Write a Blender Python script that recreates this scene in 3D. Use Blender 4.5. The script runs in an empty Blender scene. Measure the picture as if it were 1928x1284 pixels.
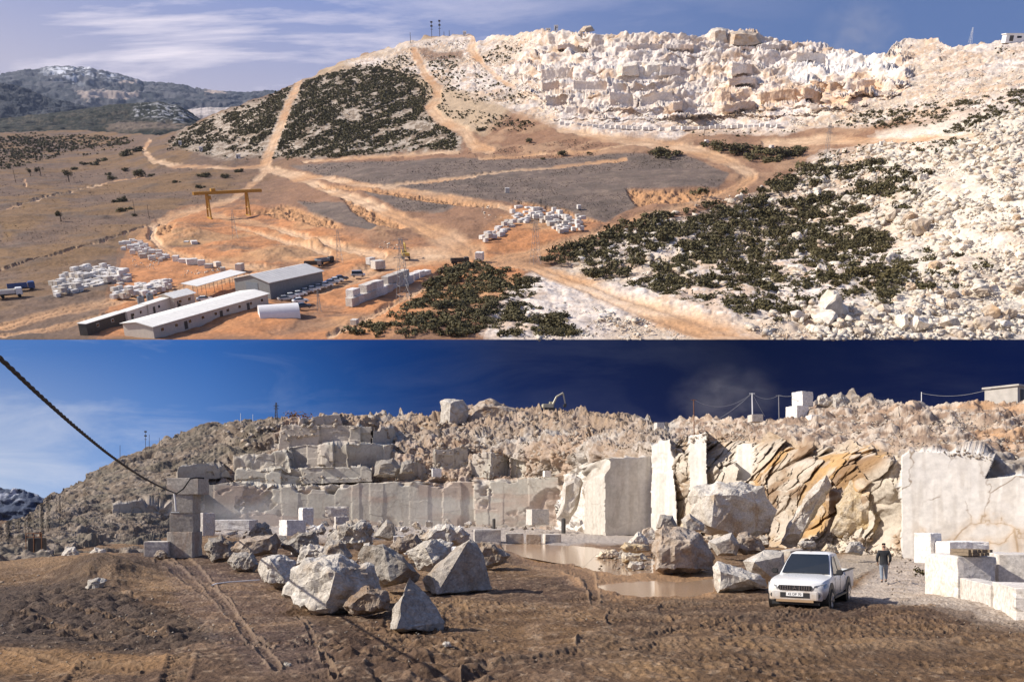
import bpy, bmesh, math, random
import numpy as np
from mathutils import Vector, Matrix
R = math.radians
random.seed(7)
RNG = np.random.default_rng(7)
SC = bpy.context.scene
COL = SC.collection

# ------------------------------------------------------------------ camera, sky, sun, exposure
F, CX, HY, CH = 1670.0, 964.0, 955.0, 3.2      # focal length in photo pixels, principal column, horizon row, eye height
TH = math.atan(755.0 / F)                       # the upper hillside lies on a slope tilted by this angle
cam_d = bpy.data.cameras.new('camera'); cam = bpy.data.objects.new('camera', cam_d); COL.objects.link(cam)
cam.location = (0, 0, CH); cam.rotation_euler = (R(90), 0, 0)
cam_d.sensor_width = 36; cam_d.lens = 36 * F / 1928
cam_d.shift_y = (HY - 642) / 1928; cam_d.clip_start = .3; cam_d.clip_end = 40000
SC.camera = cam
SUN_EL, SUN_SIDE = 36.0, 8.0
sdir = Vector((-math.cos(R(SUN_EL)) * math.cos(R(SUN_SIDE)), -math.cos(R(SUN_EL)) * math.sin(R(SUN_SIDE)), math.sin(R(SUN_EL))))
sun_d = bpy.data.lights.new('sun', 'SUN'); sun = bpy.data.objects.new('sun', sun_d); COL.objects.link(sun)
sun_d.energy = 5.0; sun_d.angle = R(.5); sun_d.color = (1, .93, .83)
sun.rotation_euler = sdir.to_track_quat('Z', 'Y').to_euler()
SC.view_settings.view_transform = 'Standard'; SC.view_settings.look = 'None'
SC.view_settings.exposure = .42; SC.view_settings.gamma = 1
W = bpy.data.worlds.new('World'); SC.world = W; W.use_nodes = True


class NT:
    """small helper for node trees"""
    def __init__(s, tree): s.t = tree; s.n = tree.nodes; s.l = tree.links
    def new(s, kind, **kw):
        nd = s.n.new(kind)
        for k, v in kw.items():
            if hasattr(nd, k): setattr(nd, k, v)
        return nd
    def put(s, sock, v):
        if isinstance(v, bpy.types.NodeSocket): s.l.new(v, sock)
        elif v is not None:
            if hasattr(sock, 'default_value'):
                if hasattr(sock.default_value, '__len__') and not hasattr(v, '__len__'): v = [v] * len(sock.default_value)
                if hasattr(sock.default_value, '__len__') and len(sock.default_value) == 4 and len(v) == 3: v = tuple(v) + (1,)
                sock.default_value = v
    def math(s, op, a, b=None, c=None, clamp=False):
        nd = s.new('ShaderNodeMath', operation=op, use_clamp=clamp)
        s.put(nd.inputs[0], a); s.put(nd.inputs[1], b)
        if c is not None: s.put(nd.inputs[2], c)
        return nd.outputs[0]
    def mix(s, fac, a, b, mode='MIX'):
        nd = s.new('ShaderNodeMix', data_type='RGBA', blend_type=mode)
        s.put(nd.inputs[0], fac); s.put(nd.inputs[6], a); s.put(nd.inputs[7], b)
        return nd.outputs[2]
    def ramp(s, v, stops, interp='LINEAR'):
        nd = s.new('ShaderNodeValToRGB'); nd.color_ramp.interpolation = interp
        el = nd.color_ramp.elements
        while len(el) < len(stops): el.new(.5)
        for e, (p, c) in zip(el, stops):
            e.position = p; e.color = (c, c, c, 1) if not hasattr(c, '__len__') else tuple(c) + (1,)
        s.put(nd.inputs[0], v); return nd.outputs[0]
    def noise(s, vec, scale, detail=4, rough=.55, dist=0, out=0):
        nd = s.new('ShaderNodeTexNoise'); s.put(nd.inputs['Vector'], vec)
        nd.inputs['Scale'].default_value = scale; nd.inputs['Detail'].default_value = detail
        nd.inputs['Roughness'].default_value = rough; nd.inputs['Distortion'].default_value = dist
        return nd.outputs[out]
    def voro(s, vec, scale, feature='F1', out='Distance'):
        nd = s.new('ShaderNodeTexVoronoi', feature=feature); s.put(nd.inputs['Vector'], vec)
        nd.inputs['Scale'].default_value = scale; return nd.outputs[out]
    def mapping(s, vec, scale=(1, 1, 1), rot=(0, 0, 0), loc=(0, 0, 0)):
        nd = s.new('ShaderNodeMapping'); s.put(nd.inputs[0], vec)
        nd.inputs['Scale'].default_value = scale; nd.inputs['Rotation'].default_value = rot; nd.inputs['Location'].default_value = loc
        return nd.outputs[0]


def sky_world():
    n = NT(W.node_tree); n.n.clear()
    out = n.new('ShaderNodeOutputWorld'); bg = n.new('ShaderNodeBackground')
    sk = n.new('ShaderNodeTexSky'); sk.sky_type = 'NISHITA'; sk.sun_disc = False
    sk.sun_elevation = R(SUN_EL); sk.sun_rotation = math.atan2(sdir.x, sdir.y)
    sk.air_density = 1.0; sk.dust_density = .6; sk.ozone_density = 2.5; sk.altitude = 900
    tc = n.new('ShaderNodeTexCoord')
    # thin streaky cirrus laid out on a plane high above the place
    sep = n.new('ShaderNodeSeparateXYZ'); n.l.new(tc.outputs['Generated'], sep.inputs[0])
    zz = n.math('ADD', n.math('MAXIMUM', sep.outputs[2], 0), .08)
    u = n.math('DIVIDE', sep.outputs[0], zz); v = n.math('DIVIDE', sep.outputs[1], zz)
    cmb = n.new('ShaderNodeCombineXYZ'); n.l.new(u, cmb.inputs[0]); n.l.new(v, cmb.inputs[1])
    m = n.mapping(cmb.outputs[0], (.9, 3.4, 1), (0, 0, R(-20)), (.35, .2, 0))
    c1 = n.noise(m, 1.25, 7, .62, .5)
    m2 = n.mapping(cmb.outputs[0], (.5, .9, 1), (0, 0, R(8)), (3.1, .8, 0))
    c2 = n.noise(m2, .9, 3, .5, .2)
    left = n.new('ShaderNodeMapRange'); n.put(left.inputs[0], sep.outputs[0])
    left.inputs[1].default_value = .30; left.inputs[2].default_value = -.30
    cl = n.math('MULTIPLY', n.ramp(c1, [(.48, 0), (.62, 1)]), n.ramp(c2, [(.36, 0), (.5, 1)]))
    cl = n.math('MULTIPLY', n.math('MULTIPLY', cl, left.outputs[0], clamp=True), .95)
    hz = n.new('ShaderNodeMapRange'); n.put(hz.inputs[0], sep.outputs[2]); hz.inputs[1].default_value = .40; hz.inputs[2].default_value = .50
    lo_ = n.mix(hz.outputs[0], (6.4, 5.9, 7.2), (2.3, 3.3, 7.2)); tint = n.mix(.85, sk.outputs[0], lo_, 'MIX'); deep = n.mix(.75, sk.outputs[0], (.75, 1.7, 4.5))
    base = n.mix(n.ramp(left.outputs[0], [(0, 0), (.9, 1)], 'EASE'), deep, tint)
    col = n.mix(cl, base, (11.5, 10.4, 11.))
    n.l.new(col, bg.inputs[0]); bg.inputs[1].default_value = .066
    n.l.new(bg.outputs[0], out.inputs[0])
sky_world()


# ------------------------------------------------------------------ numpy noise
def _h(ix, iy, iz, s):
    h = (ix.astype(np.int64) * 374761393 + iy.astype(np.int64) * 668265263 + iz.astype(np.int64) * 2147483647 + s * 974634377) & 0xffffffff
    h = ((h ^ (h >> 13)) * 1274126177) & 0xffffffff
    h = ((h ^ (h >> 16)) * 2246822519) & 0xffffffff
    return ((h ^ (h >> 15)) & 0xffffff).astype(np.float32) / np.float32(0xffffff)

def vnoise(P, s=0):
    P = np.asarray(P, np.float32); i = np.floor(P).astype(np.int32); f = P - i
    f = f * f * f * (f * (f * 6 - 15) + 10); o = 0
    for dx in (0, 1):
        wx = f[..., 0] if dx else 1 - f[..., 0]
        for dy in (0, 1):
            wy = f[..., 1] if dy else 1 - f[..., 1]
            for dz in (0, 1):
                wz = f[..., 2] if dz else 1 - f[..., 2]
                o = o + wx * wy * wz * _h(i[..., 0] + dx, i[..., 1] + dy, i[..., 2] + dz, s)
    return o

def fbm(P, s=0, oct=4, g=.5, lac=2.03):
    o = 0; a = 1; t = 0
    P = np.asarray(P, np.float32)
    for k in range(oct):
        o = o + a * vnoise(P, s + k * 17); t += a; a *= g; P = P * lac
    return o / t

def facets(P, s=0, sharp=False):
    """blocky rock relief: chunks with tilted flat tops that butt against each other; also returns the distance to the nearest crack"""
    P = np.asarray(P, np.float32); i = np.floor(P).astype(np.int32); f = P - i
    d1 = np.full(P.shape[:-1], 9, np.float32); d2 = d1.copy(); hh = np.full_like(d1, -9)
    for dx in (-1, 0, 1):
        for dy in (-1, 0, 1):
            for dz in (-1, 0, 1):
                a, b, c = i[..., 0] + dx, i[..., 1] + dy, i[..., 2] + dz
                h0 = _h(a, b, c, s); h1 = _h(a, b, c, s + 1); h2 = _h(a, b, c, s + 2); h3 = _h(a, b, c, s + 3)
                ox = dx + h0 - f[..., 0]; oy = dy + h1 - f[..., 1]; oz = dz + h2 - f[..., 2]
                d = ox * ox + oy * oy + oz * oz
                g1 = (h0 * 7.31 + h3 * 3.7) % 1 - .5; g2 = (h1 * 5.77 + h3 * 2.9) % 1 - .5; g3 = (h2 * 6.13 + h3 * 4.3) % 1 - .5
                hc = h3 - (g1 * ox + g2 * oy + g3 * oz) * 1.3
                n1 = d < d1
                if sharp: hh = np.where(n1, hc, hh)
                else: hh = np.maximum(hh, np.minimum(hc, 1.35 - 1.7 * np.sqrt(d)))
                d2 = np.where(n1, d1, np.minimum(d2, d)); d1 = np.minimum(d1, d)
    return hh, np.sqrt(d2) - np.sqrt(d1)

def tps(pts, reg=1e-3):
    pts = np.array(pts, float); s = np.array([1 / 300., 1 / 100.]); X = pts[:, :2] * s; v = np.log(pts[:, 2]); n = len(X)
    def U(r2): return np.where(r2 > 1e-12, .5 * r2 * np.log(np.maximum(r2, 1e-12)), 0)
    K = U(((X[:, None] - X[None]) ** 2).sum(-1)) + np.eye(n) * reg
    Pm = np.c_[np.ones(n), X]; A = np.zeros((n + 3, n + 3)); A[:n, :n] = K; A[:n, n:] = Pm; A[n:, :n] = Pm.T
    w = np.linalg.solve(A, np.r_[v, 0, 0, 0])
    def ev(px, py):
        px = np.asarray(px, float); py = np.asarray(py, float); q = np.stack([px * s[0], py * s[1]], -1)
        o = w[n] + w[n + 1] * q[..., 0] + w[n + 2] * q[..., 1]
        for k in range(n): o = o + w[k] * U((q[..., 0] - X[k, 0]) ** 2 + (q[..., 1] - X[k, 1]) ** 2)
        return np.exp(o)
    return ev

def inpoly(px, py, poly):
    px = np.asarray(px, float); py = np.asarray(py, float); r = np.zeros(px.shape, bool); n = len(poly)
    for i in range(n):
        x0, y0 = poly[i]; x1, y1 = poly[(i + 1) % n]
        if y0 == y1: continue
        r ^= ((y0 > py) != (y1 > py)) & (px < (x1 - x0) * (py - y0) / (y1 - y0) + x0)
    return r

def polydist(px, py, line):
    """distance to a polyline of (x, y, halfwidth) divided by the local half width"""
    o = np.full(np.shape(px), 99., np.float32)
    for (x0, y0, w0), (x1, y1, w1) in zip(line[:-1], line[1:]):
        dx, dy = x1 - x0, y1 - y0; t = np.clip(((px - x0) * dx + (py - y0) * dy) / (dx * dx + dy * dy + 1e-9), 0, 1)
        o = np.minimum(o, np.hypot(px - x0 - t * dx, (py - y0 - t * dy)) / (w0 + (w1 - w0) * t))
    return o

def sstep(a, b, x): t = np.clip((x - a) / (b - a), 0, 1); return t * t * (3 - 2 * t)
def lerp(a, b, t): return a + (b - a) * t
def edge_poly(px, py, poly, soft): return sum(inpoly(px + soft * dx, py + soft * dy, poly).astype(np.float32) for dx, dy in ((0, 0), (.7, .2), (-.7, -.2), (.2, -.5), (-.2, .5))) / 5


def normals(P):
    gy = np.gradient(P, axis=0); gx = np.gradient(P, axis=1)
    for k in range(3):      # smooth the slopes first
        gy[1:-1] = (gy[:-2] + 2 * gy[1:-1] + gy[2:]) / 4; gx[1:-1] = (gx[:-2] + 2 * gx[1:-1] + gx[2:]) / 4
        gy[:, 1:-1] = (gy[:, :-2] + 2 * gy[:, 1:-1] + gy[:, 2:]) / 4; gx[:, 1:-1] = (gx[:, :-2] + 2 * gx[:, 1:-1] + gx[:, 2:]) / 4
    n = np.cross(gx, gy); n = n / (np.linalg.norm(n, axis=-1, keepdims=True) + 1e-9)
    return n * np.where(n[..., 1:2] > 0, -1, 1)

# ------------------------------------------------------------------ projection helpers
def low(px, py, D):
    """a point of the near quarry: photo column/row at depth D"""
    return np.stack([(np.asarray(px) - CX) / F * D, D + 0 * np.asarray(px), CH + (HY - np.asarray(py)) / F * D], -1)
def upw(px, py, yp):
    """a point of the hillside above: yp is its distance measured along the tilted hillside"""
    e = (HY - np.asarray(py)) / F; D = yp / (math.cos(TH) + math.sin(TH) * e)
    return np.stack([(np.asarray(px) - CX) / F * D, D + 0 * np.asarray(px), CH + e * D], -1)
UPV = np.array([0, -math.sin(TH), math.cos(TH)])      # the hillside's own vertical
FWV = np.array([0, math.cos(TH), math.sin(TH)])
TILT = Matrix.Rotation(TH, 4, 'X')
def v3(a): return Vector([float(x) for x in a])


# ------------------------------------------------------------------ mesh helpers
def mesh_obj(name, V, faces, mat=None, parent=None, smooth=False, mats=None, midx=None):
    me = bpy.data.meshes.new(name); V = np.asarray(V, np.float32).reshape(-1, 3)
    me.from_pydata(V.tolist(), [], faces) if not isinstance(faces, np.ndarray) else fast_mesh(me, V, faces)
    o = bpy.data.objects.new(name, me); COL.objects.link(o)
    for m in (mats or ([mat] if mat else [])): me.materials.append(m)
    if midx is not None: me.polygons.foreach_set('material_index', midx)
    if smooth: me.polygons.foreach_set('use_smooth', [True] * len(me.polygons))
    if parent: o.parent = parent
    return o

def fast_mesh(me, V, Fc):
    k = Fc.shape[1]; n = len(Fc)
    me.vertices.add(len(V)); me.vertices.foreach_set('co', V.ravel())
    me.loops.add(n * k); me.loops.foreach_set('vertex_index', Fc.astype(np.int32).ravel())
    me.polygons.add(n); me.polygons.foreach_set('loop_start', np.arange(0, n * k, k, dtype=np.int32))
    me.update(calc_edges=True); me.validate()

def grid_obj(name, P, mat, attrs=None, smooth=True, flip=False):
    r, c = P.shape[:2]; idx = np.arange(r * c).reshape(r, c)
    Fc = np.stack([idx[:-1, :-1], idx[:-1, 1:], idx[1:, 1:], idx[1:, :-1]], -1).reshape(-1, 4)
    if flip: Fc = Fc[:, ::-1]
    o = mesh_obj(name, P.reshape(-1, 3), np.ascontiguousarray(Fc), mat, smooth=smooth)
    for k, a in (attrs or {}).items():
        a = np.asarray(a, np.float32).reshape(r * c, -1)
        if a.shape[1] == 1:
            at = o.data.attributes.new(k, 'FLOAT', 'POINT'); at.data.foreach_set('value', a.ravel())
        else:
            at = o.data.attributes.new(k, 'FLOAT_COLOR', 'POINT'); at.data.foreach_set('color', np.c_[a, np.ones(len(a))].astype(np.float32).ravel())
    return o

def setting(o, kind='structure'): o['kind'] = kind; return o
def tag(o, label, cat, group=None):
    o['label'] = label; o['category'] = cat
    if group: o['group'] = group
    return o
def empty(name, label, cat, group=None):
    o = bpy.data.objects.new(name, None); COL.objects.link(o); o.empty_display_size = .5
    return tag(o, label, cat, group)
def kids(o): return [c for c in bpy.data.objects if c.parent == o]
CHILD = {}
def copy_tree(o, parent=None):
    c = o.copy(); COL.objects.link(c)
    if parent: c.parent = parent
    ch = CHILD.get(o.name) or CHILD.setdefault(o.name, kids(o))
    for k in ch: copy_tree(k, c)
    return c
def place_low(o, px, py, D, rz=0, s=1, dz=0):
    p = v3(low(px, py, D)); p.z += dz
    o.matrix_world = Matrix.Translation(p) @ Matrix.Rotation(rz, 4, 'Z') @ Matrix.Diagonal((s, s, s, 1) if not hasattr(s, '__len__') else tuple(s) + (1,))


# ------------------------------------------------------------------ materials
MATS = {}
def material(name):
    m = bpy.data.materials.new(name); m.use_nodes = True; n = NT(m.node_tree)
    b = n.n['Principled BSDF']; return m, n, b

def pbr(name, col, rough=.6, metal=0, var=.12, scale=3., bump=0., bscale=20., spec=.5, coat=0):
    if name in MATS: return MATS[name]
    m, n, b = material(name); tc = n.new('ShaderNodeTexCoord'); oi = n.new('ShaderNodeObjectInfo')
    vec = n.new('ShaderNodeVectorMath', operation='ADD'); n.l.new(tc.outputs['Object'], vec.inputs[0])
    sc = n.math('MULTIPLY', oi.outputs['Random'], 37.); n.l.new(sc, vec.inputs[1]); v = vec.outputs[0]
    nz = n.noise(v, scale, 5, .6)
    f = n.new('ShaderNodeMapRange'); n.put(f.inputs[0], nz); f.inputs[1].default_value = .25; f.inputs[2].default_value = .75
    f.inputs[3].default_value = 1 - var; f.inputs[4].default_value = 1 + var
    c = n.mix(1, tuple(col), f.outputs[0], 'MULTIPLY'); n.l.new(c, b.inputs['Base Color'])
    b.inputs['Roughness'].default_value = rough; b.inputs['Metallic'].default_value = metal
    b.inputs['Specular IOR Level'].default_value = spec; b.inputs['Coat Weight'].default_value = coat
    if bump:
        bp = n.new('ShaderNodeBump'); bp.inputs['Strength'].default_value = bump; bp.inputs['Distance'].default_value = .05
        n.l.new(n.noise(v, bscale, 5, .65), bp.inputs['Height']); n.l.new(bp.outputs[0], b.inputs['Normal'])
    MATS[name] = m; return m

def terrain_mat(name, fine, bump=.5, dist=.3, rough=.95, var=.25, wet=False, sawn=False):
    """colour comes from the 'albedo' attribute of the ground itself, broken up by noise"""
    m, n, b = material(name); a = n.new('ShaderNodeAttribute'); a.attribute_name = 'albedo'
    g = n.new('ShaderNodeNewGeometry'); p = g.outputs['Position']
    z = n.noise(p, fine, 6, .65); z2 = n.noise(p, fine * .13, 4, .6)
    f = n.math('ADD', n.math('MULTIPLY', n.math('SUBTRACT', z, .5), var * 3), n.math('MULTIPLY', n.math('SUBTRACT', z2, .5), var * 2)); f = n.math('ADD', f, 1)
    n.l.new(n.mix(1, a.outputs['Color'], f, 'MULTIPLY'), b.inputs['Base Color'])
    b.inputs['Roughness'].default_value = rough; b.inputs['Specular IOR Level'].default_value = .25
    if wet:
        w = n.new('ShaderNodeAttribute'); w.attribute_name = 'wet'
        r = n.new('ShaderNodeMapRange'); n.put(r.inputs[0], n.math('ADD', w.outputs['Fac'], n.math('MULTIPLY', n.math('SUBTRACT', z2, .5), .3)))
        r.inputs[3].default_value = rough; r.inputs[4].default_value = .33; n.l.new(r.outputs[0], b.inputs['Roughness'])
    bp = n.new('ShaderNodeBump'); bp.inputs['Strength'].default_value = bump; bp.inputs['Distance'].default_value = dist
    if sawn: sa = n.new('ShaderNodeAttribute'); sa.attribute_name = 'sawn'; n.l.new(n.math('MULTIPLY', n.math('SUBTRACT', 1, n.math('MULTIPLY', sa.outputs['Fac'], .8)), bump), bp.inputs['Strength'])
    h = n.math('ADD', n.noise(p, fine * .7, 8, .7), n.math('MULTIPLY', n.voro(p, fine * .9), .5)); n.l.new(h, bp.inputs['Height'])
    n.l.new(bp.outputs[0], b.inputs['Normal']); return m

# ------------------------------------------------------------------ the hillside above (upper terrain)
UP_CTRL = [(-300, 639, 223), (0, 639, 223), (300, 639, 223), (600, 639, 223), (900, 639, 223), (1200, 639, 223), (1500, 639, 223), (1800, 639, 223), (2230, 639, 223),
    (0, 600, 246), (0, 500, 338), (0, 400, 520), (0, 320, 880), (0, 245, 1500), (-300, 500, 338), (-300, 400, 520), (-300, 260, 1400), (150, 240, 1600), (150, 330, 840), (300, 300, 900), (300, 262, 1150), (200, 450, 410), (300, 560, 277), (400, 500, 336),
    (500, 315, 780), (490, 230, 960), (560, 155, 1150), (400, 280, 900), (400, 225, 1150), (650, 290, 760), (650, 200, 930), (650, 118, 1200), (775, 80, 1240), (750, 290, 740), (750, 190, 930), (890, 68, 1220), (850, 130, 1050), (850, 220, 820),
    (700, 320, 640), (1000, 320, 600), (900, 380, 465), (1250, 370, 465), (1390, 340, 505), (1100, 410, 422), (1000, 470, 358), (700, 480, 356), (500, 400, 500), (400, 350, 680), (560, 455, 400), (700, 420, 430),
    (1100, 240, 720), (1250, 255, 670), (1400, 250, 650), (1000, 250, 730), (1340, 60, 940), (1600, 90, 880), (1900, 78, 760), (2230, 70, 740), (1000, 60, 1080), (1100, 150, 860), (1300, 150, 830), (1500, 160, 760), (1700, 160, 690), (1900, 180, 560),
    (1928, 560, 258), (1928, 450, 300), (1928, 350, 360), (1928, 260, 450), (2230, 400, 320), (2230, 250, 440), (1700, 450, 345), (1700, 350, 420), (1500, 420, 425), (1550, 300, 540), (1700, 255, 540), (1300, 500, 320), (1600, 550, 270), (1400, 600, 244), (800, 560, 275), (1100, 560, 275)]
UP_SKY = np.array([(-300, 262), (0, 250), (150, 246), (250, 252), (300, 255), (345, 243), (400, 216), (470, 190), (520, 172), (552, 160), (560, 153), (600, 136), (640, 118), (700, 97), (775, 79), (800, 70), (893, 66), (897, 79), (920, 70), (965, 66), (1000, 60), (1060, 55), (1110, 60), (1160, 62), (1230, 60), (1290, 62), (1332, 62), (1338, 55), (1365, 54), (1420, 58), (1460, 68), (1500, 76), (1560, 82), (1610, 96), (1672, 98), (1682, 80), (1720, 72), (1760, 75), (1790, 86), (1850, 80), (1928, 74), (2230, 70)], float)
_upf = tps(UP_CTRL)
def up_sky(px): return np.interp(px, UP_SKY[:, 0], UP_SKY[:, 1])
def up_y(px, py): return np.clip(_upf(px, py), 223 + (639 - np.asarray(py)) * .12, 1700)

ROADS = [  # polylines in photo pixels with half widths, on the hillside
    [(562, 156, 6), (545, 190, 7), (528, 235, 8), (508, 285, 9), (495, 318, 10)],
    [(500, 318, 6), (560, 335, 6), (640, 365, 7), (720, 395, 8), (790, 425, 12), (840, 450, 22), (880, 470, 20)],
    [(500, 318, 4), (600, 335, 4), (680, 348, 4), (760, 357, 4), (860, 372, 5), (960, 392, 5)],
    [(282, 266, 3), (272, 282, 4), (288, 304, 5), (330, 313, 3.5), (440, 316, 3), (495, 314, 4)],
    [(500, 320, 6), (478, 342, 5), (440, 374, 5), (380, 392, 5), (320, 408, 7), (290, 425, 8), (285, 446, 7), (305, 467, 6), (360, 487, 6), (430, 500, 6), (520, 505, 6)],
    [(1050, 245, 4), (1130, 258, 6), (1220, 270, 8), (1300, 281, 8), (1370, 303, 9), (1414, 330, 11), (1385, 355, 9), (1300, 384, 7), (1200, 410, 6), (1100, 445, 7), (1000, 475, 9), (930, 490, 12)],
    [(900, 488, 9), (1000, 500, 10), (1080, 530, 13), (1180, 570, 18), (1300, 610, 22), (1420, 652, 26)],
    [(780, 95, 6), (800, 140, 7), (825, 165, 8), (822, 190, 7), (808, 205, 9), (832, 227, 9), (872, 245, 9), (892, 275, 10), (925, 283, 6)],
    [(893, 68, 6), (888, 95, 9), (906, 117, 5), (940, 150, 4), (966, 165, 4)],
    [(0, 512, 2), (150, 469, 2), (250, 437, 2), (330, 405, 3)], [(0, 395, 1.5), (180, 350, 1.5), (270, 330, 1.5)],
    [(0, 612, 8), (90, 588, 7), (250, 558, 8), (400, 528, 7), (470, 515, 7)], [(0, 632, 5), (100, 612, 5), (230, 590, 5)],
    [(720, 350, 2.5), (850, 336, 2.5), (1000, 319, 2.5), (1180, 299, 3)], [(570, 306, 2.5), (700, 295, 2.5), (860, 287, 3)],
    [(1440, 272, 7), (1560, 264, 8), (1700, 264, 6), (1830, 255, 5)],
    [(392, 402, 5), (480, 418, 5), (560, 442, 5), (650, 470, 6), (720, 482, 8)], [(440, 425, 3), (520, 450, 3), (620, 478, 5)],
    [(600, 545, 8), (640, 530, 12), (720, 500, 12), (800, 480, 16), (900, 470, 16)], [(620, 632, 6), (720, 585, 6), (790, 545, 5), (850, 500, 5)],
    [(1200, 270, 2), (1100, 285, 2), (1010, 290, 2), (900, 300, 2)], [(45, 340, 3), (48, 350, 2)],
]
SCRUB_HILL = [(322, 276), (345, 248), (400, 222), (470, 196), (540, 168), (600, 146), (690, 122), (760, 140), (800, 168), (800, 205), (822, 232), (862, 258), (858, 284), (760, 286), (600, 300), (500, 300), (420, 296)]
QUARRY = [(640, 120), (780, 84), (900, 60), (1340, 40), (2230, 40), (2230, 200), (1928, 200), (1700, 225), (1480, 250), (1260, 258), (1060, 245), (1000, 215), (930, 190), (830, 160), (760, 135)]
WHITE_R = [(1420, 640), (1500, 560), (1620, 470), (1560, 420), (1640, 330), (1480, 330), (1560, 290), (1700, 250), (1928, 190), (2230, 180), (2230, 700), (1420, 700)]
WHITE_M = [(900, 640), (960, 560), (1000, 520), (1060, 500), (1180, 440), (1330, 395), (1450, 360), (1560, 300), (1720, 300), (1720, 640), (1420, 655)]
HEATH = [[(545, 315), (700, 303), (1000, 297), (1180, 287), (1290, 290), (1372, 328), (1352, 352), (1190, 356), (1200, 385), (1140, 416), (1080, 396), (960, 380), (860, 369), (720, 350), (600, 330)],
         [(670, 358), (770, 368), (860, 385), (830, 396), (760, 398)], [(560, 375), (640, 385), (730, 418), (700, 440), (600, 410)]]
ORANGE = [(180, 640), (260, 440), (330, 400), (470, 380), (560, 400), (700, 470), (900, 440), (1000, 380), (1140, 420), (1000, 500), (960, 560), (700, 640)]
BENCH = np.array([55, 82, 95, 118, 146, 166, 192, 214, 240], float)

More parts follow.
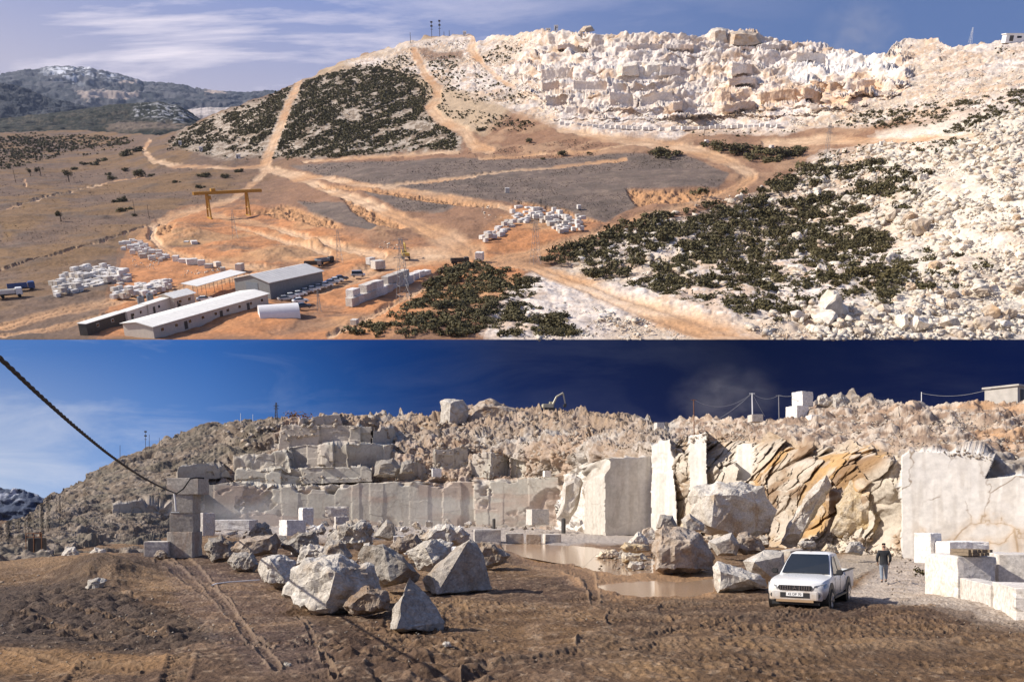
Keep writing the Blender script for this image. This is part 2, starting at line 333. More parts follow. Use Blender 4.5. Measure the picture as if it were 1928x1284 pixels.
def upper_terrain():
    px = np.r_[np.linspace(-300, -10, 60), np.linspace(-8, 1936, 1150), np.linspace(1940, 2230, 60)]
    t = np.linspace(0, 1, 420)[:, None]
    sky = up_sky(px)[None]; sky = sky + (fbm(np.stack([px / 14, 0 * px, 0 * px], -1), 3, 3)[None] - .5) * np.where(px > 560, 9, 4)
    py = 639 + (sky - 639) * (t ** .86); px = np.broadcast_to(px, py.shape)
    Y = up_y(px, py)
    wob = np.stack([px / 60, py / 40, 0 * px], -1); wx = (fbm(wob, 11, 4) - .5) * 40; wy = (fbm(wob, 23, 4) - .5) * 22
    qx, qy = px + wx, py + wy
    # benches cut into the white hill
    qm = edge_poly(qx, qy, [(1020, 48), (1300, 40), (1700, 60), (1720, 150), (1600, 200), (1440, 215), (1200, 215), (1040, 215), (960, 150)], 20)
    bcol = (vnoise(np.stack([px / 38, 0 * px + 5, py / 200], -1), 5) - .5) * 16
    pb = py + bcol; k = np.clip(np.searchsorted(BENCH, pb) - 1, 0, len(BENCH) - 2); a, b = BENCH[k], BENCH[k + 1]; fr = (pb - a) / (b - a)
    fr2 = np.where(fr > .16, lerp(.82, 1, (fr - .16) / .84), fr / .16 * .82)
    Y = lerp(Y, up_y(px, lerp(a, b, fr2) - bcol), qm)
    rg = np.random.default_rng(41); sawn = np.zeros(px.shape, np.float32)
    for bi in range(1, len(BENCH) - 1):
        x = 1010. + rg.uniform(0, 40)
        while x < 1640:
            wd = rg.uniform(12, 74)
            if rg.random() < .5:
                a_, b_ = BENCH[bi], BENCH[bi + 1]; fl, fh = rg.uniform(.12, .3), rg.uniform(.85, 1.)
                m = (px + wx * .1 > x) & (px + wx * .1 < x + wd) & (fr > fl) & (fr < fh) & (k == bi) & (qm > .6)
                yc = float(up_y(x + wd / 2, lerp(a_, b_, .93))) - rg.uniform(0, 5); sl = rg.uniform(-.5, .5)
                Y = np.where(m, yc + sl * (px - x - wd / 2) * .4, Y); sawn = np.where(m, 1, sawn)
            x += wd + rg.uniform(0, 30)
    P = upw(px, py, Y).astype(np.float32)
    Q = np.stack([P[..., 0], P @ FWV, P @ UPV], -1).astype(np.float32)
    white = np.maximum.reduce([edge_poly(qx, qy, QUARRY, 10), edge_poly(qx, qy, WHITE_R, 14), edge_poly(qx, qy, WHITE_M, 14)])
    scrub = edge_poly(qx, qy, SCRUB_HILL, 8)
    heath = np.maximum.reduce([edge_poly(px + wx * .3, py + wy * .3, h, 3) for h in HEATH]); orange = edge_poly(qx, qy, ORANGE, 20)
    road = np.zeros(px.shape, np.float32); rut = road.copy(); jn = np.stack([px / 9, py / 5, 0 * px], -1); jx = (fbm(jn, 43, 3) - .5) * 7; jy = (fbm(jn, 47, 3) - .5) * 5
    for ln in ROADS:
        d = polydist(px + wx * .14 + jx, py + wy * .16 + jy, ln); road = np.maximum(road, sstep(1.45, .55, d)); rut = np.maximum(rut, np.exp(-((d - .45) / .16) ** 2))
    n1 = fbm(Q / 14, 31, 5); n2 = fbm(Q / 45, 37, 4); n3 = fbm(Q / 3.5, 41, 3)
    fa, ca = facets(Q / 9, 51); fb, cb = facets(Q / 3.2, 61)
    rock = white * (1 - road)
    near = sstep(700, 300, Y)
    hgt = rock * ((fa - .5) * 2.0 * (1 - near * .5) + (fb - .5) * .7 * (1 - near * .5) + np.minimum(cb, .3) * .5) + (1 - road) * (n1 - .5) * 3 * (1 - heath * .7) + (n2 - .5) * 3 * (1 - road * .8)
    hgt += 0
    # eroded cut banks beside the tracks
    bank = edge_poly(px + wx * .3, py + wy * .3, [(300, 418), (330, 424), (322, 448), (296, 446)], 3) + edge_poly(px + wx * .3, py + wy * .3, [(600, 346), (760, 362), (940, 384), (930, 392), (760, 372), (620, 354)], 2) + edge_poly(px + wx * .3, py + wy * .3, [(640, 372), (700, 396), (770, 428), (740, 436), (660, 400)], 3) + edge_poly(px + wx * .3, py + wy * .3, [(470, 398), (540, 385), (620, 412), (650, 432), (600, 428), (540, 410)], 3) + edge_poly(px + wx * .3, py + wy * .3, [(1180, 358), (1370, 356), (1330, 374), (1200, 386)], 3) + edge_poly(px + wx * .3, py + wy * .3, [(960, 376), (1060, 390), (1130, 414), (1050, 402)], 3)
    bank = np.clip(bank, 0, 1); hgt += bank * ((fbm(Q / np.array([2.5, 2.5, 9], np.float32), 81, 3) - .5) * 4 - 1.2)
    hgt -= road * .5 + rut * .3 * near
    G_ = lambda x, y, a, b: np.exp(-((px + wx * .4 - x) / a) ** 2 - ((py + wy * .4 - y) / b) ** 2)
    mound = 3.2 * G_(350, 442, 42, 17) + 2.6 * G_(520, 480, 58, 9) + 2. * G_(610, 462, 40, 8) + 2. * G_(430, 468, 40, 9) + 2.4 * G_(720, 440, 40, 12); hgt += mound * (.5 + .9 * fbm(Q / 5, 101, 4)) * (1 - road)
    edge = sstep(639, 625, py); hgt *= edge
    N = normals(P); push = qm * (1 - road) * (1 - sawn) * ((facets(Q / np.array([15, 15, 8], np.float32) + fbm(Q / 9, 71, 3)[..., None] * .5, 77)[0] - .5) * 5.5) * edge; fd_, _c = facets(Q / 4.2, 103); push += qm * (1 - road) * (1 - sawn * .7) * ((fd_ - .5) * 1.8 + (fbm(Q / 1.8, 105, 3) - .5) * 1.4) * edge; hgt *= 1 - sawn * .75; push += sawn * (fbm(Q / np.array([1.6, 1.6, 5], np.float32), 73, 4) - .5) * 2.2
    P = P + (hgt * .6)[..., None] * UPV + ((hgt * .5 + push))[..., None] * N
    # own colours of soil and stone
    C = lambda *c: np.array(c, np.float32)
    col = np.zeros(px.shape + (3,), np.float32) + C(.26, .145, .085)
    def lay(m, c): 
        nonlocal col
        col = col * (1 - m[..., None]) + np.asarray(c, np.float32) * m[..., None]
    plain = sstep(560, 330, px + (py - 420) * .6)
    lay(plain, C(.165, .108, .074)); lay(plain * edge_poly(qx, qy, [(0, 400), (90, 370), (130, 385), (60, 430), (0, 450)], 10) * .8, C(.24, .14, .055)); lay(plain * sstep(.45, .65, n2), C(.20, .12, .06)); lay(plain * sstep(.52, .7, n1) * .6, C(.12, .09, .07))
    lay(orange * sstep(.28, .5, n1) * .92, C(.50, .22, .09)); lay(orange * sstep(.52, .66, n2) * .65, C(.52, .31, .155)); lay(orange * sstep(.5, .62, n3) * .35, C(.22, .11, .055)); lay(np.clip(mound / 2.2, 0, 1) * sstep(.4, .6, n3) * .6, C(.40, .24, .13))
    lay(heath, C(.155, .115, .092)); lay(heath * sstep(.5, .62, n3) * .5, C(.24, .18, .135)); lay(heath * sstep(.5, .68, n1) * .6, C(.105, .082, .066))
    mid = sstep(380, 300, py) * sstep(860, 940, px) * (1 - heath) * (1 - white)
    lay(mid * sstep(.4, .6, n1), C(.36, .22, .13)); lay(mid * sstep(.5, .65, n2) * .7, C(.26, .15, .09))
    lay(scrub, C(.22, .165, .115)); lay(scrub * sstep(.47, .58, n3), C(.44, .37, .29))
    fringe = edge_poly(qx, qy, [(560, 150), (780, 70), (1000, 60), (1000, 190), (900, 250), (800, 210), (800, 170), (700, 120), (600, 145)], 10)
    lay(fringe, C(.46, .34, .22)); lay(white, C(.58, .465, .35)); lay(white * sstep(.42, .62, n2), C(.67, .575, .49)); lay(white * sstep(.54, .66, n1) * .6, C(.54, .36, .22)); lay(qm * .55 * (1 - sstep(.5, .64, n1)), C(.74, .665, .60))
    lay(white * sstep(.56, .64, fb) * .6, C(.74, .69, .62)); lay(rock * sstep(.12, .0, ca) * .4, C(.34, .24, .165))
    lay(sawn * .8, C(.74, .66, .58)); lay(sawn * sstep(.52, .6, fbm(Q / 20, 91, 2)) * .5, C(.66, .47, .33))
    wr = edge_poly(qx, qy, [(1640, 250), (1928, 200), (2230, 200), (2230, 640), (1560, 640), (1700, 470)], 16); lay(wr * (1 - sstep(.58, .68, n1) * .6), C(.68, .595, .48))
    bright = edge_poly(qx, qy, [(1480, 104), (1680, 96), (1690, 130), (1600, 142), (1470, 150)], 12) + edge_poly(qx, qy, [(1160, 118), (1260, 118), (1260, 145), (1160, 145)], 6)
    lay(np.clip(bright, 0, 1) * (.5 + .5 * sstep(.4, .6, n3)), C(.78, .73, .67))
    qo = edge_poly(qx, qy, [(1480, 150), (1620, 140), (1700, 160), (1640, 195), (1340, 200), (1330, 165), (1460, 165)], 8); lay(qo * (.15 + .55 * sstep(.4, .6, n1)), C(.62, .42, .26))
    lay(edge_poly(qx, qy, [(790, 92), (880, 98), (870, 112), (800, 112)], 4), C(.28, .18, .12))
    lay(bank * .9, C(.46, .25, .12))
    lay(road * (.62 + .38 * sstep(.35, .6, n1)), lerp(C(.50, .285, .145), C(.62, .43, .27), sstep(.35, .65, n2)[..., None])); lay(rut * road * .45, C(.34, .20, .115))
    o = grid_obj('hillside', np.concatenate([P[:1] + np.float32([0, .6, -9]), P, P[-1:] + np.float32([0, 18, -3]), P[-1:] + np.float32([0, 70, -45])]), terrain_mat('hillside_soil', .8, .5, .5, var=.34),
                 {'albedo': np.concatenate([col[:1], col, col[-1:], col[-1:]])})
    return setting(o)
upper_terrain()
def on_hill(px, py): return v3(upw(px, py, up_y(px, py)))
def hill_scale(px, py):
    """metres per photo pixel there"""
    e = (HY - py) / F; return float(up_y(px, py)) / (math.cos(TH) + math.sin(TH) * e) / F

# ------------------------------------------------------------------ the quarry in front (lower terrain)
LO_CTRL = [(-300, 1060, 48), (-300, 1000, 80), (10, 1045, 60), (10, 1000, 95), (100, 1048, 58), (100, 965, 125), (95, 938, 150), (200, 1045, 62), (200, 960, 130), (210, 872, 175), (300, 1035, 74), (300, 950, 130), (300, 832, 188), (400, 990, 140), (400, 900, 160), (400, 800, 200), (550, 985, 150), (550, 880, 166), (550, 788, 200),
    (700, 985, 150), (700, 900, 160), (700, 780, 205), (900, 985, 148), (900, 900, 157), (900, 770, 200), (1050, 990, 128), (1050, 890, 145), (1050, 768, 195), (1150, 1003, 106), (1150, 860, 114), (1150, 782, 170), (1250, 1000, 99), (1250, 830, 106), (1250, 800, 140),
    (1350, 1000, 85), (1350, 850, 92), (1350, 785, 115), (1500, 1030, 68), (1500, 830, 77), (1500, 780, 96), (1600, 1040, 61), (1600, 830, 72), (1600, 742, 95), (1700, 1045, 57), (1700, 850, 61), (1700, 760, 86), (1918, 1030, 56), (1918, 860, 59), (1918, 757, 80), (2230, 1030, 54), (2230, 860, 57), (2230, 757, 78)]
LO_SKY = np.array([(-300, 1035), (-60, 1010), (10, 992), (45, 970), (95, 937), (150, 905), (210, 871), (270, 841), (340, 815), (400, 797), (440, 790), (500, 790), (560, 785), (640, 780), (760, 778), (826, 783), (832, 770), (900, 768), (980, 770), (1040, 765), (1060, 769), (1130, 778), (1200, 780), (1232, 795), (1252, 800), (1280, 787), (1330, 783), (1420, 790), (1490, 786), (1530, 764), (1545, 748), (1600, 742), (1640, 746), (1680, 752), (1740, 765), (1800, 762), (1918, 757), (2230, 755)], float)
LO_BASE = np.array([(-300, 1066), (10, 1050), (120, 1052), (230, 1046), (300, 1036), (400, 994), (550, 990), (1000, 992), (1060, 1000), (1110, 1008), (1270, 1008), (1340, 1012), (1450, 1036), (1600, 1048), (1700, 1052), (1918, 1050), (2230, 1050)], float)
_lof = tps(LO_CTRL)
# sawn rock walls: polygon in photo pixels and the depth of the wall plane at its left and right end
CUTS = [([(385, 992), (385, 915), (452, 905), (520, 912), (700, 908), (890, 906), (896, 992)], (385, 151), (896, 149)),
        ([(896, 995), (890, 903), (1052, 897), (1046, 992)], (890, 147), (1052, 143)),
        ([(440, 915), (443, 883), (538, 880), (700, 878), (702, 906)], (440, 157), (702, 156)),
        ([(440, 882), (438, 856), (540, 846), (548, 882)], (440, 160), (548, 159)),
        ([(540, 882), (542, 840), (610, 836), (612, 876), (660, 876), (660, 880)], (540, 165), (662, 163)),
        ([(598, 876), (600, 836), (632, 832), (656, 832), (652, 876)], (598, 163), (656, 161)),
        ([(650, 876), (652, 832), (740, 836), (736, 876)], (650, 161), (740, 166)),
        ([(524, 846), (528, 800), (700, 803), (700, 836), (600, 836)], (524, 172), (700, 172)),
        ([(888, 900), (892, 853), (924, 851), (930, 900)], (888, 158), (930, 155)),
        ([(920, 898), (924, 851), (960, 862), (958, 896)], (920, 155), (960, 160)),
        ([(962, 898), (962, 864), (992, 868), (990, 898)], (962, 157), (992, 155)),
        ([(1100, 1008), (1103, 876), (1136, 864), (1140, 1006)], (1100, 108), (1140, 100)),
        ([(1138, 1008), (1136, 862), (1226, 854), (1226, 1006)], (1136, 100), (1226, 102)),
        ([(1226, 1006), (1226, 836), (1262, 826), (1274, 960), (1276, 1008)], (1226, 100), (1276, 96)),
        ([(1300, 985), (1296, 822), (1330, 814), (1334, 985)], (1300, 90), (1334, 88)),
        ([(1384, 905), (1388, 838), (1418, 836), (1414, 905)], (1384, 87), (1418, 85)),
        ([(1697, 1060), (1697, 858), (1712, 848), (1768, 850), (1830, 848), (1872, 860), (1856, 900), (1930, 894), (2230, 890), (2230, 1060)], (1697, 56.6), (1918, 53.6)),
        ([(210, 968), (212, 950), (285, 938), (330, 945), (330, 972)], (210, 120), (330, 128)),
        ([(700, 838), (704, 803), (742, 806), (744, 836)], (700, 170), (744, 176)), ([(744, 905), (748, 872), (800, 866), (806, 904)], (744, 158), (806, 160)), ([(810, 880), (816, 846), (880, 842), (884, 878)], (810, 161), (884, 162)), ([(560, 800), (566, 786), (640, 782), (646, 800)], (560, 186), (646, 188)), ([(330, 905), (336, 878), (420, 866), (436, 900)], (330, 150), (436, 160))]

def quarry_terrain():
    px = np.r_[np.linspace(-300, -10, 50), np.linspace(-8, 1936, 1300), np.linspace(1940, 2230, 50)]
    t = np.linspace(0, 1, 330)[:, None]
    sky = np.interp(px, LO_SKY[:, 0], LO_SKY[:, 1])[None] + (fbm(np.stack([px / 12, 0 * px, 0 * px], -1), 5, 4)[None] - .5) * 10
    base = np.interp(px, LO_BASE[:, 0], LO_BASE[:, 1])[None] + 12
    py = base + (sky - base) * t; px = np.broadcast_to(px, py.shape)
    D = np.clip(_lof(px, py), 40, 215); N0 = normals(low(px, py, D).astype(np.float32))
    wob = np.stack([px / 30, py / 30, 0 * px], -1); wx = (fbm(wob, 7, 4) - .5) * 10; wy = (fbm(wob, 9, 4) - .5) * 10
    cut = np.zeros(px.shape, np.float32); panel = cut + .5
    for i, (poly, (xa, da), (xb, db)) in enumerate(CUTS):
        m = inpoly(px + wx * .35, py + wy * .6, poly); dd = da + (db - da) * (px - xa) / (xb - xa)
        D = np.where(m, np.where(cut > 0, np.minimum(D, dd), dd), D); cut = np.where(m, 1, cut)
        if i not in (11, 12, 13, 14, 15, 16):
            pw = 22 if i > 15 else (34, 40, 46, 30, 26, 22, 24, 30, 18, 18, 18, 99, 99, 20, 15, 15)[i]; pi = np.floor((px + wx * .5 + i * 7 + (fbm(np.stack([px / 60, 0 * px, 0 * px + i], -1), 51, 2) - .5) * 70) / pw); pj = np.floor((py + wy + pi * 13) / (46 if i < 2 else 24)); hq = _h(pi, pi * 0 + i, pj * 0, 5); hr = _h(pi, pi * 0 + i, pj, 6)
            D = np.where(m, D - (hq - .5) * (.28 if i < 2 else 1.1 if i < 11 else .8) - (hr - .5) * (.08 if i < 2 else .35), D); panel = np.where(m, hq * .6 + hr * .4, panel)
    # rough ledges between the sawn benches
    lb = np.array([768, 786, 812, 836, 862, 884, 906, 930, 1000.]); zz = py + (fbm(np.stack([px / 70, 0 * px, py / 300], -1), 33, 4) - .5) * 46; kk = np.clip(np.searchsorted(lb, zz) - 1, 0, 7); f_ = np.clip((zz - lb[kk]) / (lb[kk + 1] - lb[kk]), 0, 1)
    Dl = np.clip(_lof(px, lerp(lb[kk], lb[kk + 1], np.where(f_ > .3, lerp(.8, 1., (f_ - .3) / .7), f_ / .3 * .8)) - (zz - py)), 40, 215); led = edge_poly(px + wx, py + wy, [(400, 960), (420, 800), (560, 775), (1040, 760), (1240, 785), (1260, 840), (1110, 865), (1060, 960)], 14)
    D = np.where(cut > 0, D, lerp(D, Dl, led * .9))
    P = low(px, py, D).astype(np.float32)
    rough = 1 - cut
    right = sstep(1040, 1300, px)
    fa, ca = facets(P / np.array([6.5, 8.5, 4.], np.float32) + (fbm(P / 3.5, 3, 4)[..., None] - .5) * np.float32([1.6, 1.6, 1.0]), 15); fb, cb = facets(P / 1.7, 25)
    # steep slanting ribs of the broken right-hand cliff
    S = np.stack([P[..., 0] * .75 - P[..., 2] * .5, P[..., 1] * .3, P[..., 2] * .28 + P[..., 0] * .2], -1).astype(np.float32)
    fc, cc = facets(S / 2.4 + fbm(P / 3, 13, 3)[..., None] * .5, 35, True)
    cliff = edge_poly(px + wx, py + wy, [(1270, 1030), (1270, 830), (1330, 822), (1500, 835), (1690, 850), (1700, 1030), (1450, 1060)], 6) * rough
    n1 = fbm(P / 6, 5, 5); n2 = fbm(P / 1.5, 6, 4); n3 = fbm(P / 22, 8, 3)
    hill0 = edge_poly(px + wx, py + wy, [(-300, 1100), (-300, 960), (200, 860), (400, 770), (540, 770), (500, 850), (420, 880), (380, 960), (320, 1040)], 12); rid = 1 - np.abs(fbm(P / np.array([5, 7, 4], np.float32), 61, 5) * 2 - 1); amp = lerp(1.9, .5, right) * (1 - hill0 * .88)
    lowband = sstep(890, 902, py); bite = cut * (1 - right) * sstep(lerp(.53, .585, lowband), lerp(.60, .64, lowband), fbm(P / np.array([6, 6, 4], np.float32), 127, 4)); n4 = fbm(P / .7, 66, 3); patch = sstep(.40, .60, fbm(P / 9, 68, 3)); d = rough * (1 - cliff) * ((fa - .5) * amp * .9 * patch + (fb - .5) * lerp(.75, .45, right) * (.35 + .65 * patch) * (1 - hill0 * .85) + (n4 - .5) * .7 + hill0 * (fbm(np.stack([(P[..., 0] + P[..., 2]) / 6, P[..., 1] / 6, (P[..., 2] - P[..., 0] * .4) / 1.6], -1), 107, 5) - .5) * 2.6 + (rid - .75) * lerp(2.6, .6, right) * (1 - hill0 * .75) + (n2 - .5) * .9 * (1 - hill0 * .75)) + cliff * (fb - .5) * .5 + cut * ((n1 - .5) * .4) + bite * ((fa - .5) * 1.6 + (fb - .5) * .8 - .4)
    S2 = np.stack([P[..., 0] * .9 - P[..., 2] * .42, P[..., 1] * .3, P[..., 2] * .22], -1).astype(np.float32) / 1.5 + (fbm(P / 2, 83, 4)[..., None] - .5) * .9; fd, cd = facets(S2, 85); cleft = sstep(.10, .0, cc) * 1.6 + sstep(.07, 0, cd) * .6; dv = cliff * ((fc - .4) * 2.3 + (fd - .5) * 2.0 + (rid - .75) * 2.6 + (fa - .5) * 1.6 + (fbm(P / .8, 117, 4) - .5) * 1.1 - cleft); dirn = N0 * (1 - cliff[..., None]) + np.float32([0, -1, .1]) * cliff[..., None]
    dv = dv * sstep(1700, 1640, px); P = P + (((d + dv) * np.minimum(1, t * 12) + rough * (n2 - .5) * .8 * (1 - hill0 * .7)))[..., None] * dirn; D2 = P[..., 1]
    C = lambda *c: np.array(c, np.float32)
    col = np.zeros(px.shape + (3,), np.float32) + C(.40, .36, .31)
    def lay(m, c):
        nonlocal col
        col = col * (1 - m[..., None]) + np.asarray(c, np.float32) * m[..., None]
    lay(sstep(.42, .58, n1) * rough, C(.27, .215, .165)); lay(sstep(.5, .62, n2) * rough * .7, C(.19, .15, .115)); lay(sstep(.52, .64, n4) * rough * .5, C(.5, .46, .41)); lay(sstep(.5, .66, fbm(P / 13, 69, 3)) * rough * (1 - right) * .6, C(.36, .235, .15))
    hill = edge_poly(px + wx, py + wy, [(-300, 1100), (-300, 960), (200, 860), (400, 780), (540, 778), (500, 850), (420, 880), (380, 960), (320, 1040)], 10)
    lay(hill * rough, C(.155, .118, .086)); lay(hill * rough * sstep(.5, .62, n2) * .8, C(.27, .22, .17)); lay(hill * rough * sstep(.5, .62, n1) * .7, C(.135, .115, .085))
    crest = sstep(70, 14, py - np.interp(px, LO_SKY[:, 0], LO_SKY[:, 1])) * sstep(500, 640, px) * sstep(1250, 1150, px); lay(crest * rough * sstep(.3, .6, n1), C(.27, .20, .145)); lay(crest * rough * sstep(.55, .7, n2) * .6, C(.38, .27, .17))
    topr = edge_poly(px + wx, py + wy, [(1260, 840), (1290, 780), (1930, 740), (2230, 740), (2230, 880), (1870, 855), (1700, 850), (1500, 835)], 8)
    lay(topr * rough, C(.36, .275, .205)); lay(topr * rough * sstep(.45, .6, n2), C(.25, .175, .125)); lay(topr * rough * sstep(.54, .62, n4) * .7, C(.52, .45, .37)); lay(topr * rough * sstep(.5, .66, n1) * .7 * sstep(1600, 1800, px), C(.46, .27, .14))
    lay(cliff, C(.40, .325, .24)); lay(cliff * sstep(.40, .54, n1), C(.43, .27, .12)); lay(cliff * sstep(.48, .6, fbm(P / 2.6, 87, 4)) * .85, C(.30, .20, .12)); lay(cliff * sstep(.5, .6, n2) * .6, C(.52, .46, .38)); lay(cliff * sstep(.50, .62, fbm(S / np.array([.55, 1, 2.6], np.float32), 119, 4)) * .75, C(.21, .125, .065)); lay(cliff * sstep(.5, .66, fbm(S / 2.2, 89, 3)) * .7, C(.52, .47, .39))  # dark brown streaks paint the shade between ribs, beside ochre stains
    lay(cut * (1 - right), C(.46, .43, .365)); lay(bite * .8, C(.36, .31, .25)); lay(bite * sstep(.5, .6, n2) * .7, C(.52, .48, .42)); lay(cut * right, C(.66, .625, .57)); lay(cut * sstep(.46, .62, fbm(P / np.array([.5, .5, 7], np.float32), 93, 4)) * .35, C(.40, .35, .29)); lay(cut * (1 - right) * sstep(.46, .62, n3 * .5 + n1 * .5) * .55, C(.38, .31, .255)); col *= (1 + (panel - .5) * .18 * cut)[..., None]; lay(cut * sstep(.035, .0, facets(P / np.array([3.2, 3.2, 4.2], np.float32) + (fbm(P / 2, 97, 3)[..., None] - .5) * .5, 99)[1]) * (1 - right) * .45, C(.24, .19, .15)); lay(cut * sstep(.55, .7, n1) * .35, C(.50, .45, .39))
    low_w = edge_poly(px, py, [(385, 992), (385, 915), (890, 906), (1052, 897), (1046, 992)], 2); lay(cut * low_w * sstep(.48, .58, fbm(P / np.array([9, 9, 3], np.float32), 19, 3)) * .55, C(.42, .30, .23))
    ledge = edge_poly(px + wx, py + wy, [(1045, 1000), (1060, 892), (1100, 872), (1102, 1000)], 2) * rough; lay(ledge, C(.62, .58, .52))
    foot = edge_poly(px + wx, py + wy, [(1440, 1060), (1500, 1010), (1600, 1010), (1690, 1020), (1700, 1060)], 4); lay(foot * .8, C(.56, .48, .38))
    # veins and cracks of the big smooth wall on the right
    wall = inpoly(px, py, CUTS[16][0])
    vn, vc = facets(np.stack([P[..., 0] / 2.3, P[..., 1] * 0, P[..., 2] / 3.2], -1) + fbm(P / 1.2, 29, 4)[..., None] * .55, 45)
    lay(wall * sstep(.030, .006, vc) * sstep(.38, .50, fbm(P / 2.5, 95, 3)) * .85, C(.24, .18, .125)); lay(wall * sstep(.5, .62, fbm(P / 1.3, 109, 4)) * .4, C(.62, .59, .55)); lay(wall * sstep(.2, .0, vc) * sstep(.55, .65, n1) * .5, C(.52, .38, .24))
    fr = np.concatenate
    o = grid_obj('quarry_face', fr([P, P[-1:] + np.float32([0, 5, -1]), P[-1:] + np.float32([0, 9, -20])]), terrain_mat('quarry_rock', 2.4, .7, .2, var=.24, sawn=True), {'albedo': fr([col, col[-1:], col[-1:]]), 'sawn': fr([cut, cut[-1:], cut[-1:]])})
    return setting(o), (px, py, D2)
quarry, QD = quarry_terrain()
def quarry_depth(px, py):
    i = int(np.argmin(abs(QD[0][0] - px))); c = QD[1][:, i]; return float(np.interp(-py, -c, QD[2][:, i]))

TRACKS_AND_SHADOWS = [[(330, 1040, 10), (380, 1090, 8), (440, 1160, 7), (520, 1270, 9)], [(300, 1060, 8), (420, 1130, 8), (470, 1200, 7), (510, 1225, 6)], [(560, 1155, 3), (590, 1200, 4), (630, 1284, 6)],  # last line here: the cable's shadow, painted and pressed in like a track
          [(955, 1050, 6), (1060, 1065, 10), (1110, 1090, 10), (1120, 1130, 8)], [(1150, 1165, 9), (1400, 1190, 10), (1700, 1195, 10), (1930, 1180, 9)], [(1100, 1210, 12), (1400, 1240, 14), (1930, 1225, 14)],
          [(880, 1270, 10), (1100, 1230, 8), (1290, 1190, 6), (1480, 1160, 5), (1560, 1150, 5)], [(10, 1225, 3), (130, 1250, 4), (260, 1268, 5)], [(1250, 1150, 10), (1420, 1150, 8), (1480, 1155, 5)]]  # the line at lower left is a shadow stripe painted like a track
PUDDLES = [[(1128, 1100), (1200, 1092), (1290, 1094), (1345, 1088), (1345, 1112), (1290, 1122), (1180, 1122), (1140, 1116)],
           [(945, 1024), (1000, 1021), (1080, 1024), (1150, 1034), (1118, 1042), (1096, 1064), (1040, 1056), (985, 1046), (950, 1036)], [(1105, 1040), (1180, 1042), (1228, 1052), (1232, 1076), (1180, 1084), (1120, 1076), (1090, 1062)]]
def gz(px, py): return 3.2 * F / (py - HY)
def ground_floor():
    px = np.r_[np.linspace(-400, -10, 60), np.linspace(-8, 1936, 1300), np.linspace(1940, 2330, 60)]
    py = np.r_[np.linspace(1720, 1300, 50), np.linspace(1298, 976, 420)][:, None]
    px, py = np.broadcast_arrays(px[None], py)
    D = gz(px, py); P = low(px, py, D).astype(np.float32)
    n1 = fbm(P / 3, 3, 5); n2 = fbm(P / .55, 4, 4); n3 = fbm(P / 9, 5, 3)
    wob = np.stack([px / 50, py / 25, 0 * px], -1); wx = (fbm(wob, 17, 4) - .5) * 30; wy = (fbm(wob, 19, 4) - .5) * 12
    h = (n1 - .5) * .35 + (n2 - .5) * .13 + (n3 - .5) * .3
    pud = np.maximum.reduce([edge_poly(px + wx * .5, py + wy * .5, p, 3) for p in PUDDLES])
    tr = np.zeros(px.shape, np.float32); rut = tr.copy()
    for ln in TRACKS_AND_SHADOWS:
        d = polydist(px + wx * .2, py + wy * .2, ln); tr = np.maximum(tr, sstep(1.5, .8, d)); rut = np.maximum(rut, np.exp(-((d - 1.25) ** 2) * 14))
    # tyre lugs pressed in the soft ground
    lug = np.sin((P[..., 0] * .9 + P[..., 1] * .25 + n1 * 2.5) * 31) * np.sin(P[..., 1] * 12 + P[..., 0] * 3 + n1 * 16)
    right = sstep(1000, 1250, px) * sstep(1105, 1150, py)
    brk = sstep(.40, .58, fbm(P / .9, 71, 3)); h += np.maximum(tr * .8, right * sstep(.40, .58, fbm(P / 2.2, 73, 3))) * lug * brk * .030 - tr * .05 + rut * .055 * (.3 + brk) + (fbm(P / .16, 75, 3) - .5) * .05
    # overlapping curved tyre tracks, laid out in metres
    rt = np.random.default_rng(17); near = D < 46; X_, Y_ = P[..., 0][near], P[..., 1][near]; tt = np.zeros(X_.shape, np.float32); hh = tt.copy(); fade = sstep(.36, .56, fbm(P[near] / 2.6, 113, 3)); crumb = fbm(P[near] / .25, 115, 3)
    for k in range(15):
        lft = k % 3 == 0; cx0 = rt.uniform(-9, 0) if lft else rt.uniform(1, 13); cy0 = rt.uniform(18, 34) if lft else rt.uniform(17, 29); a0 = rt.normal(R(118), .2) if lft else rt.normal(R(12), .28); cur = rt.normal(0, .045); L_ = rt.uniform(7, 16); w_ = rt.uniform(.16, .26)
        for off in (-.85, .85):
            q = []
            for u in np.linspace(-L_, L_, 22): a = a0 + cur * u; q.append((cx0 + math.cos(a0 + cur * u / 2) * u - math.sin(a) * off, cy0 + math.sin(a0 + cur * u / 2) * u + math.cos(a) * off))
            best = np.full(X_.shape, 9., np.float32); along = tt * 0; side = tt * 0; acc = 0.
            for (x0, y0), (x1, y1) in zip(q[:-1], q[1:]):
                dx, dy = x1 - x0, y1 - y0; ln = math.hypot(dx, dy); t_ = np.clip(((X_ - x0) * dx + (Y_ - y0) * dy) / (ln * ln), 0, 1); ex, ey = X_ - x0 - t_ * dx, Y_ - y0 - t_ * dy; d_ = np.hypot(ex, ey); m_ = d_ < best
                best = np.where(m_, d_, best); along = np.where(m_, acc + t_ * ln, along); side = np.where(m_, ex * -dy + ey * dx, side) ; acc += ln
            e_ = best / w_; inside = sstep(1.15, .85, e_) * fade * sstep(0, 2.5, along) * sstep(2 * L_, 2 * L_ - 2.5, along); tt = np.maximum(tt, inside)
            hh = hh * (1 - inside) + inside * (-.045 + .05 * sstep(-.2, .5, np.sin(along * 23 + np.abs(side) * 9)) * (.4 + crumb)) + np.exp(-((e_ - 1.35) / .28) ** 2) * fade * .035 * (.4 + crumb) * (1 - inside)
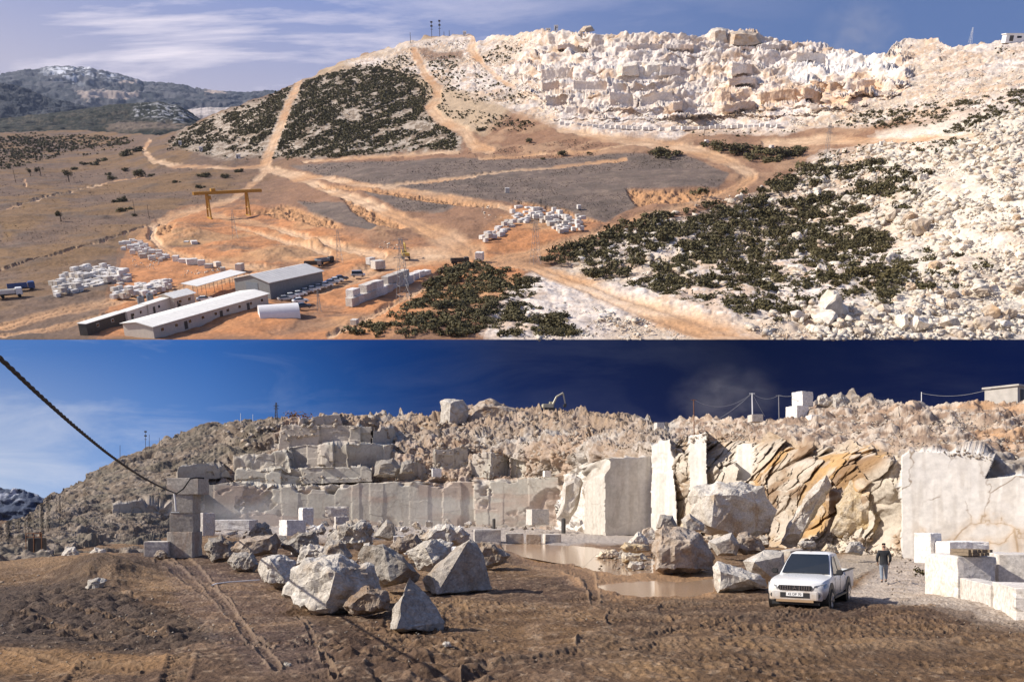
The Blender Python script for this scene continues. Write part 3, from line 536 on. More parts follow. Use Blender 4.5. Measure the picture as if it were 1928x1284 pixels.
    h[near] += hh; tread = np.zeros(px.shape, np.float32); tread[near] = tt; lugs = np.zeros(px.shape, np.float32); lugs[near] = tt * sstep(-.02, .0, hh)
    # heap of pushed-up mud on the left
    mx = np.exp(-(((px + wx - 190) / 90) ** 2) - ((py + wy - 1082) / 24) ** 2); h += mx * .75 * (.6 + n1)
    cl, _ = facets(P / .5, 9); churn = edge_poly(px + wx, py + wy, [(0, 1130), (150, 1090), (330, 1140), (420, 1190), (300, 1220), (0, 1190)], 20) + edge_poly(px + wx, py + wy, [(560, 1190), (800, 1200), (1000, 1230), (900, 1300), (600, 1300)], 30)
    h += np.clip(churn, 0, 1) * (cl - .5) * .22; h = h * (1 - pud) - pud * .06
    far = sstep(1030, 985, py); h = lerp(h, (n2 - .4) * .5, far * (1 - pud))
    P[..., 2] += h
    C = lambda *c: np.array(c, np.float32)
    col = np.zeros(px.shape + (3,), np.float32) + C(.150, .088, .044)
    def lay(m, c):
        nonlocal col
        col = col * (1 - m[..., None]) + np.asarray(c, np.float32) * m[..., None]
    lay(sstep(.45, .65, n1), C(.235, .145, .075)); lay(sstep(.5, .68, n3) * .8, C(.085, .052, .036)); lay(sstep(.55, .72, n2) * .5, C(.26, .17, .105)); lay(sstep(.46, .6, fbm(P / np.array([2.2, 1.1, 1], np.float32), 77, 4)) * .55, C(.060, .033, .019)); lay(sstep(.63, .72, fbm(P / .22, 79, 3)) * .6, C(.32, .23, .15))
    lay(edge_poly(px + wx, py + wy, [(-400, 1112), (150, 1095), (330, 1150), (430, 1200), (280, 1225), (-400, 1195)], 18) * .75, C(.062, .045, .036)); lay(mx * .7, C(.06, .042, .03))  # lower left band: shadow painted as dark ground; then the heap's dark mud
    lay(edge_poly(px + wx, py + wy, [(-400, 1215), (250, 1225), (370, 1260), (250, 1275), (-400, 1240)], 10) * .7, C(.27, .155, .07)); lay(edge_poly(px + wx, py + wy, [(-400, 1052), (150, 1048), (260, 1052), (150, 1075), (-400, 1085)], 8) * .7, C(.25, .155, .08))
    pale = edge_poly(px + wx, py + wy, [(1560, 1130), (1640, 1085), (1700, 1040), (1700, 1000), (2300, 1000), (2300, 1220), (1900, 1175), (1720, 1140)], 12); lay(pale * .9, C(.50, .42, .34)); lay(pale * sstep(.5, .65, n2) * .7, C(.36, .28, .21))
    lay(edge_poly(px + wx, py + wy, [(400, 1010), (380, 975), (1110, 975), (1280, 1000), (1280, 1020), (1000, 1030), (900, 1020)], 6), C(.38, .325, .275))
    lay(edge_poly(px + wx, py + wy, [(1440, 1060), (1620, 1040), (1700, 1050), (1600, 1090), (1460, 1075)], 6) * .8, C(.42, .35, .27))
    lay(edge_poly(px + wx, py + wy, [(940, 1030), (1130, 1030), (1340, 1065), (1350, 1130), (1150, 1130), (1000, 1060)], 12) * .85, C(.34, .20, .10))
    lay(tr * .45, C(.10, .062, .038)); lay(rut * .4, C(.27, .185, .115)); lay(right * sstep(.5, .6, lug * .5 + .5) * .35, C(.09, .058, .036))  # dark colour of the tyre tracks and of the painted shadow lines
    lay(tread * .5, C(.085, .048, .024)); lay(lugs * .55, C(.27, .165, .085))
    wet = np.clip(tread * .35 + edge_poly(px + wx, py + wy, [(300, 1060), (480, 1080), (620, 1190), (620, 1284), (480, 1284), (340, 1150)], 16) * .7 + pud + edge_poly(px + wx, py + wy, [(930, 1015), (1130, 1020), (1350, 1080), (1350, 1125), (1130, 1128), (960, 1060)], 8) * .6, 0, 1)
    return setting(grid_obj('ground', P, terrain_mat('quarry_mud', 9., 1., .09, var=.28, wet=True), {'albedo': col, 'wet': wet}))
ground_floor()

def puddles():
    m, n, b = material('muddy_water'); b.inputs['Base Color'].default_value = (.42, .28, .17, 1); b.inputs['Roughness'].default_value = .12; b.inputs['IOR'].default_value = 1.33
    g = n.new('ShaderNodeNewGeometry'); bp = n.new('ShaderNodeBump'); bp.inputs['Strength'].default_value = .12; bp.inputs['Distance'].default_value = .02
    n.l.new(n.noise(g.outputs['Position'], 3, 3), bp.inputs['Height']); n.l.new(bp.outputs[0], b.inputs['Normal'])
    for ip, p in enumerate(PUDDLES):
        c = np.mean(p, 0); q = []
        for i in range(len(p)):
            a, bb = np.array(p[i]), np.array(p[(i + 1) % len(p)])
            for k in range(6): q.append(a + (bb - a) * k / 6)
        q = np.array(q); q = c + (q - c) * 1.06
        P = low(q[:, 0], q[:, 1], gz(q[:, 0], q[:, 1])); P[:, 2] = -.035 - .006 * ip
        setting(mesh_obj('puddle', P, [list(range(len(P)))], m))
puddles()

# ------------------------------------------------------------------ the sky behind the quarry: a tall curved backdrop that ends where the hillside begins
def quarry_sky():
    D0 = 225.4; top = CH + (HY - 639.5) / F * D0
    X = np.r_[-420, -330, np.linspace(-300, 300, 41), 330, 420]; y = np.where(abs(X) > 300, D0 - (abs(X) - 300) * .5, D0)
    Z = np.linspace(-6, top, 12)
    P = np.stack([np.broadcast_to(X, (12, len(X))), np.broadcast_to(y, (12, len(X))), np.broadcast_to(Z[:, None], (12, len(X)))], -1)
    m = bpy.data.materials.new('deep_blue_sky'); m.use_nodes = True; n = NT(m.node_tree); n.n.clear(); m.cycles.emission_sampling = 'NONE'
    out = n.new('ShaderNodeOutputMaterial'); em = n.new('ShaderNodeEmission'); g = n.new('ShaderNodeNewGeometry'); sp = n.new('ShaderNodeSeparateXYZ'); n.l.new(g.outputs['Position'], sp.inputs[0])
    xr = n.math('DIVIDE', n.math('ADD', sp.outputs[0], 130), 260); zr = n.math('DIVIDE', sp.outputs[2], top)
    ht = n.ramp(xr, [(0, (.085, .20, .50)), (.2, (.035, .13, .42)), (.36, (.008, .045, .20)), (.5, (.007, .017, .075)), (.7, (.0045, .009, .038)), (1, (.004, .010, .055))])
    hb = n.ramp(xr, [(0, (.42, .52, .72)), (.14, (.20, .36, .70)), (.3, (.05, .17, .48)), (.42, (.012, .05, .2)), (.55, (.014, .024, .10)), (.75, (.012, .017, .06)), (1, (.004, .010, .06))])
    zf = n.new('ShaderNodeMapRange'); n.put(zf.inputs[0], zr); zf.inputs[1].default_value = .15; zf.inputs[2].default_value = .95
    c = n.mix(zf.outputs[0], hb, ht)
    mp = n.mapping(g.outputs['Position'], (.012, .012, .05), (0, R(10), 0), (2.2, 0, .4)); cz = n.noise(mp, 1.6, 7, .62, .6)
    left = n.ramp(xr, [(0, 1.), (.2, .5), (.36, .10), (1, .03)])
    cl = n.math('MULTIPLY', n.ramp(cz, [(.47, 0), (.74, 1)]), left); cl = n.math('MULTIPLY', cl, n.ramp(zr, [(.2, 1), (.9, .55)]))
    c = n.mix(n.math('MULTIPLY', cl, .75), c, (.62, .66, .78)); n.l.new(c, em.inputs[0]); em.inputs[1].default_value = .78
    n.l.new(em.outputs[0], out.inputs[0])
    return setting(grid_obj('sky', P, m, flip=False))
quarry_sky()

# ------------------------------------------------------------------ boulders and sawn blocks of the quarry floor
def rock_mat(name, base, alt, stain=None, sc=1., bump=.6):
    if name in MATS: return MATS[name]
    m, n, b = material(name); tc = n.new('ShaderNodeTexCoord'); oi = n.new('ShaderNodeObjectInfo')
    vec = n.new('ShaderNodeVectorMath', operation='ADD'); n.l.new(tc.outputs['Object'], vec.inputs[0]); n.l.new(n.math('MULTIPLY', oi.outputs['Random'], 51.), vec.inputs[1]); v = vec.outputs[0]
    c = n.mix(n.ramp(n.noise(v, .9 * sc, 6, .65, .3), [(.38, 0), (.64, 1)]), base, alt)
    if stain: c = n.mix(n.math('MULTIPLY', n.ramp(n.noise(v, .5 * sc, 4, .6, .8), [(.52, 0), (.66, 1)]), .8), c, stain)
    c = n.mix(1, c, n.ramp(n.noise(v, 9 * sc, 8, .75), [(.32, .55), (.66, 1.18)]), 'MULTIPLY')
    tone = n.new('ShaderNodeMapRange'); n.put(tone.inputs[0], oi.outputs['Random']); tone.inputs[3].default_value = .82; tone.inputs[4].default_value = 1.12
    c = n.mix(1, c, tone.outputs[0], 'MULTIPLY'); n.l.new(c, b.inputs['Base Color'])
    b.inputs['Roughness'].default_value = .92; b.inputs['Specular IOR Level'].default_value = .25
    bp = n.new('ShaderNodeBump'); bp.inputs['Strength'].default_value = bump; bp.inputs['Distance'].default_value = .07 / sc
    h = n.math('ADD', n.math('ADD', n.noise(v, 4.5 * sc, 10, .76, .5), n.math('MULTIPLY', n.voro(v, 5 * sc), .5)), n.math('MULTIPLY', n.ramp(n.voro(n.mapping(v, (1, 1, 2.2), (.5, .3, 0)), 2.2 * sc, 'DISTANCE_TO_EDGE'), [(0, 0), (.06, 1)]), .35)); n.l.new(h, bp.inputs['Height']); n.l.new(bp.outputs[0], b.inputs['Normal'])
    MATS[name] = m; return m
GREYROCK = rock_mat('grey_limestone', (.41, .375, .325), (.30, .26, .215), (.25, .175, .11))
PALEROCK = rock_mat('pale_limestone', (.60, .555, .49), (.47, .42, .35), (.40, .29, .19))
BROWNROCK = rock_mat('brown_limestone', (.33, .25, .18), (.42, .36, .30), (.26, .165, .095))
CREAMROCK = rock_mat('cream_limestone', (.60, .50, .37), (.52, .38, .20), (.62, .56, .47))
SAWN = rock_mat('sawn_marble', (.66, .61, .55), (.60, .55, .485), (.55, .46, .36), .8, .12)
SAWNGREY = rock_mat('sawn_grey_marble', (.47, .43, .37), (.39, .345, .29), (.36, .26, .19), .8, .12)
WHITEBLOCK = rock_mat('white_marble', (.80, .775, .74), (.74, .69, .63), None, .6, .2)
TANROCK = rock_mat('tan_limestone', (.62, .53, .43), (.50, .39, .28), (.55, .36, .20), .35, .6)
WHITEROCK = rock_mat('white_limestone', (.84, .77, .655), (.78, .68, .56), (.62, .45, .30), .35, .6)

def hull_mesh(name, pts, cuts=2, rough=.06, seed=0, levels=True):
    """convex angular rock from the given corner points, broken up with noise"""
    bm = bmesh.new()
    for p in pts: bm.verts.new(p)
    r = bmesh.ops.convex_hull(bm, input=bm.verts)
    bmesh.ops.delete(bm, geom=list({g for g in r['geom_interior'] + r['geom_unused'] if isinstance(g, bmesh.types.BMVert)}), context='VERTS')
    size = max((max(v.co[i] for v in bm.verts) - min(v.co[i] for v in bm.verts)) for i in range(3))
    for k in range(cuts + (cuts > 2)):
        bmesh.ops.subdivide_edges(bm, edges=[e for e in bm.edges if e.calc_length() > size / (16 if cuts > 2 else 5)], cuts=1 if k else 2, use_grid_fill=True)
        bmesh.ops.triangulate(bm, faces=bm.faces)
    bm.normal_update()
    if rough and cuts:
        co = np.array([v.co[:] for v in bm.verts], np.float32); no = np.array([v.normal[:] for v in bm.verts], np.float32)
        q = co / size
        d = (fbm(q * 4 + seed, seed, 4) - .5) * 1.8 + (facets(q * 4.5 + seed * 1.7 + fbm(q * 9, seed + 2, 3)[:, None] * .5, seed + 3)[0] - .5) * 1.5 + (fbm(q * 15 + seed, seed + 9, 4) - .5) * 1.0
        co = co + no * (d * rough * size)[:, None]
        for v, c in zip(bm.verts, co): v.co = c
    me = bpy.data.meshes.new(name); bm.to_mesh(me); bm.free(); return me

def boulder(outline, D, front=(), mat=GREYROCK, label='', group=None, rough=.045, seed=1, thick=None, name='boulder', cat='boulder', cuts=3):
    """outline: photo pixels; front: (px, py, metres nearer); rests at depth D"""
    o = np.array(outline, float); c = o.mean(0); w = np.ptp(o[:, 0]) / F * D; th = thick or w * .8
    pts = [low(x, y, D + th * .38) for x, y in o]
    pts += [low(c[0] + (x - c[0]) * .72, c[1] + (y - c[1]) * .72 + (4 if y > c[1] else 2), D + th * .9) for x, y in o]
    pts += [low(x, y, D + th * .38 - f) for x, y, f in front]
    if not front: pts += [low(c[0] + (x - c[0]) * .62, c[1] + (y - c[1]) * .62 + 2, D + th * .05) for x, y in o]
    pts = np.array(pts); org = low(c[0], o[:, 1].max(), D + th * .38)
    me = hull_mesh(name, [Vector(p - org) for p in pts], cuts, rough, seed); me.materials.append(mat)
    ob = bpy.data.objects.new(name, me); COL.objects.link(ob); ob.location = v3(org)
    return tag(ob, label, cat, group)

def box_block(name, w, d, h, mat, label, cat='marble block', group=None, chip=.012, seed=0, bevel=.02):
    bm = bmesh.new(); bmesh.ops.create_cube(bm, size=1)
    for v in bm.verts: v.co = (v.co.x * w, v.co.y * d, (v.co.z + .5) * h)
    bmesh.ops.bevel(bm, geom=bm.edges, offset=bevel, segments=1, affect='EDGES')
    bmesh.ops.subdivide_edges(bm, edges=[e for e in bm.edges if e.calc_length() > min(w, d, h) * .4], cuts=6, use_grid_fill=True)
    co = np.array([v.co[:] for v in bm.verts], np.float32); s_ = max(w, d, h)
    ed = (fbm(co / s_ * 7 + seed, seed, 4) - .5) * chip * s_ * 2.2
    cx = np.abs(co / np.array([w / 2, d / 2, h / 2]) - np.array([0, 0, 1])); near = np.sort(cx, 1)[:, 1] > .96    # rim of the block: chipped
    bite = near * np.maximum(0, fbm(co / s_ * 11 + seed, seed + 5, 3) - .52) * chip * 9 * s_
    cen = np.array([0, 0, h / 2], np.float32); dirn = (co - cen); dirn /= np.linalg.norm(dirn, axis=1, keepdims=True) + 1e-6
    co = co + dirn * (ed - bite)[:, None]
    for v, c in zip(bm.verts, co): v.co = c
    me = bpy.data.meshes.new(name); bm.to_mesh(me); bm.free(); me.materials.append(mat)
    o = bpy.data.objects.new(name, me); COL.objects.link(o); return tag(o, label, cat, group)

def block_px(x0, y0, x1, y1, D, depth, mat, label, rz=0, seed=0, chip=.012, z0=None, name='marble_block'):
    w = (x1 - x0) / F * D; h = (y1 - y0) / F * D; wd = w / (abs(math.cos(rz)) + depth / w * abs(math.sin(rz)))
    o = box_block(name, wd, depth * wd / w, h, mat, label, seed=seed, chip=chip)
    p = low((x0 + x1) / 2, y1, D + depth / 2); o.location = v3(p); o.rotation_euler = (0, 0, rz)
    if z0 is not None: o.location.z = z0
    return o

B = boulder
B([(533, 1118), (546, 1072), (580, 1050), (640, 1042), (695, 1062), (722, 1100), (727, 1142), (690, 1157), (600, 1154), (560, 1141)], 26.6, [(588, 1062, .5), (560, 1100, .7), (632, 1074, 1.3), (612, 1150, 1.5), (560, 1138, .8)], PALEROCK, 'largest pale rough boulder at the front of the rock pile', rough=.06, seed=3)
B([(642, 1142), (660, 1118), (690, 1102), (725, 1110), (737, 1130), (732, 1147), (700, 1157), (655, 1156)], 25.2, (), BROWNROCK, 'small flattish brown stone lying against the largest pale boulder', rough=.05, seed=5)
B([(735, 1182), (742, 1140), (765, 1092), (772, 1082), (785, 1100), (820, 1140), (840, 1170), (835, 1186), (790, 1189)], 23., [(760, 1112, .5), (752, 1150, .9), (746, 1184, 1.25)], GREYROCK, 'upright pointed stone standing nearest to the camera before the rock pile', rough=.035, seed=7)
B([(793, 1090), (806, 1078), (858, 1030), (885, 1012), (900, 1020), (912, 1060), (928, 1108), (900, 1117), (830, 1121), (800, 1112)], 32., [(812, 1078, 1.0), (880, 1020, .6), (822, 1118, 1.7)], GREYROCK, 'tall wedge of grey rock with a long sunlit sloping edge', rough=.022, seed=9)
B([(898, 1040), (906, 1019), (930, 1021), (962, 1045), (945, 1062), (915, 1071), (900, 1066)], 45, (), GREYROCK, 'grey boulder behind the tall wedge, beside the wet mud', rough=.04, seed=11)
B([(762, 1040), (790, 1020), (830, 1012), (855, 1022), (845, 1052), (815, 1078), (788, 1072)], 38, [(800, 1030, .9), (815, 1060, 1.2)], PALEROCK, 'pale boulder tucked behind the long edge of the wedge', rough=.05, seed=13)
B([(668, 1045), (680, 1025), (720, 1020), (755, 1040), (792, 1082), (775, 1100), (720, 1106), (690, 1090)], 31, [(722, 1028, .7), (770, 1070, .9), (735, 1095, 1.2)], GREYROCK, 'dark grey broken boulder in the middle of the rock pile', rough=.04, seed=15)
B([(600, 1048), (615, 1018), (640, 1014), (666, 1048), (660, 1066), (610, 1062)], 36, (), GREYROCK, 'grey boulder peeking over the largest pale boulder', rough=.045, seed=17)
B([(672, 1052), (685, 1022), (696, 1020), (704, 1046), (700, 1060)], 34.5, (), PALEROCK, 'narrow pale shard in the rock pile with a white face', rough=.03, seed=18)
B([(485, 1072), (492, 1048), (530, 1042), (560, 1055), (552, 1096), (525, 1104), (495, 1096)], 35, [(508, 1052, .8), (500, 1096, .7), (540, 1098, .8)], PALEROCK, 'squarish boulder with a white left side at the left end of the pile', rough=.04, seed=19)
B([(435, 1032), (450, 1014), (520, 1000), (531, 1022), (522, 1042), (445, 1050)], 44, (), BROWNROCK, 'tilted slab with a rusty brown end on the left of the pile', rough=.04, seed=21)
B([(383, 1036), (392, 1012), (415, 1008), (440, 1018), (446, 1056), (400, 1062)], 50, (), GREYROCK, 'dark boulder right beside the stacked block tower', rough=.05, seed=23)
B([(425, 1056), (440, 1040), (475, 1038), (490, 1062), (480, 1078), (440, 1074)], 42, (), GREYROCK, 'low dark boulder in shade in front of the tilted slab', rough=.05, seed=24)
B([(528, 1026), (560, 1000), (595, 996), (606, 1030), (560, 1048)], 45, (), GREYROCK, 'low grey boulder behind the squarish white sided one', rough=.05, seed=25)
B([(556, 1062), (570, 1030), (600, 1024), (622, 1040), (615, 1064)], 37, (), PALEROCK, 'pale rubble lump on the crest of the rock pile', rough=.09, seed=26)
B([(622, 1018), (650, 980), (690, 977), (706, 1010), (700, 1026), (640, 1030)], 50, (), PALEROCK, 'very rough white boulder at the back of the rock pile', rough=.1, seed=27)
B([(700, 1010), (728, 977), (742, 985), (746, 1012), (735, 1018)], 57, (), GREYROCK, 'triangular smooth grey faced rock behind the pile', rough=.015, seed=29)
B([(788, 1014), (800, 996), (840, 985), (870, 990), (892, 1006), (880, 1022), (800, 1026)], 52, (), PALEROCK, 'wide pale boulder at the back right of the pile', rough=.07, seed=31)
B([(735, 1030), (750, 1010), (785, 1004), (800, 1022), (780, 1040), (745, 1042)], 48, (), BROWNROCK, 'brown edged stone between the triangular rock and the wedge', rough=.05, seed=33)
B([(466, 1008), (480, 985), (500, 982), (518, 1006), (505, 1016), (475, 1016)], 56, (), GREYROCK, 'mound shaped rock behind the tilted slab', rough=.08, seed=35)
B([(1226, 1032), (1229, 1000), (1250, 986), (1290, 992), (1320, 1005), (1346, 1046), (1338, 1073), (1290, 1081), (1232, 1076)], 42, [(1245, 1005, .9), (1240, 1068, 1.2), (1300, 1020, 1.3), (1310, 1072, 1.1)], BROWNROCK, 'big brown boulder standing at the edge of the long puddle', rough=.055, seed=37)
B([(1235, 994), (1243, 968), (1266, 970), (1276, 990), (1265, 1000)], 46, (), GREYROCK, 'small grey stone perched behind the big brown boulder', rough=.02, seed=39)
B([(1282, 978), (1298, 965), (1326, 986), (1326, 1000), (1290, 1004)], 47, (), PALEROCK, 'white split stone perched on the right shoulder of the brown boulder', rough=.02, seed=41)
B([(1295, 935), (1304, 914), (1350, 906), (1396, 905), (1440, 915), (1460, 960), (1450, 1002), (1420, 1014), (1360, 1008), (1318, 998), (1297, 978)], 62, [(1312, 930, 1.6), (1345, 930, 2.4), (1340, 990, 2.2), (1390, 935, 2.0), (1375, 1005, 1.9)], PALEROCK, 'giant boulder under the cliff, white on its left side', rough=.035, seed=43)
B([(1333, 1018), (1378, 1002), (1393, 1025), (1387, 1046), (1350, 1046)], 54, (), PALEROCK, 'smooth pale five sided block below the giant boulder', rough=.012, seed=45)
B([(1384, 1034), (1388, 1004), (1408, 998), (1436, 1020), (1445, 1040), (1400, 1044)], 55, (), BROWNROCK, 'brown rock leaning on the smooth five sided block', rough=.05, seed=47)
B([(1340, 1066), (1350, 1055), (1400, 1068), (1440, 1090), (1446, 1106), (1400, 1113), (1350, 1120), (1343, 1092)], 32.5, [(1356, 1075, .7), (1355, 1110, .8), (1410, 1090, .7)], PALEROCK, 'white wedge of rock just left of the pickup', rough=.03, seed=49)
B([(1398, 1056), (1440, 1034), (1476, 1037), (1482, 1106), (1450, 1111), (1412, 1086)], 35.5, [(1420, 1058, 1.0), (1470, 1048, .7), (1470, 1102, .7)], PALEROCK, 'large smooth sided pale boulder directly behind the pickup bonnet', rough=.015, seed=51)
block_px(1477, 1033, 1515, 1078, 37, .9, SAWNGREY, 'small grey sawn block leaning behind the pickup windscreen', .35, 5).rotation_euler = (0, R(-8), .3)
B([(1464, 1028), (1480, 985), (1520, 930), (1558, 890), (1566, 912), (1532, 972), (1502, 1030)], 63, (), PALEROCK, 'long white slab leaning steeply against the broken cliff', rough=.04, seed=53)
B([(1562, 1002), (1575, 950), (1600, 905), (1640, 886), (1690, 900), (1697, 1000), (1640, 1016), (1580, 1016)], 61.5, [(1585, 960, 1.2), (1640, 905, 1.0), (1640, 1000, 2.), (1685, 950, 1.2)], CREAMROCK, 'cream and ochre buttress of rock at the foot of the cliff', rough=.05, seed=55)
B([(1180, 1022), (1200, 1000), (1215, 1008), (1222, 1026), (1200, 1030)], 58, (), PALEROCK, 'pointed stone on top of the slab heap by the puddle', rough=.04, seed=57)
B([(1166, 1030), (1175, 1022), (1222, 1024), (1228, 1036), (1180, 1042)], 54, (), CREAMROCK, 'flat greenish slab in the heap by the puddle', rough=.04, seed=59)
B([(1168, 1048), (1172, 1040), (1210, 1040), (1226, 1052), (1200, 1060), (1172, 1058)], 50, (), CREAMROCK, 'split flat stone under the greenish slab', rough=.05, seed=61)
B([(1180, 1068), (1186, 1056), (1212, 1058), (1216, 1070), (1195, 1074)], 46, (), PALEROCK, 'white pebble sized boulder at the water edge of the slab heap', rough=.04, seed=63)
B([(1120, 1048), (1130, 1036), (1160, 1034), (1168, 1046), (1140, 1054)], 56, (), CREAMROCK, 'low muddy stone at the left foot of the slab heap', rough=.07, seed=65)
B([(158, 1110), (166, 1092), (186, 1085), (201, 1092), (192, 1106), (170, 1118)], 33.5, (), PALEROCK, 'lone pale rock half buried in the heap of mud', rough=.05, seed=67)
B([(288, 1046), (296, 1036), (312, 1036), (322, 1048), (305, 1054)], 53, (), BROWNROCK, 'round brown stone before the low block of the tower', rough=.05, seed=69)
B([(1150, 800), (1152, 775), (1, 1)][:0] or [(829, 797), (829, 756), (838, 750), (872, 752), (885, 770), (878, 800)], 186, [(836, 756, 2.), (848, 758, 3.5), (846, 796, 3.5), (872, 775, 2.)], PALEROCK, 'huge squared white block standing on the quarry crest', rough=.03, seed=71)
B([(872, 800), (885, 765), (910, 753), (950, 757), (984, 776), (960, 788), (900, 800)], 188, (), BROWNROCK, 'rounded brown rock mass beside the huge crest block', rough=.05, seed=73)
B([(1534, 762), (1540, 744), (1556, 742), (1568, 756), (1560, 768)], 92, (), PALEROCK, 'pale boulder on the crest next to the two stacked blocks', rough=.05, seed=75)
B([(1566, 778), (1568, 745), (1584, 738), (1600, 752), (1602, 776), (1585, 784)], 91, (), PALEROCK, 'tall split boulder on the crest heap', rough=.04, seed=77)
B([(1602, 784), (1612, 762), (1640, 758), (1664, 764), (1660, 780), (1630, 788)], 90, (), PALEROCK, 'broad pale boulder at the foot of the crest heap', rough=.06, seed=79)
for i, (ol, D, mt, lb) in enumerate([([(60, 1048), (72, 1034), (95, 1036), (104, 1048), (85, 1054)], 56, GREYROCK, 'grey stone at the foot of the far left slope'), ([(112, 1050), (124, 1030), (142, 1028), (150, 1046), (130, 1054)], 56, PALEROCK, 'pale pinkish stone at the foot of the left slope'), ([(160, 1046), (178, 1030), (196, 1032), (202, 1046), (180, 1050)], 57, PALEROCK, 'pale stone at the slope foot nearest the mud heap'),
        ([(1590, 1040), (1598, 1020), (1615, 1018), (1630, 1030), (1622, 1046)], 51, PALEROCK, 'white stone in the scree behind the pickup bed'), ([(1545, 1036), (1556, 1022), (1574, 1026), (1580, 1040), (1560, 1044)], 53, CREAMROCK, 'tan stone in the scree above the pickup roof'), ([(1500, 1022), (1512, 1016), (1534, 1018), (1538, 1030), (1510, 1032)], 57, PALEROCK, 'flat white stone lying below the leaning slab'),
        ([(295, 1254), (298, 1246), (308, 1247), (310, 1256)], 17.6, GREYROCK, 'small grey stone on the mud at the lower left'), ([(532, 1254), (536, 1246), (548, 1247), (549, 1257), (538, 1259)], 17.4, PALEROCK, 'fist sized pale stone on the dark rut'), ([(832, 1212), (838, 1206), (848, 1208), (850, 1216), (838, 1217)], 20.2, PALEROCK, 'small white stone on the mud right of the pointed stone'),
        ([(1040, 812), (1052, 796), (1090, 792), (1112, 806), (1100, 826), (1060, 830)], 168, PALEROCK, 'big pale rock below the excavator on the upper quarry slope'), ([(1000, 838), (1015, 812), (1040, 806), (1050, 830), (1020, 842)], 165, PALEROCK, 'rounded pale rock left of the big one on the upper slope'), ([(1130, 826), (1142, 812), (1165, 814), (1170, 828), (1150, 834)], 150, PALEROCK, 'pale rock on the slope above the tall sawn slab'),
        ([(700, 898), (708, 868), (740, 862), (756, 880), (750, 900)], 154, GREYROCK, 'rough rock on the bench left of the white cube'), ([(752, 892), (756, 868), (778, 864), (782, 890)], 153, GREYROCK, 'grey squared rock on the main bench'), ([(1050, 975), (1060, 900), (1085, 885), (1100, 905), (1090, 960), (1070, 985)], 119, PALEROCK, 'steep white rib of rock left of the tall sawn slab')]):
    B(ol, D, (), mt, lb, rough=.05, seed=81 + i, cuts=3 if D < 60 else 2)

K = block_px
K(322, 1000, 374, 1050, 55, 1.6, SAWNGREY, 'bottom block of the stacked tower, standing on the mud', -.06, 1)
K(326, 965, 372, 1001, 55.1, 1.5, SAWNGREY, 'second block from the bottom of the stacked tower', .04, 2)
K(331, 930, 371, 966, 55.1, 1.4, SAWNGREY, 'third block from the bottom of the stacked tower', 0, 3)
K(322, 900, 386, 931, 55, 1.8, SAWNGREY, 'wide top block of the stacked tower', -.05, 4)
K(275, 1018, 324, 1054, 54.5, 1.5, SAWN, 'low pale block at the left foot of the stacked tower', .12, 5)
K(370, 965, 402, 1008, 66, 2., SAWN, 'rounded pale block just right of the stacked tower', -.4, 6, .04)
K(404, 978, 482, 998, 70, 2., WHITEBLOCK, 'long low white block behind the dark boulder', -.1, 7, .02)
K(523, 978, 578, 1008, 62, 2.2, WHITEBLOCK, 'white block with a bright left side behind the pile', .62, 8, .02)
K(560, 955, 592, 988, 78, 1.8, WHITEBLOCK, 'upright white block behind the pile, near the wall', .55, 9, .03)
K(612, 953, 658, 972, 88, 3., SAWN, 'long flat block below the bench wall', .1, 10, .03)
K(626, 972, 660, 996, 72, 2., SAWN, 'rounded cubic block behind the rough white boulder', .3, 11, .04)
K(660, 1004, 702, 1018, 58, 2., WHITEBLOCK, 'thin white slab lying at the back of the pile', -.15, 12, .03)
K(738, 1008, 790, 1024, 56, 2., SAWN, 'low sawn slab right of the triangular rock', .12, 13, .03)
K(890, 996, 944, 1021, 78, 2.5, SAWN, 'longest sawn block of the row beside the wet floor', .08, 14)
K(952, 1003, 986, 1022, 79, 2., SAWNGREY, 'second block of the row beside the wet floor', .05, 15)
K(990, 1005, 1020, 1024, 78, 2., BROWNROCK, 'brown block third in the row beside the wet floor', -.05, 16)
K(1022, 1005, 1056, 1023, 80, 2., SAWN, 'fourth block of the row, at its right end', .1, 17)
K(990, 958, 1034, 988, 110, 3., SAWN, 'tilted pale block in the dust below the wall', .3, 18, .03)
K(1492, 738, 1530, 766, 92, 2., WHITEBLOCK, 'upper of the two stacked blocks on the crest', .5, 19, .03)
K(1481, 765, 1522, 792, 91.5, 2.2, WHITEBLOCK, 'lower of the two stacked blocks on the crest', .45, 20, .03)
K(1520, 782, 1556, 793, 90, 1.5, WHITEBLOCK, 'flat white block lying right of the two stacked blocks', .1, 21)
K(1410, 781, 1434, 795, 94, 1.5, SAWN, 'pale block at the foot of the white crest pole', .1, 22)
K(812, 882, 832, 898, 153, 1.6, WHITEBLOCK, 'small white cube on the main bench', .2, 23)
K(1232, 796, 1250, 816, 128, 1.6, WHITEBLOCK, 'small white cube below the dust on the crest', .2, 24)
K(1022, 886, 1038, 898, 144, 1.5, WHITEBLOCK, 'white cube at the right end of the main bench', .2, 25)
def corner_block(cx_, cy_, lx, ly, rx, wr, h, mat, label, seed):
    """block given by its near bottom corner, its left bottom corner and the width of its right face"""
    a = low(cx_, cy_, gz(cx_, cy_)); l = low(lx, ly, gz(lx, ly)); d = l - a; L = float(np.hypot(d[0], d[1])); u = np.array([d[0] / L, d[1] / L, 0]); r = np.array([u[1], -u[0], 0])
    o = box_block('marble_block', wr, L, h, mat, label, seed=seed); c = a + u * L / 2 + r * wr / 2
    o.matrix_world = Matrix.Translation((c[0], c[1], -.03)) @ Matrix.Rotation(math.atan2(u[1], u[0]) - math.pi / 2, 4, 'Z'); return o
corner_block(1803, 1131, 1741, 1118, 0, 1.35, 1.55, SAWN, 'tallest cream block on the right carrying a bundle of timber', 31)
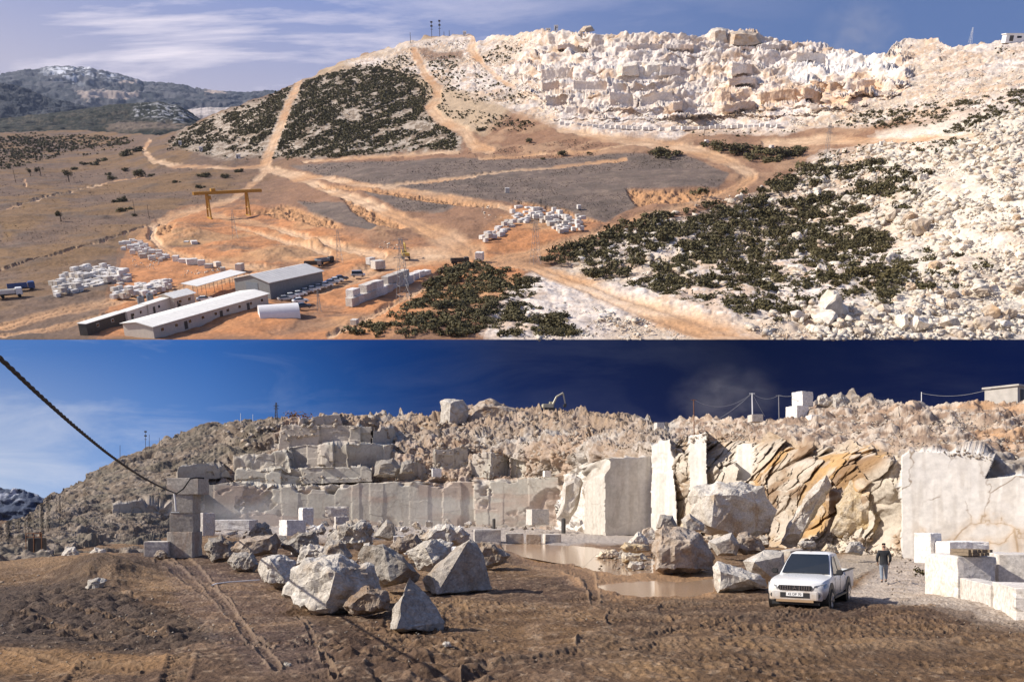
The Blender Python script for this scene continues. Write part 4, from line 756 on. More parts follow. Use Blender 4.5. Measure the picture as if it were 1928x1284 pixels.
corner_block(1864, 1151, 1807, 1133, 0, .6, .85, SAWN, 'smaller cream block in front of the tallest one', 32)
corner_block(1911, 1168, 1869, 1151, 0, 1.6, .95, SAWN, 'cream block nearest the camera at the right edge', 33)
corner_block(1880, 1128, 1857, 1118, 0, 1.6, 1.6, SAWN, 'block with a brown shaded face behind the two low ones', 34)
K(1726, 1002, 1768, 1060, 44, 1.5, WHITEBLOCK, 'white block beside the big veined wall', .4, 35, .02)
K(1768, 1018, 1850, 1062, 43, 1.5, WHITEBLOCK, 'long white block behind the tallest cream block', .08, 36, .03)

def floor_blocks():
    ms = []
    for i in range(8):
        rg = np.random.default_rng(1200 + i); p = rg.normal(0, 1, (10, 3)); p /= np.linalg.norm(p, axis=1, keepdims=True) * rg.uniform(.8, 1.15, (10, 1)); p *= [1, .8, .62]; p[:, 2] += .4
        me = hull_mesh('boulder', [Vector(q) for q in p], 3, .05, 40 + i); me.materials.append((PALEROCK, WHITEBLOCK, GREYROCK, PALEROCK)[i % 4]); ms.append(me)
    rg = np.random.default_rng(31)
    for poly, n, lb, gr in [([(400, 1000), (480, 985), (700, 984), (880, 986), (890, 1002), (760, 1008), (640, 1006), (540, 1008), (430, 1008)], 60, 'pale broken stone in the rubble between the rock pile and the bench wall', 'stones below the bench wall'), ([(440, 1020), (560, 1008), (760, 1006), (890, 1010), (890, 1040), (800, 1062), (700, 1066), (600, 1062), (520, 1066), (470, 1050)], 44, 'broken stone wedged among the big boulders of the pile', 'stones wedged in the pile'), ([(1150, 1030), (1225, 1010), (1228, 1050), (1160, 1060)], 9, 'muddy stone in the slab heap by the puddle', 'stones of the slab heap'), ([(1290, 1020), (1340, 1010), (1470, 1020), (1470, 1045), (1340, 1050)], 14, 'stone lying below the giant boulder', 'stones below the giant boulder')]:
        done = 0
        while done < n:
            x, y = rg.uniform([min(p[0] for p in poly), min(p[1] for p in poly)], [max(p[0] for p in poly), max(p[1] for p in poly)])
            if not inpoly(x, y, poly): continue
            D = gz(x, y) if y > 1008 else lerp(135, 62, (y - 984) / 24.); o = bpy.data.objects.new('boulder', ms[rg.integers(0, 8)]); COL.objects.link(o); tag(o, lb, 'boulder', gr); w = (rg.uniform(9, 26) if y < 1012 else 12 + 40 * rg.random() ** 1.5) / F * D / 2
            o.location = v3(low(x, y, D)) - Vector((0, 0, .1 * w)); o.rotation_euler = (rg.uniform(-.3, .3), rg.uniform(-.3, .3), rg.uniform(0, 6.28)); o.scale = (w, w * rg.uniform(.8, 1.1), w * rg.uniform(.8, 1.2)); done += 1
floor_blocks()

# the bundle of timber lying on the tall block
WOOD = pbr('weathered_wood', (.20, .15, .10), .85, var=.3, scale=8, bump=.4)
def timber():
    e = empty('timber_bundle', 'bundle of weathered timber lying on the tallest cream block', 'timber'); D = 30.6; e.location = v3(low(1828, 1037, D)); e.location.z = 1.55; e.rotation_euler = (0, 0, .25)
    for i in range(7):
        for k in range(2):
            mb = MB(); mb.box((-.42 + i * .125 + random.uniform(-.02, .02), 0, .055 + k * .11), (.11, 1.0 + random.uniform(-.2, .2), .1)); mb.build('beam', WOOD, e)

class MB:
    """collects simple shapes into one mesh"""
    def __init__(s): s.bm = bmesh.new()
    def box(s, c, d, rot=None):
        r = bmesh.ops.create_cube(s.bm, size=1); M = Matrix.Translation(c) @ (rot or Matrix()) @ Matrix.Diagonal((*d, 1)); bmesh.ops.transform(s.bm, matrix=M, verts=r['verts']); return s
    def bar(s, a, b, r0, r1=None, n=8):
        a, b = Vector(a), Vector(b); d = b - a; L = d.length
        r = bmesh.ops.create_cone(s.bm, cap_ends=True, segments=n, radius1=r0, radius2=r0 if r1 is None else r1, depth=L)
        M = Matrix.Translation((a + b) / 2) @ d.to_track_quat('Z', 'Y').to_matrix().to_4x4(); bmesh.ops.transform(s.bm, matrix=M, verts=r['verts']); return s
    def cyl(s, c, r, h, axis='Z', n=24, r2=None):
        v = {'X': (h / 2, 0, 0), 'Y': (0, h / 2, 0), 'Z': (0, 0, h / 2)}[axis]; c = Vector(c); return s.bar(c - Vector(v), c + Vector(v), r, r2, n)
    def poly(s, pts): s.bm.faces.new([s.bm.verts.new(p) for p in pts]); return s
    def prism(s, pts, ext):
        """extrudes a flat outline by the vector ext"""
        a = [s.bm.verts.new(p) for p in pts]; b = [s.bm.verts.new(Vector(p) + Vector(ext)) for p in pts]; n = len(a)
        s.bm.faces.new(a[::-1]); s.bm.faces.new(b)
        for i in range(n): s.bm.faces.new((a[i], a[(i + 1) % n], b[(i + 1) % n], b[i]))
        return s
    def loft(s, rings, cap=True):
        R_ = [[s.bm.verts.new(p) for p in ring] for ring in rings]; n = len(R_[0])
        for a, b in zip(R_[:-1], R_[1:]):
            for i in range(n): s.bm.faces.new((a[i], a[(i + 1) % n], b[(i + 1) % n], b[i]))
        if cap: s.bm.faces.new(R_[0][::-1]); s.bm.faces.new(R_[-1])
        return s
    def build(s, name, mat, parent=None, bevel=0, smooth=False, seg=2):
        bmesh.ops.recalc_face_normals(s.bm, faces=s.bm.faces)
        if bevel: bmesh.ops.bevel(s.bm, geom=s.bm.edges, offset=bevel, segments=seg, affect='EDGES', clamp_overlap=True)
        me = bpy.data.meshes.new(name); s.bm.to_mesh(me); s.bm.free(); me.materials.append(mat)
        if smooth: me.polygons.foreach_set('use_smooth', [True] * len(me.polygons)); me.set_sharp_from_angle(angle=R(38))
        o = bpy.data.objects.new(name, me); COL.objects.link(o)
        if parent: o.parent = parent
        return o
timber()

# ------------------------------------------------------------------ far mountains beyond the hillside
def ridge(name, sky, base, y0, y1, cols, seed, amp, fine=.01):
    sky = np.array(sky, float); px = np.linspace(sky[0, 0], sky[-1, 0], 420); t = np.linspace(0, 1, 110)[:, None]
    top = np.interp(px, sky[:, 0], sky[:, 1]) + (fbm(np.stack([px / 9, 0 * px, 0 * px], -1), seed, 4) - .5) * 3.5
    py = base + (top[None] - base) * t; px = np.broadcast_to(px, py.shape)
    Y = y0 + (y1 - y0) * t ** 1.3 + 0 * px; P = upw(px, py, Y).astype(np.float32); s_ = y0 / 90
    N = normals(P); rid = 1 - np.abs(fbm(P / (s_ * 4.2), seed + 3, 7, .56) * 2 - 1); P = P + N * ((rid - .6) * amp * np.minimum(1, (1 - t) * 8))[..., None]
    n1 = fbm(P / (s_ * 1.6), seed + 5, 5); n2 = fbm(P / (s_ * .5), seed + 6, 4)
    col = cols(px, py, n1, n2, rid)
    P = np.concatenate([P[:1] - np.float32([0, 0, 30]), P, P[-1:] + np.float32([0, y0 * .1, -y0 * .05])])
    return setting(grid_obj(name, P, terrain_mat(name + '_soil', fine, .5, 8, var=.2), {'albedo': np.concatenate([col[:1], col, col[-1:]])}))
def mixc(a, b, m): return np.asarray(a, np.float32) * (1 - m[..., None]) + np.asarray(b, np.float32) * m[..., None]
def far_cols(px, py, n1, n2, rid):
    c = mixc((.085, .085, .092), (.032, .038, .046), sstep(.40, .58, n1)); snow = sstep(.50, .60, n1 * .5 + n2 * .5) * sstep(172, 146, py + (px - 110) * .0) * sstep(60, 120, px)
    c = mixc(c, (.75, .76, .80), snow * .9); pale = edge_poly(px + (n1 - .5) * 40, py + (n2 - .5) * 8, [(150, 186), (255, 182), (265, 192), (160, 202)], 2) + edge_poly(px + (n1 - .5) * 30, py + (n2 - .5) * 6, [(380, 178), (425, 178), (428, 190), (390, 186)], 2) + edge_poly(px, py + (n2 - .5) * 4, [(222, 164), (258, 163), (258, 169), (226, 170)], 1)
    return mixc(c, (.42, .33, .27), np.clip(pale, 0, 1) * .85)
ridge('mountains', [(-300, 150), (-120, 160), (0, 143), (40, 135), (80, 128), (118, 125), (165, 128), (200, 137), (240, 147), (270, 158), (300, 161), (340, 163), (380, 172), (420, 178), (460, 181), (500, 178), (560, 180), (640, 190)], 216, 5200, 7600, far_cols, 101, 120, .004)
ridge('mountain_slope', [(-300, 120), (-100, 140), (10, 158), (50, 172), (90, 192), (140, 202), (200, 212), (240, 222)], 228, 3300, 3900, lambda px, py, a, b, r: mixc((.024, .030, .040), (.045, .048, .055), sstep(.45, .6, a)), 121, 60, .006)
def dark_cols(px, py, n1, n2, rid):
    c = mixc((.018, .021, .014), (.070, .058, .040), sstep(.52, .66, n2)); c = mixc(c, (.42, .42, .43), sstep(.55, .64, n2) * edge_poly(px, py, [(255, 200), (310, 192), (350, 205), (372, 230), (330, 236), (250, 226)], 8) * .8)
    return mixc(c, (.19, .14, .10), edge_poly(px + (n1 - .5) * 60, py, [(200, 238), (330, 234), (350, 250), (200, 252)], 5) * .8)
ridge('dark_hills', [(-300, 215), (0, 226), (60, 218), (140, 208), (220, 196), (300, 191), (340, 200), (372, 222), (400, 232), (460, 236)], 262, 1850, 2500, dark_cols, 131, 22, .02)
ridge('white_spoil_bank', [(352, 207), (372, 204), (410, 202), (440, 204), (447, 208)], 219, 2900, 3000, lambda px, py, a, b, r: mixc((.50, .44, .40), (.34, .30, .27), sstep(.45, .6, b)), 141, 5, .02)
def low_mountain():
    px = np.linspace(-260, 130, 160); t = np.linspace(0, 1, 50)[:, None]; sky = np.interp(px, [-260, -100, 10, 30, 45, 60, 80, 95, 130], [940, 925, 917, 921, 919, 922, 930, 937, 950]) + (fbm(np.stack([px / 6, px * 0, px * 0], -1), 9, 4) - .5) * 4
    py = 1010 + (sky[None] - 1010) * t; px = np.broadcast_to(px, py.shape); P = low(px, py, 208 + 12 * t + 0 * px).astype(np.float32)
    n = fbm(P / 4, 4, 5); n2 = fbm(P / 1.2, 6, 4); P[..., 1] -= (1 - abs(n * 2 - 1)) * 4
    col = mixc((.10, .12, .17), (.055, .07, .11), sstep(.4, .6, n)); col = mixc(col, (.7, .72, .78), sstep(.54, .62, n2) * sstep(950, 925, py) * .7)  # blue-grey tone paints the haze of distance into the rock; snow patches
    P = np.concatenate([P, P[-1:] + np.float32([0, 3, -30])]); setting(grid_obj('mountain', P, terrain_mat('mountain_rock', .4, .4, .5), {'albedo': np.concatenate([col, col[-1:]])}))
low_mountain()

# ------------------------------------------------------------------ scrub, rubble and stones of the hillside
def upf(P): return P
RV = np.stack([np.array([1., 0, 0]), FWV, UPV])       # rows: hillside axes in world space
def foliage_mat(name, a, b):
    m, n, bb = material(name); tc = n.new('ShaderNodeTexCoord'); oi = n.new('ShaderNodeObjectInfo'); g = n.new('ShaderNodeNewGeometry')
    c = n.mix(n.noise(g.outputs['Position'], .9, 4, .7), a, b); t = n.new('ShaderNodeMapRange'); n.put(t.inputs[0], oi.outputs['Random']); t.inputs[3].default_value = .75; t.inputs[4].default_value = 1.3
    n.l.new(n.mix(1, c, t.outputs[0], 'MULTIPLY'), bb.inputs['Base Color']); bb.inputs['Roughness'].default_value = .8; bb.inputs['Specular IOR Level'].default_value = .2; return m
LEAF = foliage_mat('scrub_leaves', (.038, .038, .018), (.15, .122, .056))
LEAF_DRY = foliage_mat('olive_scrub_leaves', (.06, .052, .02), (.14, .11, .045))
BARK = pbr('bark', (.10, .075, .055), .9, var=.3, scale=5)
def leaf_cloud(n, rx, ry, rz, size, rg, lumps=5):
    """leaf clusters spread through several overlapping lumps: centres and quads, z up, base at 0"""
    c = rg.normal(0, 1, (lumps, 3)); c[:, 0] *= rx * .42; c[:, 1] *= ry * .42; c[:, 2] = np.abs(c[:, 2]) * rz * .22 + rz * .32; rr = rg.uniform(.38, .62, lumps)
    k = rg.integers(0, lumps, n); d = rg.normal(0, 1, (n, 3)); d /= np.linalg.norm(d, axis=1, keepdims=True); d *= (rg.random((n, 1)) ** .4)
    p = c[k] + d * (rr[k] * 1.0)[:, None] * np.array([rx, ry, rz * .8]); p[:, 2] = np.maximum(p[:, 2], .04 * rz)
    nn = d + rg.normal(0, .55, (n, 3)) + [0, 0, .4]; nn /= np.linalg.norm(nn, axis=1, keepdims=True); u = np.cross(nn, rg.normal(0, 1, (n, 3))); u /= np.linalg.norm(u, axis=1, keepdims=True); v = np.cross(nn, u)
    s_ = size * rg.uniform(.6, 1.4, (n, 1)); V = np.stack([p - u * s_ - v * s_ * .6, p + u * s_ * .8 - v * s_ * .7, p + u * s_ + v * s_ * .6, p - u * s_ * .7 + v * s_ * .8], 1)
    return V.reshape(-1, 3)
def quads(n): return np.arange(n * 4).reshape(n, 4)
def ground_hit(o): return o
RGB = np.random.default_rng(99)
def bush_proto(seed, leaf):
    rg = np.random.default_rng(seed); e = empty('bush', 'x', 'bush'); n = 520
    mesh_obj('foliage', leaf_cloud(n, 1., .95, .95, .085, rg, 8), quads(n), leaf, e)
    mb = MB()
    for k in range(4): a = rg.uniform(0, 6.28); mb.bar((0, 0, -.1), (math.cos(a) * .35, math.sin(a) * .35, .55), .035, .015, 5)
    mb.build('stem', BARK, e); return e
BUSHES = [bush_proto(200 + i, LEAF if i < 5 else LEAF_DRY) for i in range(7)]; BUSHES_USED = set()
def put_up(o, px, py, yaw=0, s=1, sink=0.):
    p = on_hill(px, py) - v3(UPV) * sink
    o.matrix_world = Matrix.Translation(p) @ TILT @ Matrix.Rotation(yaw, 4, 'Z') @ Matrix.Diagonal((s, s, s, 1) if not hasattr(s, '__len__') else tuple(s) + (1,))
def add_bush(px, py, wpx, label, group, kind=None, flat=.62):
    k = RGB.integers(0, 5) if kind is None else kind; pr = BUSHES[k]
    o = pr if k not in BUSHES_USED else copy_tree(pr); BUSHES_USED.add(k); tag(o, label, 'bush', group)
    s_ = wpx * hill_scale(px, py) / 2; put_up(o, px, py, RGB.uniform(0, 6.28), (s_ * RGB.uniform(.85, 1.2), s_, s_ * flat * RGB.uniform(.8, 1.25)), .1 * s_); return o
UPRIM = lambda x: up_sky(x) + 9
LORIM = lambda x: np.interp(x, LO_SKY[:, 0], LO_SKY[:, 1]) + 9
def in_area(rg, poly, n, avoid_road=1.3, dens=None, rim=None):
    p = np.array(poly, float); out = []; lo, hi = p.min(0), p.max(0)
    while len(out) < n:
        q = rg.uniform(lo, hi, (n * 3, 2)); m = inpoly(q[:, 0], q[:, 1], poly)
        if avoid_road:
            for ln in ROADS: m &= polydist(q[:, 0], q[:, 1], ln) > avoid_road
        if rim is not None: m &= q[:, 1] > rim(q[:, 0])
        if dens is not None: m &= rg.random(len(q)) < dens(q[:, 0], q[:, 1])
        out += list(q[m])
    return np.array(out[:n])
FG_RIGHT = [(1015, 488), (1120, 440), (1200, 420), (1330, 372), (1440, 350), (1560, 300), (1590, 310), (1540, 360), (1600, 370), (1700, 345), (1690, 380), (1590, 420), (1660, 440), (1720, 480), (1690, 560), (1560, 565), (1500, 590), (1390, 590), (1300, 575), (1200, 545), (1120, 520)]
FG_MID = [(640, 632), (700, 600), (770, 590), (800, 545), (850, 505), (920, 498), (950, 515), (1000, 530), (1025, 555), (985, 575), (1060, 600), (1080, 632)]
gap = lambda x, y: sstep(.34, .44, fbm(np.stack([(x * .94 - y * .34) / 60, (x * .34 + y * .94) / 15, 0 * x], -1), 77, 3))
def bushes():
    pts = in_area(RGB, FG_RIGHT, 128, 1.2, gap); pts = pts[np.argsort(pts[:, 1])]
    for x, y in pts: add_bush(x, y, RGB.uniform(24, 46) * (.55 + .45 * (y - 300) / 290), 'dark green scrub bush among the white stones on the right slope', 'bushes on the right slope', None if RGB.random() < .85 else 5)
    for x, y in in_area(RGB, FG_MID, 74, 1.1, lambda x, y: .25 + .75 * gap(x + 300, y)): add_bush(x, y, RGB.uniform(30, 52), 'dark green scrub bush in the thicket beside the forked road', 'bushes beside the forked road', None if RGB.random() < .88 else 6)
    for x, y, w in [(1660, 525, 62), (1620, 520, 58), (1700, 515, 56), (1580, 525, 50), (1740, 545, 44)]: add_bush(x, y, w, 'olive brown bush around the pale boulder on the right slope', 'olive bushes', 5)
    for x, y, w in [(1395, 286, 60), (1360, 284, 46), (1440, 290, 56), (1480, 296, 54), (1455, 306, 44), (1420, 300, 40), (1330, 276, 26), (1500, 286, 40)]: add_bush(x, y, w, 'dark bush in the dense patch inside the bend of the upper right road', 'bushes inside the road bend', None, .7)
    for x, y, w in [(1255, 296, 44), (1235, 290, 24), (1275, 292, 24)]: add_bush(x, y, w, 'dark bush standing alone on the grey heath below the white block line', 'bushes on the heath', None, .7)
    for x, y, w in [(1058, 292, 22), (1022, 300, 11), (997, 268, 15), (905, 246, 18), (1110, 290, 12)]: add_bush(x, y, w, 'small dark bush by the orange track in the middle of the hill', 'bushes by the orange track', None, .8)
    for x, y, w in [(232, 380, 22), (220, 382, 16), (228, 400, 22), (246, 396, 18), (252, 407, 10), (212, 338, 18), (262, 332, 26), (285, 332, 14), (235, 322, 14), (330, 345, 15), (383, 333, 20), (424, 335, 18), (450, 325, 20), (378, 355, 18), (140, 320, 14), (160, 312, 18), (82, 370, 9), (205, 330, 12), (195, 305, 22), (235, 296, 30), (255, 288, 26), (180, 312, 18)]:
        add_bush(x, y, w, 'dark round bush dotted on the bare brown plain at left', 'bushes on the brown plain', None, .8)
bushes()
def scatter_mesh(name, protoV, protoF, P, S, rg, mat, tilt=True, flat=1., squash=None):
    """many copies of small shapes merged into one mesh"""
    Vs, Fs, off = [], [], 0
    for k in range(len(protoV)):
        idx = np.arange(len(P))[k::len(protoV)]
        if not len(idx): continue
        a = rg.uniform(0, 6.28, len(idx)); ca, sa = np.cos(a), np.sin(a); pv = protoV[k]
        x = pv[None, :, 0] * ca[:, None] - pv[None, :, 1] * sa[:, None]; y = pv[None, :, 0] * sa[:, None] + pv[None, :, 1] * ca[:, None]; z = np.broadcast_to(pv[None, :, 2] * flat, x.shape)
        L = np.stack([x, y, z], -1) * S[idx][:, None, None]
        V = (L @ RV if tilt else L) + P[idx][:, None, :]; n = pv.shape[0]
        Fs.append((protoF[k][None] + (np.arange(len(idx)) * n)[:, None, None] + off).reshape(-1, protoF[k].shape[1])); Vs.append(V.reshape(-1, 3)); off += len(idx) * n
    return mesh_obj(name, np.concatenate(Vs), np.concatenate(Fs), mat)
def small_rocks(k, seed):
    out = [], []
    for i in range(k):
        rg = np.random.default_rng(seed + i); p = rg.normal(0, 1, (9, 3)); p /= np.linalg.norm(p, axis=1, keepdims=True); p *= np.array([rg.uniform(.9, 1.25), rg.uniform(.6, .95), rg.uniform(.4, .75)]) * rg.uniform(.7, 1.2, (9, 1)); p[:, 2] += .3
        me = hull_mesh('r', [Vector(q) for q in p], 0, 0); co = np.empty(len(me.vertices) * 3, np.float32); me.vertices.foreach_get('co', co); me.calc_loop_triangles()
        f = np.array([t.vertices[:] for t in me.loop_triangles], np.int32); out[0].append(co.reshape(-1, 3)); out[1].append(f); bpy.data.meshes.remove(me)
    return out
SRV, SRF = small_rocks(10, 900)
def hill_pts(pts): return upw(pts[:, 0], pts[:, 1], up_y(pts[:, 0], pts[:, 1]))
def mpp(pts): e = (HY - pts[:, 1]) / F; return up_y(pts[:, 0], pts[:, 1]) / (math.cos(TH) + math.sin(TH) * e) / F
def ground_cover():
    rg = np.random.default_rng(55)
    clV = [leaf_cloud(12, 1, 1, .8, .36, np.random.default_rng(300 + i), 3) for i in range(6)]; clF = [quads(12)] * 6
    diag = lambda x, y, a, b: np.stack([(x * .94 - y * .34) / a, (x * .34 + y * .94) / b, 0 * x], -1)
    d1 = lambda x, y: sstep(.33, .45, fbm(diag(x, y, 26, 6), 7, 4)) * sstep(.18, .34, fbm(np.stack([x / 60, y / 40, 0 * x], -1), 8, 3))
    pts = in_area(rg, SCRUB_HILL, 15000, 1.25, d1)
    hillr = [(800, 200), (860, 205), (930, 215), (1010, 232), (1000, 250), (900, 245), (840, 222)]
    pts = np.concatenate([pts, in_area(rg, [(300, 282), (345, 240), (560, 155), (760, 105), (830, 150), (865, 290), (500, 306)], 4200, 1.25, d1, UPRIM), in_area(rg, [(0, 252), (130, 252), (260, 262), (235, 274), (150, 282), (80, 305), (0, 322)], 1500, 0, None, UPRIM), in_area(rg, [(900, 120), (1000, 190), (960, 200), (880, 170)], 110, 1.2, d1), in_area(rg, hillr, 260, 1.2, d1), in_area(rg, [(800, 120), (850, 100), (880, 140), (860, 170), (930, 190), (900, 200), (850, 185), (820, 150)], 300, 1.2, d1), in_area(rg, [(905, 105), (945, 85), (985, 92), (950, 120), (915, 122)], 120, 0),
        in_area(rg, [(1540, 240), (1620, 215), (1700, 200), (1860, 185), (1840, 215), (1740, 240), (1640, 245)], 420, 1.3, d1), in_area(rg, [(1700, 275), (1780, 250), (1860, 200), (1900, 165), (1928, 170), (1928, 195), (1860, 240), (1760, 285)], 260, 1.2, d1), in_area(rg, [(1520, 310), (1560, 285), (1640, 270), (1600, 310), (1540, 340)], 110, 1.2), in_area(rg, [(1300, 250), (1500, 244), (1500, 254), (1310, 262)], 60, 1.2), in_area(rg, [(1870, 92), (1905, 90), (1910, 105), (1880, 106)], 24, 0), in_area(rg, [(0, 260), (60, 250), (130, 270), (60, 300), (0, 310)], 240, 0, d1), in_area(rg, [(130, 255), (260, 262), (240, 280), (150, 300)], 70, 0, d1)])
    pts = pts[np.argsort(rg.random(len(pts)))]; S = (1.2 + 2.8 * rg.random(len(pts)) ** 1.5) * mpp(pts)
    setting(scatter_mesh('scrub', clV, clF, hill_pts(pts), S, rg, LEAF), 'stuff')
    cV = [leaf_cloud(90, 1, .9, .75, .13, np.random.default_rng(320 + i), 5) for i in range(6)]
    fringe = lambda poly, k: [(np.mean([p[0] for p in poly]) + (x - np.mean([p[0] for p in poly])) * k, np.mean([p[1] for p in poly]) + (y - np.mean([p[1] for p in poly])) * k) for x, y in poly]
    fp = np.concatenate([in_area(rg, fringe(FG_RIGHT, 1.12), 260, 1.15, gap, UPRIM), in_area(rg, fringe(FG_MID, 1.1), 70, 1.15, lambda x, y: (y < 634) * 1.), in_area(rg, FG_RIGHT, 1500, 1.15, gap), in_area(rg, FG_MID, 420, 1.1, lambda x, y: .25 + .75 * gap(x + 300, y))]); fp = np.concatenate([fp, in_area(rg, [(1580, 330), (1640, 300), (1720, 330), (1690, 380), (1600, 370)], 70, 1.2, gap), in_area(rg, [(1690, 285), (1780, 250), (1870, 195), (1928, 165), (1928, 200), (1850, 250), (1760, 292)], 150, 1.2, gap), in_area(rg, [(1560, 236), (1640, 212), (1860, 185), (1830, 214), (1650, 246)], 130, 1.2), in_area(rg, [(1720, 470), (1800, 480), (1900, 500), (1860, 540), (1720, 550)], 30, 0), in_area(rg, [(1640, 320), (1760, 330), (1700, 420), (1600, 400)], 40, 0)])
    sz = (4 + 15 * rg.random(len(fp)) ** 1.8) * mpp(fp) * np.where(fp[:, 1] < 300, .5, 1); pk = rg.random(len(fp)) < .26
    for nm, sel, mt in (('undergrowth', ~pk, LEAF), ('dry_undergrowth', pk, LEAF_DRY)): setting(scatter_mesh(nm, cV, [quads(90)] * 6, hill_pts(fp[sel]), sz[sel], rg, mt), 'stuff')
    # low grey heath tufts and dry grass
    cv = [leaf_cloud(6, 1, 1, .6, .34, np.random.default_rng(340 + i), 2) for i in range(5)]
    hp = np.concatenate([in_area(rg, h, n, 1.2) for h, n in zip(HEATH, (3600, 350, 400))] + [in_area(rg, [(0, 330), (300, 300), (480, 320), (380, 400), (280, 430), (0, 560)], 1500, 1.4), in_area(rg, [(870, 290), (1080, 262), (1180, 280), (1000, 300)], 420, 1.4)]); S = rg.uniform(.9, 2.0, len(hp)) * mpp(hp)
    setting(scatter_mesh('heath', cv, [quads(6)] * 5, hill_pts(hp), S, rg, foliage_mat('heath_tufts', (.085, .066, .052), (.17, .135, .105))), 'stuff')
    # rubble
    dq = lambda x, y: .12 + .88 * sstep(.4, .55, fbm(np.stack([x / 30, y / 12, 0 * x], -1), 17, 3))
    R1 = [(1600, 640), (1700, 470), (1680, 400), (1760, 330), (1800, 260), (1928, 200), (1960, 640)]; R2 = [(1380, 640), (1480, 575), (1600, 560), (1640, 640)]; R3 = [(1430, 470), (1560, 380), (1480, 340), (1560, 290), (1720, 260), (1800, 300), (1700, 400), (1600, 470)]
    R4 = [(960, 640), (1000, 575), (1060, 560), (1180, 590), (1330, 640)]; R5 = [(1050, 245), (1250, 210), (1480, 200), (1700, 160), (1928, 110), (1928, 200), (1700, 215), (1480, 240)]; R6 = [(560, 150), (640, 118), (780, 75), (900, 70), (1020, 62), (1030, 200), (930, 190), (820, 160), (700, 120)]
    ar = [(R1, 9500, 1.2, 11.), (R2, 1200, 1.6, 13.), (R3, 2600, 1.4, 10.), (R4, 1500, 1.6, 8.), (FG_RIGHT, 2200, 1.6, 11.), (SCRUB_HILL, 1500, .8, 2.6), (R5, 4200, 1.1, 3.6), (R6, 2600, 1., 2.8), ([(1000, 60), (1640, 60), (1928, 80), (1928, 130), (1640, 210), (1040, 220)], 1700, 1., 3.2), ([(650, 470), (720, 455), (790, 470), (760, 500), (660, 500)], 90, 1., 3.), ([(240, 460), (330, 470), (430, 510), (340, 520), (250, 500)], 420, 1., 3.), ([(500, 455), (590, 460), (570, 490), (500, 480)], 110, 1., 3.), ([(900, 395), (930, 385), (960, 420), (925, 430)], 70, 1., 3.2)]
    P, S = [], []
    for poly, n, a, b in ar:
        q = in_area(rg, poly, n, 1.05, dq, UPRIM); P.append(hill_pts(q)); S.append((a + (b - a) * rg.random(n) ** 3.4) * mpp(q) * .78 * (.45 + 1.1 * sstep(.36, .62, fbm(np.stack([q[:, 0] / 46, q[:, 1] / 24, 0 * q[:, 0]], -1), 27, 3))))
    P, S = np.concatenate(P), np.concatenate(S)
    setting(scatter_mesh('rubble', SRV, SRF, P, S, rg, WHITEROCK), 'stuff')
ground_cover()
# the larger stones, each by itself
def stone_protos():
    out = []
    for i in range(9):
        rg = np.random.default_rng(700 + i); p = rg.normal(0, 1, (13, 3)); p /= np.linalg.norm(p, axis=1, keepdims=True); p *= np.array([1, .8, .68]); p[:, 2] += .38
        me = hull_mesh('boulder', [Vector(q) for q in p], 2, .05, i + 3); me.materials.append(WHITEROCK if i % 3 else TANROCK); out.append(me)
    return out
STONES = stone_protos()
def stone(px, py, wpx, label, group, k=None, sink=.12):
    o = bpy.data.objects.new('boulder' if group is None else 'stone', STONES[RGB.integers(0, 9) if k is None else k]); COL.objects.link(o); tag(o, label, 'boulder' if group is None else 'stone', group); s_ = wpx * hill_scale(px, py) / 2
    put_up(o, px, py, RGB.uniform(0, 6.28), (s_, s_ * RGB.uniform(.8, 1.1), s_ * RGB.uniform(.8, 1.15)), sink * s_); return o
for a in [(1572, 592, 100, 'largest cream boulder low on the right slope, its top sunlit', 2), (1545, 606, 70, 'long pale boulder overlapping the largest cream one', 5), (1678, 494, 48, 'squared pale boulder in the olive bushes', 1), (1498, 512, 44, 'flat topped boulder left of a smaller pale one on the slope', 4), (1545, 514, 36, 'pale boulder right of the flat topped one', 7), (1572, 500, 26, 'small white boulder above two larger pale ones', 8), (1730, 438, 60, 'big pale boulder with a brown hollow on the right slope', 0), (1680, 412, 44, 'flat pinkish boulder above the hollow one', 3),
          (1712, 418, 40, 'orange stained slab above the hollow boulder', 6), (1660, 590, 46, 'tan rounded boulder right of the largest cream one', 0), (1635, 608, 40, 'rusty brown boulder at the foot of the largest cream one', 3), (1690, 566, 26, 'pale stone above the tan rounded boulder', 2), (1620, 630, 40, 'brown boulder at the lower edge of the right slope', 6), (1500, 600, 40, 'pale slab at the edge of the wide road', 1), (1735, 340, 34, 'white boulder high on the right slope', 7), (1500, 450, 34, 'pale boulder in the middle of the bush belt', 4), (1545, 462, 26, 'tan boulder in the middle of the bush belt', 3), (1420, 425, 22, 'yellowish boulder at the left of the bush belt', 6), (1880, 325, 30, 'orange brown boulder near the right edge of the slope', 6), (1600, 380, 34, 'wide pale outcrop in the upper bush belt', 8), (1455, 385, 26, 'pale outcrop at the top of the bush belt', 5)]:
    stone(a[0], a[1], a[2], a[3], None, a[4])
